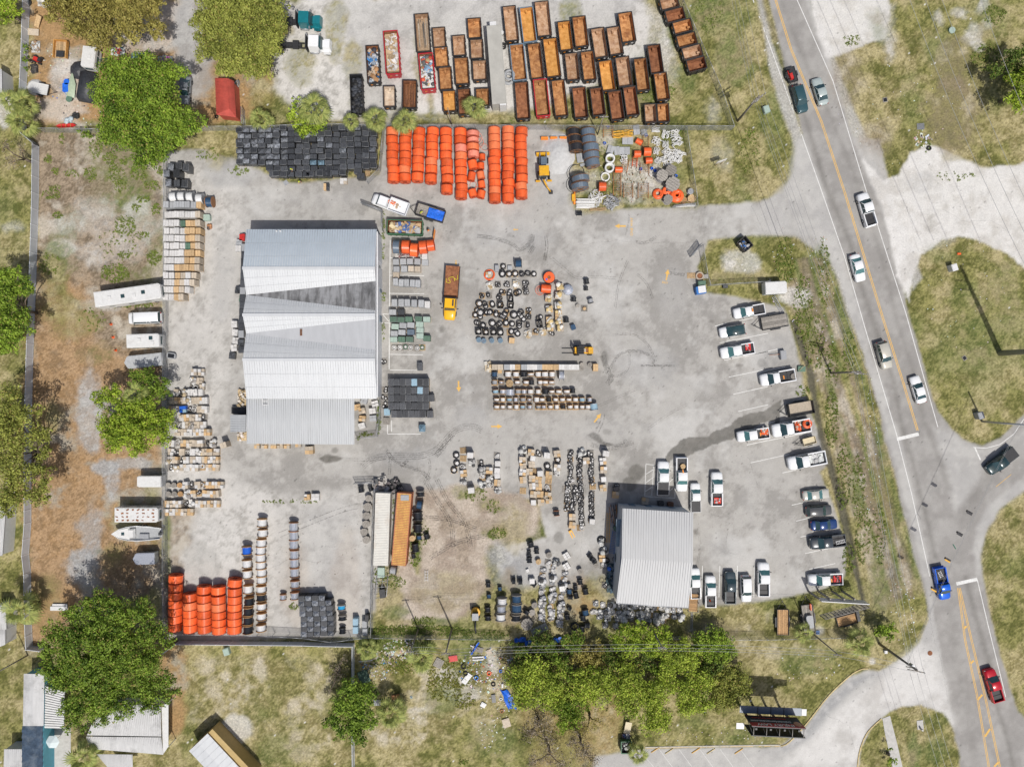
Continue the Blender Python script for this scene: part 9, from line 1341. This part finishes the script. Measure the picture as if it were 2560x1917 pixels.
for k,(x,y,l,w,rz)in enumerate([(880,950,4.6,1.3,90),(740,170,2.0,1.6,90),(1000,700,2.2,1.0,80),(1050,1080,2.4,1.6,90),(1280,1080,2.6,1.8,90),(1320,330,2.0,1.0,90),(1300,740,1.8,1.5,90),(1150,640,1.6,.8,85)]):
 T=tng('steel_rack',['long rusty ladder rack','rusty rod rack near the fence','low rusty rack','rusty tubular rack','open rusty rack with hoops','rusty rack by the tilted spool','collapsed rusty rack','orange tangled rack'][k]+' in the junk corner','rack',W('J',x,y,.6,0),R(rz));b=MB();mm=M['rust']if k!=7 else M['orange']
 for s_ in(-1,1):b.tube([(-l/2,s_*w/2,.7),(l/2,s_*w/2,.7)],.035,4);b.tube([(-l/2,s_*w/2,.1),(l/2,s_*w/2,.1)],.035,4)
 n=int(l/.3)
 for i in range(n):x_=-l/2+l*(i+.5)/n;b.tube([(x_,-w/2,.7),(x_,w/2,.7)],.025,4)
 for sx in(-1,1):
  for sy in(-1,1):b.tube([(sx*l/2,sy*w/2,0),(sx*l/2,sy*w/2,1.0)],.035,4)
 lk('rack_frame',b.mesh('rack_frame'),mm,T)
tag(lk('corner_rubble',heapm(17,8.5,0,.12,420,[(.4,.38,.34),(.22,.11,.05),(.5,.49,.45),(.2,.17,.1),(.18,.1,.05),(.1,.09,.07),(.12,.14,.06)],51,'bs',.33),SCRAP,None,Z3(W('J',1060,950),-.1)),kind='stuff')
for k,(x,y)in enumerate([(1240,755),(1410,745),(1460,780),(1780,858),(1320,240),(685,360),(735,110)]):put('bucket','blue plastic bucket in the junk corner, '+['centre','by the tall drum','second by the tall drum','between the grey drums','near the grey pipes','left by the weeds','under the fence'][k],'bucket',[('bucket',cch('bk_',lambda:MB().lathe([(.0,0),(.2,0),(.26,.4),(.22,.4),(.17,.05)],n=10).mesh('bucket')),M['bluec'])],W('J',x,y,.3,0),0,'blue buckets')
put('barrier_row','yellow and orange forklift post at the edge of the pipes','post',[('post',MB().cyl((.2,0,.3),.2,2.2,'y',10).mesh('post'),M['vesto']),('block',rbox(.5,1.2,.5,.05),M['yel'])],W('J',205,1190,.5,0));
for k in range(3):put('barrier','orange plastic road barrier at the north fence, '+['left','middle','right'][k],'barrier',[('barrier',cch('bar',lambda:MB().box((0,0,.45),(1.25,.45,.8),top=(.96,.4)).mesh('barrier')),M['vesto'])],W('20',282+80*k,1184-k*1,.9,0),0,'orange barriers by the gravel pile')
b=MB();g=random.Random(6);n=22;vs_=[]
for i in range(n+1):
 for j in range(n+1):u,v=i/n*2-1,j/n*2-1;rr_=math.hypot(u,v);vs_.append((u*2.9,v*3.6,max(0,(1-rr_**1.6))*1.1*(1+g.uniform(-.12,.12))-.02))
b.add(vs_,[(i*(n+1)+j,(i+1)*(n+1)+j,(i+1)*(n+1)+j+1,i*(n+1)+j+1)for i in range(n)for j in range(n)],True);tag(lk('gravel_pile',b.mesh('gravel_pile'),mat('pale_gravel',(.47,.47,.46),.9,.1,2,bump=.6),None,Z3(W('20',400,1330),0)),kind='stuff')
put('wire_cage','grey wire cages stacked at the end of the containers','cage',[('cage',MB().tube([(-1,-1.8,.8),(1,-1.5,.8),(1.3,2,.8),(-.6,2.1,.8),(-1,-1.8,.8)],.05,5).tube([(-1.2,-.8,.7),(1.2,-.6,.7)],.04,4).tube([(-1,0,.7),(1.2,.2,.7)],.04,4).tube([(-.8,1.0,.7),(1.3,1.2,.7)],.04,4).tube([(0,-1.8,.7),(.4,2.1,.7)],.04,4).mesh('cage'),M['steel'])],W('13',1075,110,.8,0));put('bin','black bin standing on the wire cages','bin',[('bin',rbox(1.0,1.5,1.1,.05),M['dsteel'])],W('13',1090,160,1,0),.15);put('flat_tote','pale flat tote below the cream container','tote',[('tote',rbox(1.2,1.7,.7,.1,.04),M['ltgreen'])],W('12',1078,1625,.7,0));put('wire_spools','dark crates jumbled above the orange container','crates',[('heap',heapm(2.2,2.4,.2,.9,24,[(.04,.04,.04),(.3,.28,.27),(.15,.13,.13)],52,'b',.8),SCRAP)],W('12',1195,880,.7,0),.5);put('wire_spools','grey crates and cartons at the container gate','crates',[('heap',heapm(2.6,2.2,.2,.9,26,[(.4,.38,.35),(.3,.28,.27),(.5,.42,.36),(.12,.12,.12)],53,'bp',.8),SCRAP)],W('12',1070,860,.7,0),.3)
for k,(x,y,la)in enumerate([(1035,905,'grey barrel by the cream container'),(1130,905,'brown grey barrel by the cream container')]):put('barrel',la,'barrel',[('barrel',MB().cyl((0,0,.4),.36,1.1,'x').mesh('barrel'),M['greyc'])],W('12',x,y,.5,0),.9)
put('tarped_vehicle','black tarp covering a car body beside the big tree','tarp',[('tarp',MB().add([(-1.4,-2.5,0),(1.4,-2.6,0),(1.5,2.6,0),(-1.3,2.6,0),(-1.1,-2.2,1.4),(1.1,-2.3,1.3),(1.2,2.3,1.5),(-1.0,2.3,1.4),(0,-2.2,1.6),(.1,2.3,1.7)],[(0,1,5,8,4),(1,2,6,5),(2,3,7,9,6),(3,0,4,7),(4,8,9,7),(8,5,6,9)],True).mesh('tarp'),M['tarpk'])],W('00',725,735,1.4,0),R(-8));put('tarped_heap','crumpled black tarp heap above the covered car','tarp',[('tarp',MB().lathe([(0,1.0),(.6,.9),(1.3,.5),(1.7,0)],n=9,smooth=False).mesh('tarp'),M['tarpk'])],W('00',660,590,.8,0));put('canoe_hull','pale green upturned boat hull beside the black tarp','boat',[('hull',MB().add([(0,2.3,.5),(-.9,0,.5),(-.8,-2,.5),(.6,-2.2,.5),(.7,.2,.5),(-.1,-.2,1.0),(-.1,-2.0,.9)],[(0,1,5),(1,2,6,5),(2,3,6),(3,4,5,6),(4,0,5)],True).mesh('hull'),mat('pale_green_hull',(.35,.42,.30),.5,.1,2))],W('00',608,730,.8,0),-.05);put('tarp_crate','square blue tarped crate by the boat hull','crate',[('crate',rbox(1.2,1.5,.8,.1),M['tarpb']),('bin',MB().cyl((.1,1.0,.4),.5,.8,n=14).mesh('bin'),M['tarpb'])],W('00',567,755,.8,0));put('round_table','dark green round table below the boat hull','table',[('tabletop',MB().cyl((0,0,.7),.55,.06,n=20).mesh('tabletop'),M['greenbox']),('leg',MB().cyl((0,0,.35),.05,.7).mesh('leg'),M['steel'])],W('00',595,855,.7,0))
T=tng('crate_trailer','orange sided wooden trailer with a black cover below the olive tree','trailer',W('00',520,425,.8,0),R(-4));lk('side',MB().box((-1.1,0,.7),(.1,3,.6)).box((1.1,0,.7),(.1,3,.6)).box((0,1.5,.7),(2.2,.1,.6)).mesh('side'),M['rust3'],T);[lk('plank',cch('cp',lambda:MB().box((0,0,.45),(.24,2.9,.05)).mesh('plank')),M['wood'],T,(-.95+.27*i,0,0))for i in range(8)];lk('cover',MB().box((.1,-.9,.95),(1.3,1.1,.06)).mesh('cover'),M['dsteel'],T)
trailer('white small boat trailer with a slatted deck at the left','00',350,768,-12,2.6,1.8,M['offw'],M['whitec'],.1);put('white_tarp','dirty white cover heap beside the slatted trailer','tarp',[('tarp',MB().lathe([(0,.8),(.8,.7),(1.3,.3),(1.5,0)],n=10,smooth=False).mesh('tarp'),M['offw'])],W('00',290,745,.5,0));T=tng('riding_mower','orange red garden tractor in the upper left lot','mower',W('00',315,512,.6,0),R(-20));lk('body',MB().box((0,0,.5),(1.3,.8,.5),top=(.8,.8)).mesh('body'),M['redp'],T);lk('seat',MB().box((.6,0,.7),(.5,.6,.4)).mesh('seat'),M['plastic'],T);whl(T,(-.5,.6),.5,.35);put('sheet_metal','pale bent sheet metal lying under the vinyl fence','sheet',[('sheet',MB().box((0,0,.3),(2.4,1.1,.05),rx=.1).mesh('sheet'),M['tcard'])],W('00',285,285),-.1);put('folded_table','tilted wooden panel propped at the upper left','panel',[('panel',MB().box((0,0,.5),(.9,2.0,.06),rx=.3).mesh('panel'),M['wood'])],W('00',325,185,.5,0),-.5);put('tyre','large black tyre at the top left by the fence','tyre',[('ring',MB().ring((0,0,.25),.5,.2,'z',22,8).mesh('ring'),M['tyre'])],W('00',245,30));T=put('canoe','red canoe leaning on the fence below the covered car','canoe',[('hull',MB().add([(-1.8,0,.5),(-1.2,-.35,.5),(1.2,-.35,.5),(1.8,0,.5),(1.2,.35,.5),(-1.2,.35,.5),(0,0,.15)],[(0,1,6),(1,2,6),(2,3,6),(3,4,6),(4,5,6),(5,0,6)],True).mesh('hull'),M['redp'])]+[('thwart',cch('thw',lambda:MB().box((0,0,.5),(.06,.7,.05)).mesh('thwart')),M['rust3'],(x_,0,0))for x_ in(-.8,0,.8)],W('00',565,1083,.6,0),.05)
for k,(x,y,w,l,m,sd)in enumerate([(1010,440,2.4,1.3,[(.6,.62,.6),(.1,.25,.3),(.5,.1,.08),(.3,.4,.5),(.1,.1,.1)],81),(1180,480,2.2,1.0,[(.05,.2,.5),(.3,.3,.3),(.5,.45,.3)],82),(1420,510,2.6,1.2,[(.3,.32,.35),(.4,.1,.35),(.5,.5,.5)],83),(880,535,1.8,1.6,[(.5,.33,.12),(.08,.08,.1)],84),(300,400,1.5,2.0,[(.5,.5,.48),(.3,.2,.12)],85),(290,590,1.2,1.4,[(.04,.04,.04),(.1,.09,.08)],86),(590,810,.8,1.0,[(.6,.6,.6),(.6,.2,.05),(.1,.3,.5)],87),(650,1000,1.0,.6,[(.04,.04,.04)],88),(590,1035,.9,.7,[(.5,.58,.62)],89),(380,20,2.5,1.2,[(.6,.58,.52),(.4,.38,.35)],90)]):put('junk_pile',['white and teal junk','blue bin junk','silver foil junk','plank and mat','pale scrap frame','black bag','small toy like junk','dark scrap','pale blue sheet','pale slab'][k]+' pile in the upper left lot'+[' above the tree',' by the tree top',' right of the tree top',' next to the camper',' along the fence',' below the tractor',' by the round table',' near the bottom fence',' near the canoe',' at the very top'][k],'junk',[('heap',heapm(w,l,.1,.5,22,m,sd,'bpg',.6),SCRAP)],W('00',x,y,.4,0))
vhc('sedan','grey old car mostly hidden under the big green tree','00',1590,770,-95,pmt('old_grey_paint',(.22,.24,.26),.5));pipes('aluminium frame scraps beside the red shed','00',2040,740,2.2,.8,7,80,'steel',40,.2);T=None
for k,(x,y)in enumerate([(1870,1010),(1950,1010),(1985,1010)]):put('tyre','black tyre at the foot of the red shed, '+['left','middle','right'][k],'tyre',[('ring',cch('ty_',lambda:MB().ring((0,0,.12),.24,.11,'z',16,6).mesh('ring')),M['tyre'])],W('00',x,y),0,'tyres by the red shed')
RB=[(1700,720,1.5,1.0,'redp','red rimmed white tray',.15),(1818,893,.9,2.0,'whitec','long white door panel',-.65),(1960,1120,.9,.8,'whitec','square white board',-.5),(1910,640,2.0,.9,'gwood','grey broken pallet near the fence',-.3),(2010,665,.9,.9,'tcard','tan box',.4),(1915,708,2.0,.25,'whitec','thin white plank',.05),(1915,730,1.9,.2,'whitec','second thin white plank',.05),(1575,760,1.5,1.6,'gwood','grey board stack beside the palm',-.5),(2160,1275,1.3,1.5,'tcard','pale folded carton with black tape',.3),(2050,1065,.7,1.4,'blackbox','black chair frame',.1),(1890,625,1.8,.15,'whitec','white pipe by the fence',-.4),(930,880,1.8,2.2,'greenbox','black framed dark green glass door',.35),(945,740,2.4,.15,'whitec','white rail among the weeds',.1),(1045,1100,1.3,1.0,'greyc','grey sheet on the round tree edge',0),(2125,955,.3,.7,'whitec','small white can',0),(1205,1050,1.4,.8,'brownst','brown crate in the shade',.2)]
for k,(x,y,w,l,m,la,a)in enumerate(RB):put('debris',la+' in the southern rubbish lot','debris',[('board',MB().box((0,0,.15),(w,l,.14)).box((0,0,.24),(w*.7,l*.75,.03)).mesh('board'),M[m])],W('13',x,y,.2,0),a)
for k,(x,y,r,m,la)in enumerate([(1790,785,.5,'tyre','black tyre upper left'),(1808,845,.45,'tyre','black tyre lower left'),(2010,843,.42,'orange','orange ring'),(1900,883,.42,'bluep','blue ring'),(2047,938,.42,'tyre','black ring'),(2112,1065,.3,'whitec','white ring'),(2120,1170,.35,'brownst','brown hoop'),(2110,825,.3,'bluec','blue tub'),(1340,1050,.22,'teal','pale blue pot'),(1390,630,.3,'teal','glass like dish')]):put('round_debris',la+' in the southern rubbish lot','debris',[('ring',MB().ring((0,0,.15),r*.75,r*.25,'z',18,6).mesh('ring'),M[m])],W('13',x,y))
b=MB();g=random.Random(8);vs_=[(-.9+.3*i+g.uniform(-.1,.1)+.25*j,1.6-.55*j+g.uniform(-.15,.15),.1+g.uniform(0,.35))for j in range(7)for i in range(6)];b.add(vs_,[(j*6+i,(j+1)*6+i,(j+1)*6+i+1,j*6+i+1)for j in range(6)for i in range(5)]);tag(lk('blue_tarp',b.mesh('blue_tarp'),M['tarpb'],None,Z3(W('13',2150,1065),0)),'torn bright blue tarp lying in the rubbish lot','tarp')
for k,(f,x,y,l,a)in enumerate([('23',70,550,2.0,.1),('23',165,575,2.2,0),('23',405,548,2.0,.2),('13',1890,625,2.6,1.0)]):b=MB();vs_=[(-l/2+l*i/5,(j-1)*.4+g.uniform(-.15,.15),.3+g.uniform(0,.4))for j in range(3)for i in range(6)];b.add(vs_,[(j*6+i,j*6+i+1,(j+1)*6+i+1,(j+1)*6+i)for j in range(2)for i in range(5)]);tag(lk('blue_tarp',b.mesh('blue_tarp'),M['tarpb'],None,Z3(W(f,x,y),0),a,scale=(1,.35 if k==3 else 1,1)),['left','middle','right','thin diagonal'][k]+' blue tarp strip along the fence by the thicket','tarp')
put('corrugated_sheet','pale corrugated sheet tilted over the first thicket tree','sheet',[('rib',cch('crr',lambda:MB().box((0,0,0),(.12,1.3,.06)).mesh('rib')),M['greybox'],(-1.4+.2*i,0,.5))for i in range(15)],W('Q',330,1310,.5,0),.45)
def litter(name,f,x,y,rx,ry,n,cols,seed,smax=.3):
 g=random.Random(seed);b=MB();b.cur=(.5,.5,.5);c=W(f,x,y)
 for i in range(n):
  a=g.random()*6.28;d=math.sqrt(g.random());p=W(f,x+math.cos(a)*d*rx,y+math.sin(a)*d*ry)-c;b.cur=tuple(v*g.uniform(.8,1.1)for v in g.choice(cols));s_=g.uniform(.05,smax);b.box((p.x,p.y,.05),(s_,s_*g.uniform(.4,1.6),.05),g.random()*3)
 tag(lk(name,b.mesh(name),SCRAP,None,Z3(c,0)),kind='stuff')
WC=[(.65,.65,.63),(.6,.58,.52),(.7,.7,.7),(.5,.4,.3)];JC=WC*3+[(.05,.2,.5),(.5,.12,.05),(.1,.1,.1),(.3,.25,.2),(.35,.3,.25),(.2,.18,.15),(.4,.35,.3)]
litter('litter','13',2000,820,250,200,300,JC,1,.28);litter('litter','13',2050,1250,140,300,110,WC,2,.2);litter('litter','13',1060,760,170,140,240,JC,3,.26);litter('litter','13',1250,640,150,90,180,WC+[(.35,.3,.3)],4,.35);litter('litter','31',150,800,140,500,60,WC,5,.16);litter('litter','31',450,1000,120,700,90,WC,6,.16);litter('litter','32',850,700,120,800,110,WC,7,.16);litter('litter','33',1150,300,120,300,60,WC,8,.2);litter('litter','33',350,800,300,140,40,WC,9,.18);litter('litter','31',1700,900,350,500,50,WC,10,.14);litter('litter','30',1200,1000,600,500,70,WC,11,.16);litter('litter','30',1330,1200,70,80,40,WC,12,.4);litter('litter','23',1700,1400,500,100,60,WC,13,.15);litter('litter','00',600,750,400,400,200,JC,14,.2);litter('litter','02',1680,60,100,30,40,[(.4,.22,.1)],15,.2);litter('litter','12',900,1450,800,400,120,[(.12,.11,.1),(.3,.28,.25)],16,.12)
for k,(f,x,y,la)in enumerate([('30',1385,1282,'black tilted tyre on the pale lot edge'),('31',1645,535,'orange marker lying in the island grass'),('03',515,285,'stack of white sheets on the fence corner'),('33',1008,658,'white box near the leaning pole'),('33',1312,1290,'round pale concrete pad with a post')]):put('small_object',la,['tyre','marker','sheets','box','pad'][k],[('part',[MB().ring((0,0,.15),.3,.14),MB().box((0,0,.1),(.6,.3,.15)),MB().box((0,0,.2),(3.0,.7,.1)).box((.2,.5,.3),(2.6,.7,.08)).box((0,.2,.4),(2.6,.5,.08)),MB().box((0,0,.2),(.5,.5,.4)),MB().box((0,0,.03),(1.1,1.6,.06),.1).cyl((0,-.6,.4),.16,.8)][k].mesh('part'),[M['tyre'],M['orange'],M['whitec'],M['whitec'],M['concrete']][k])],W(f,x,y),0)
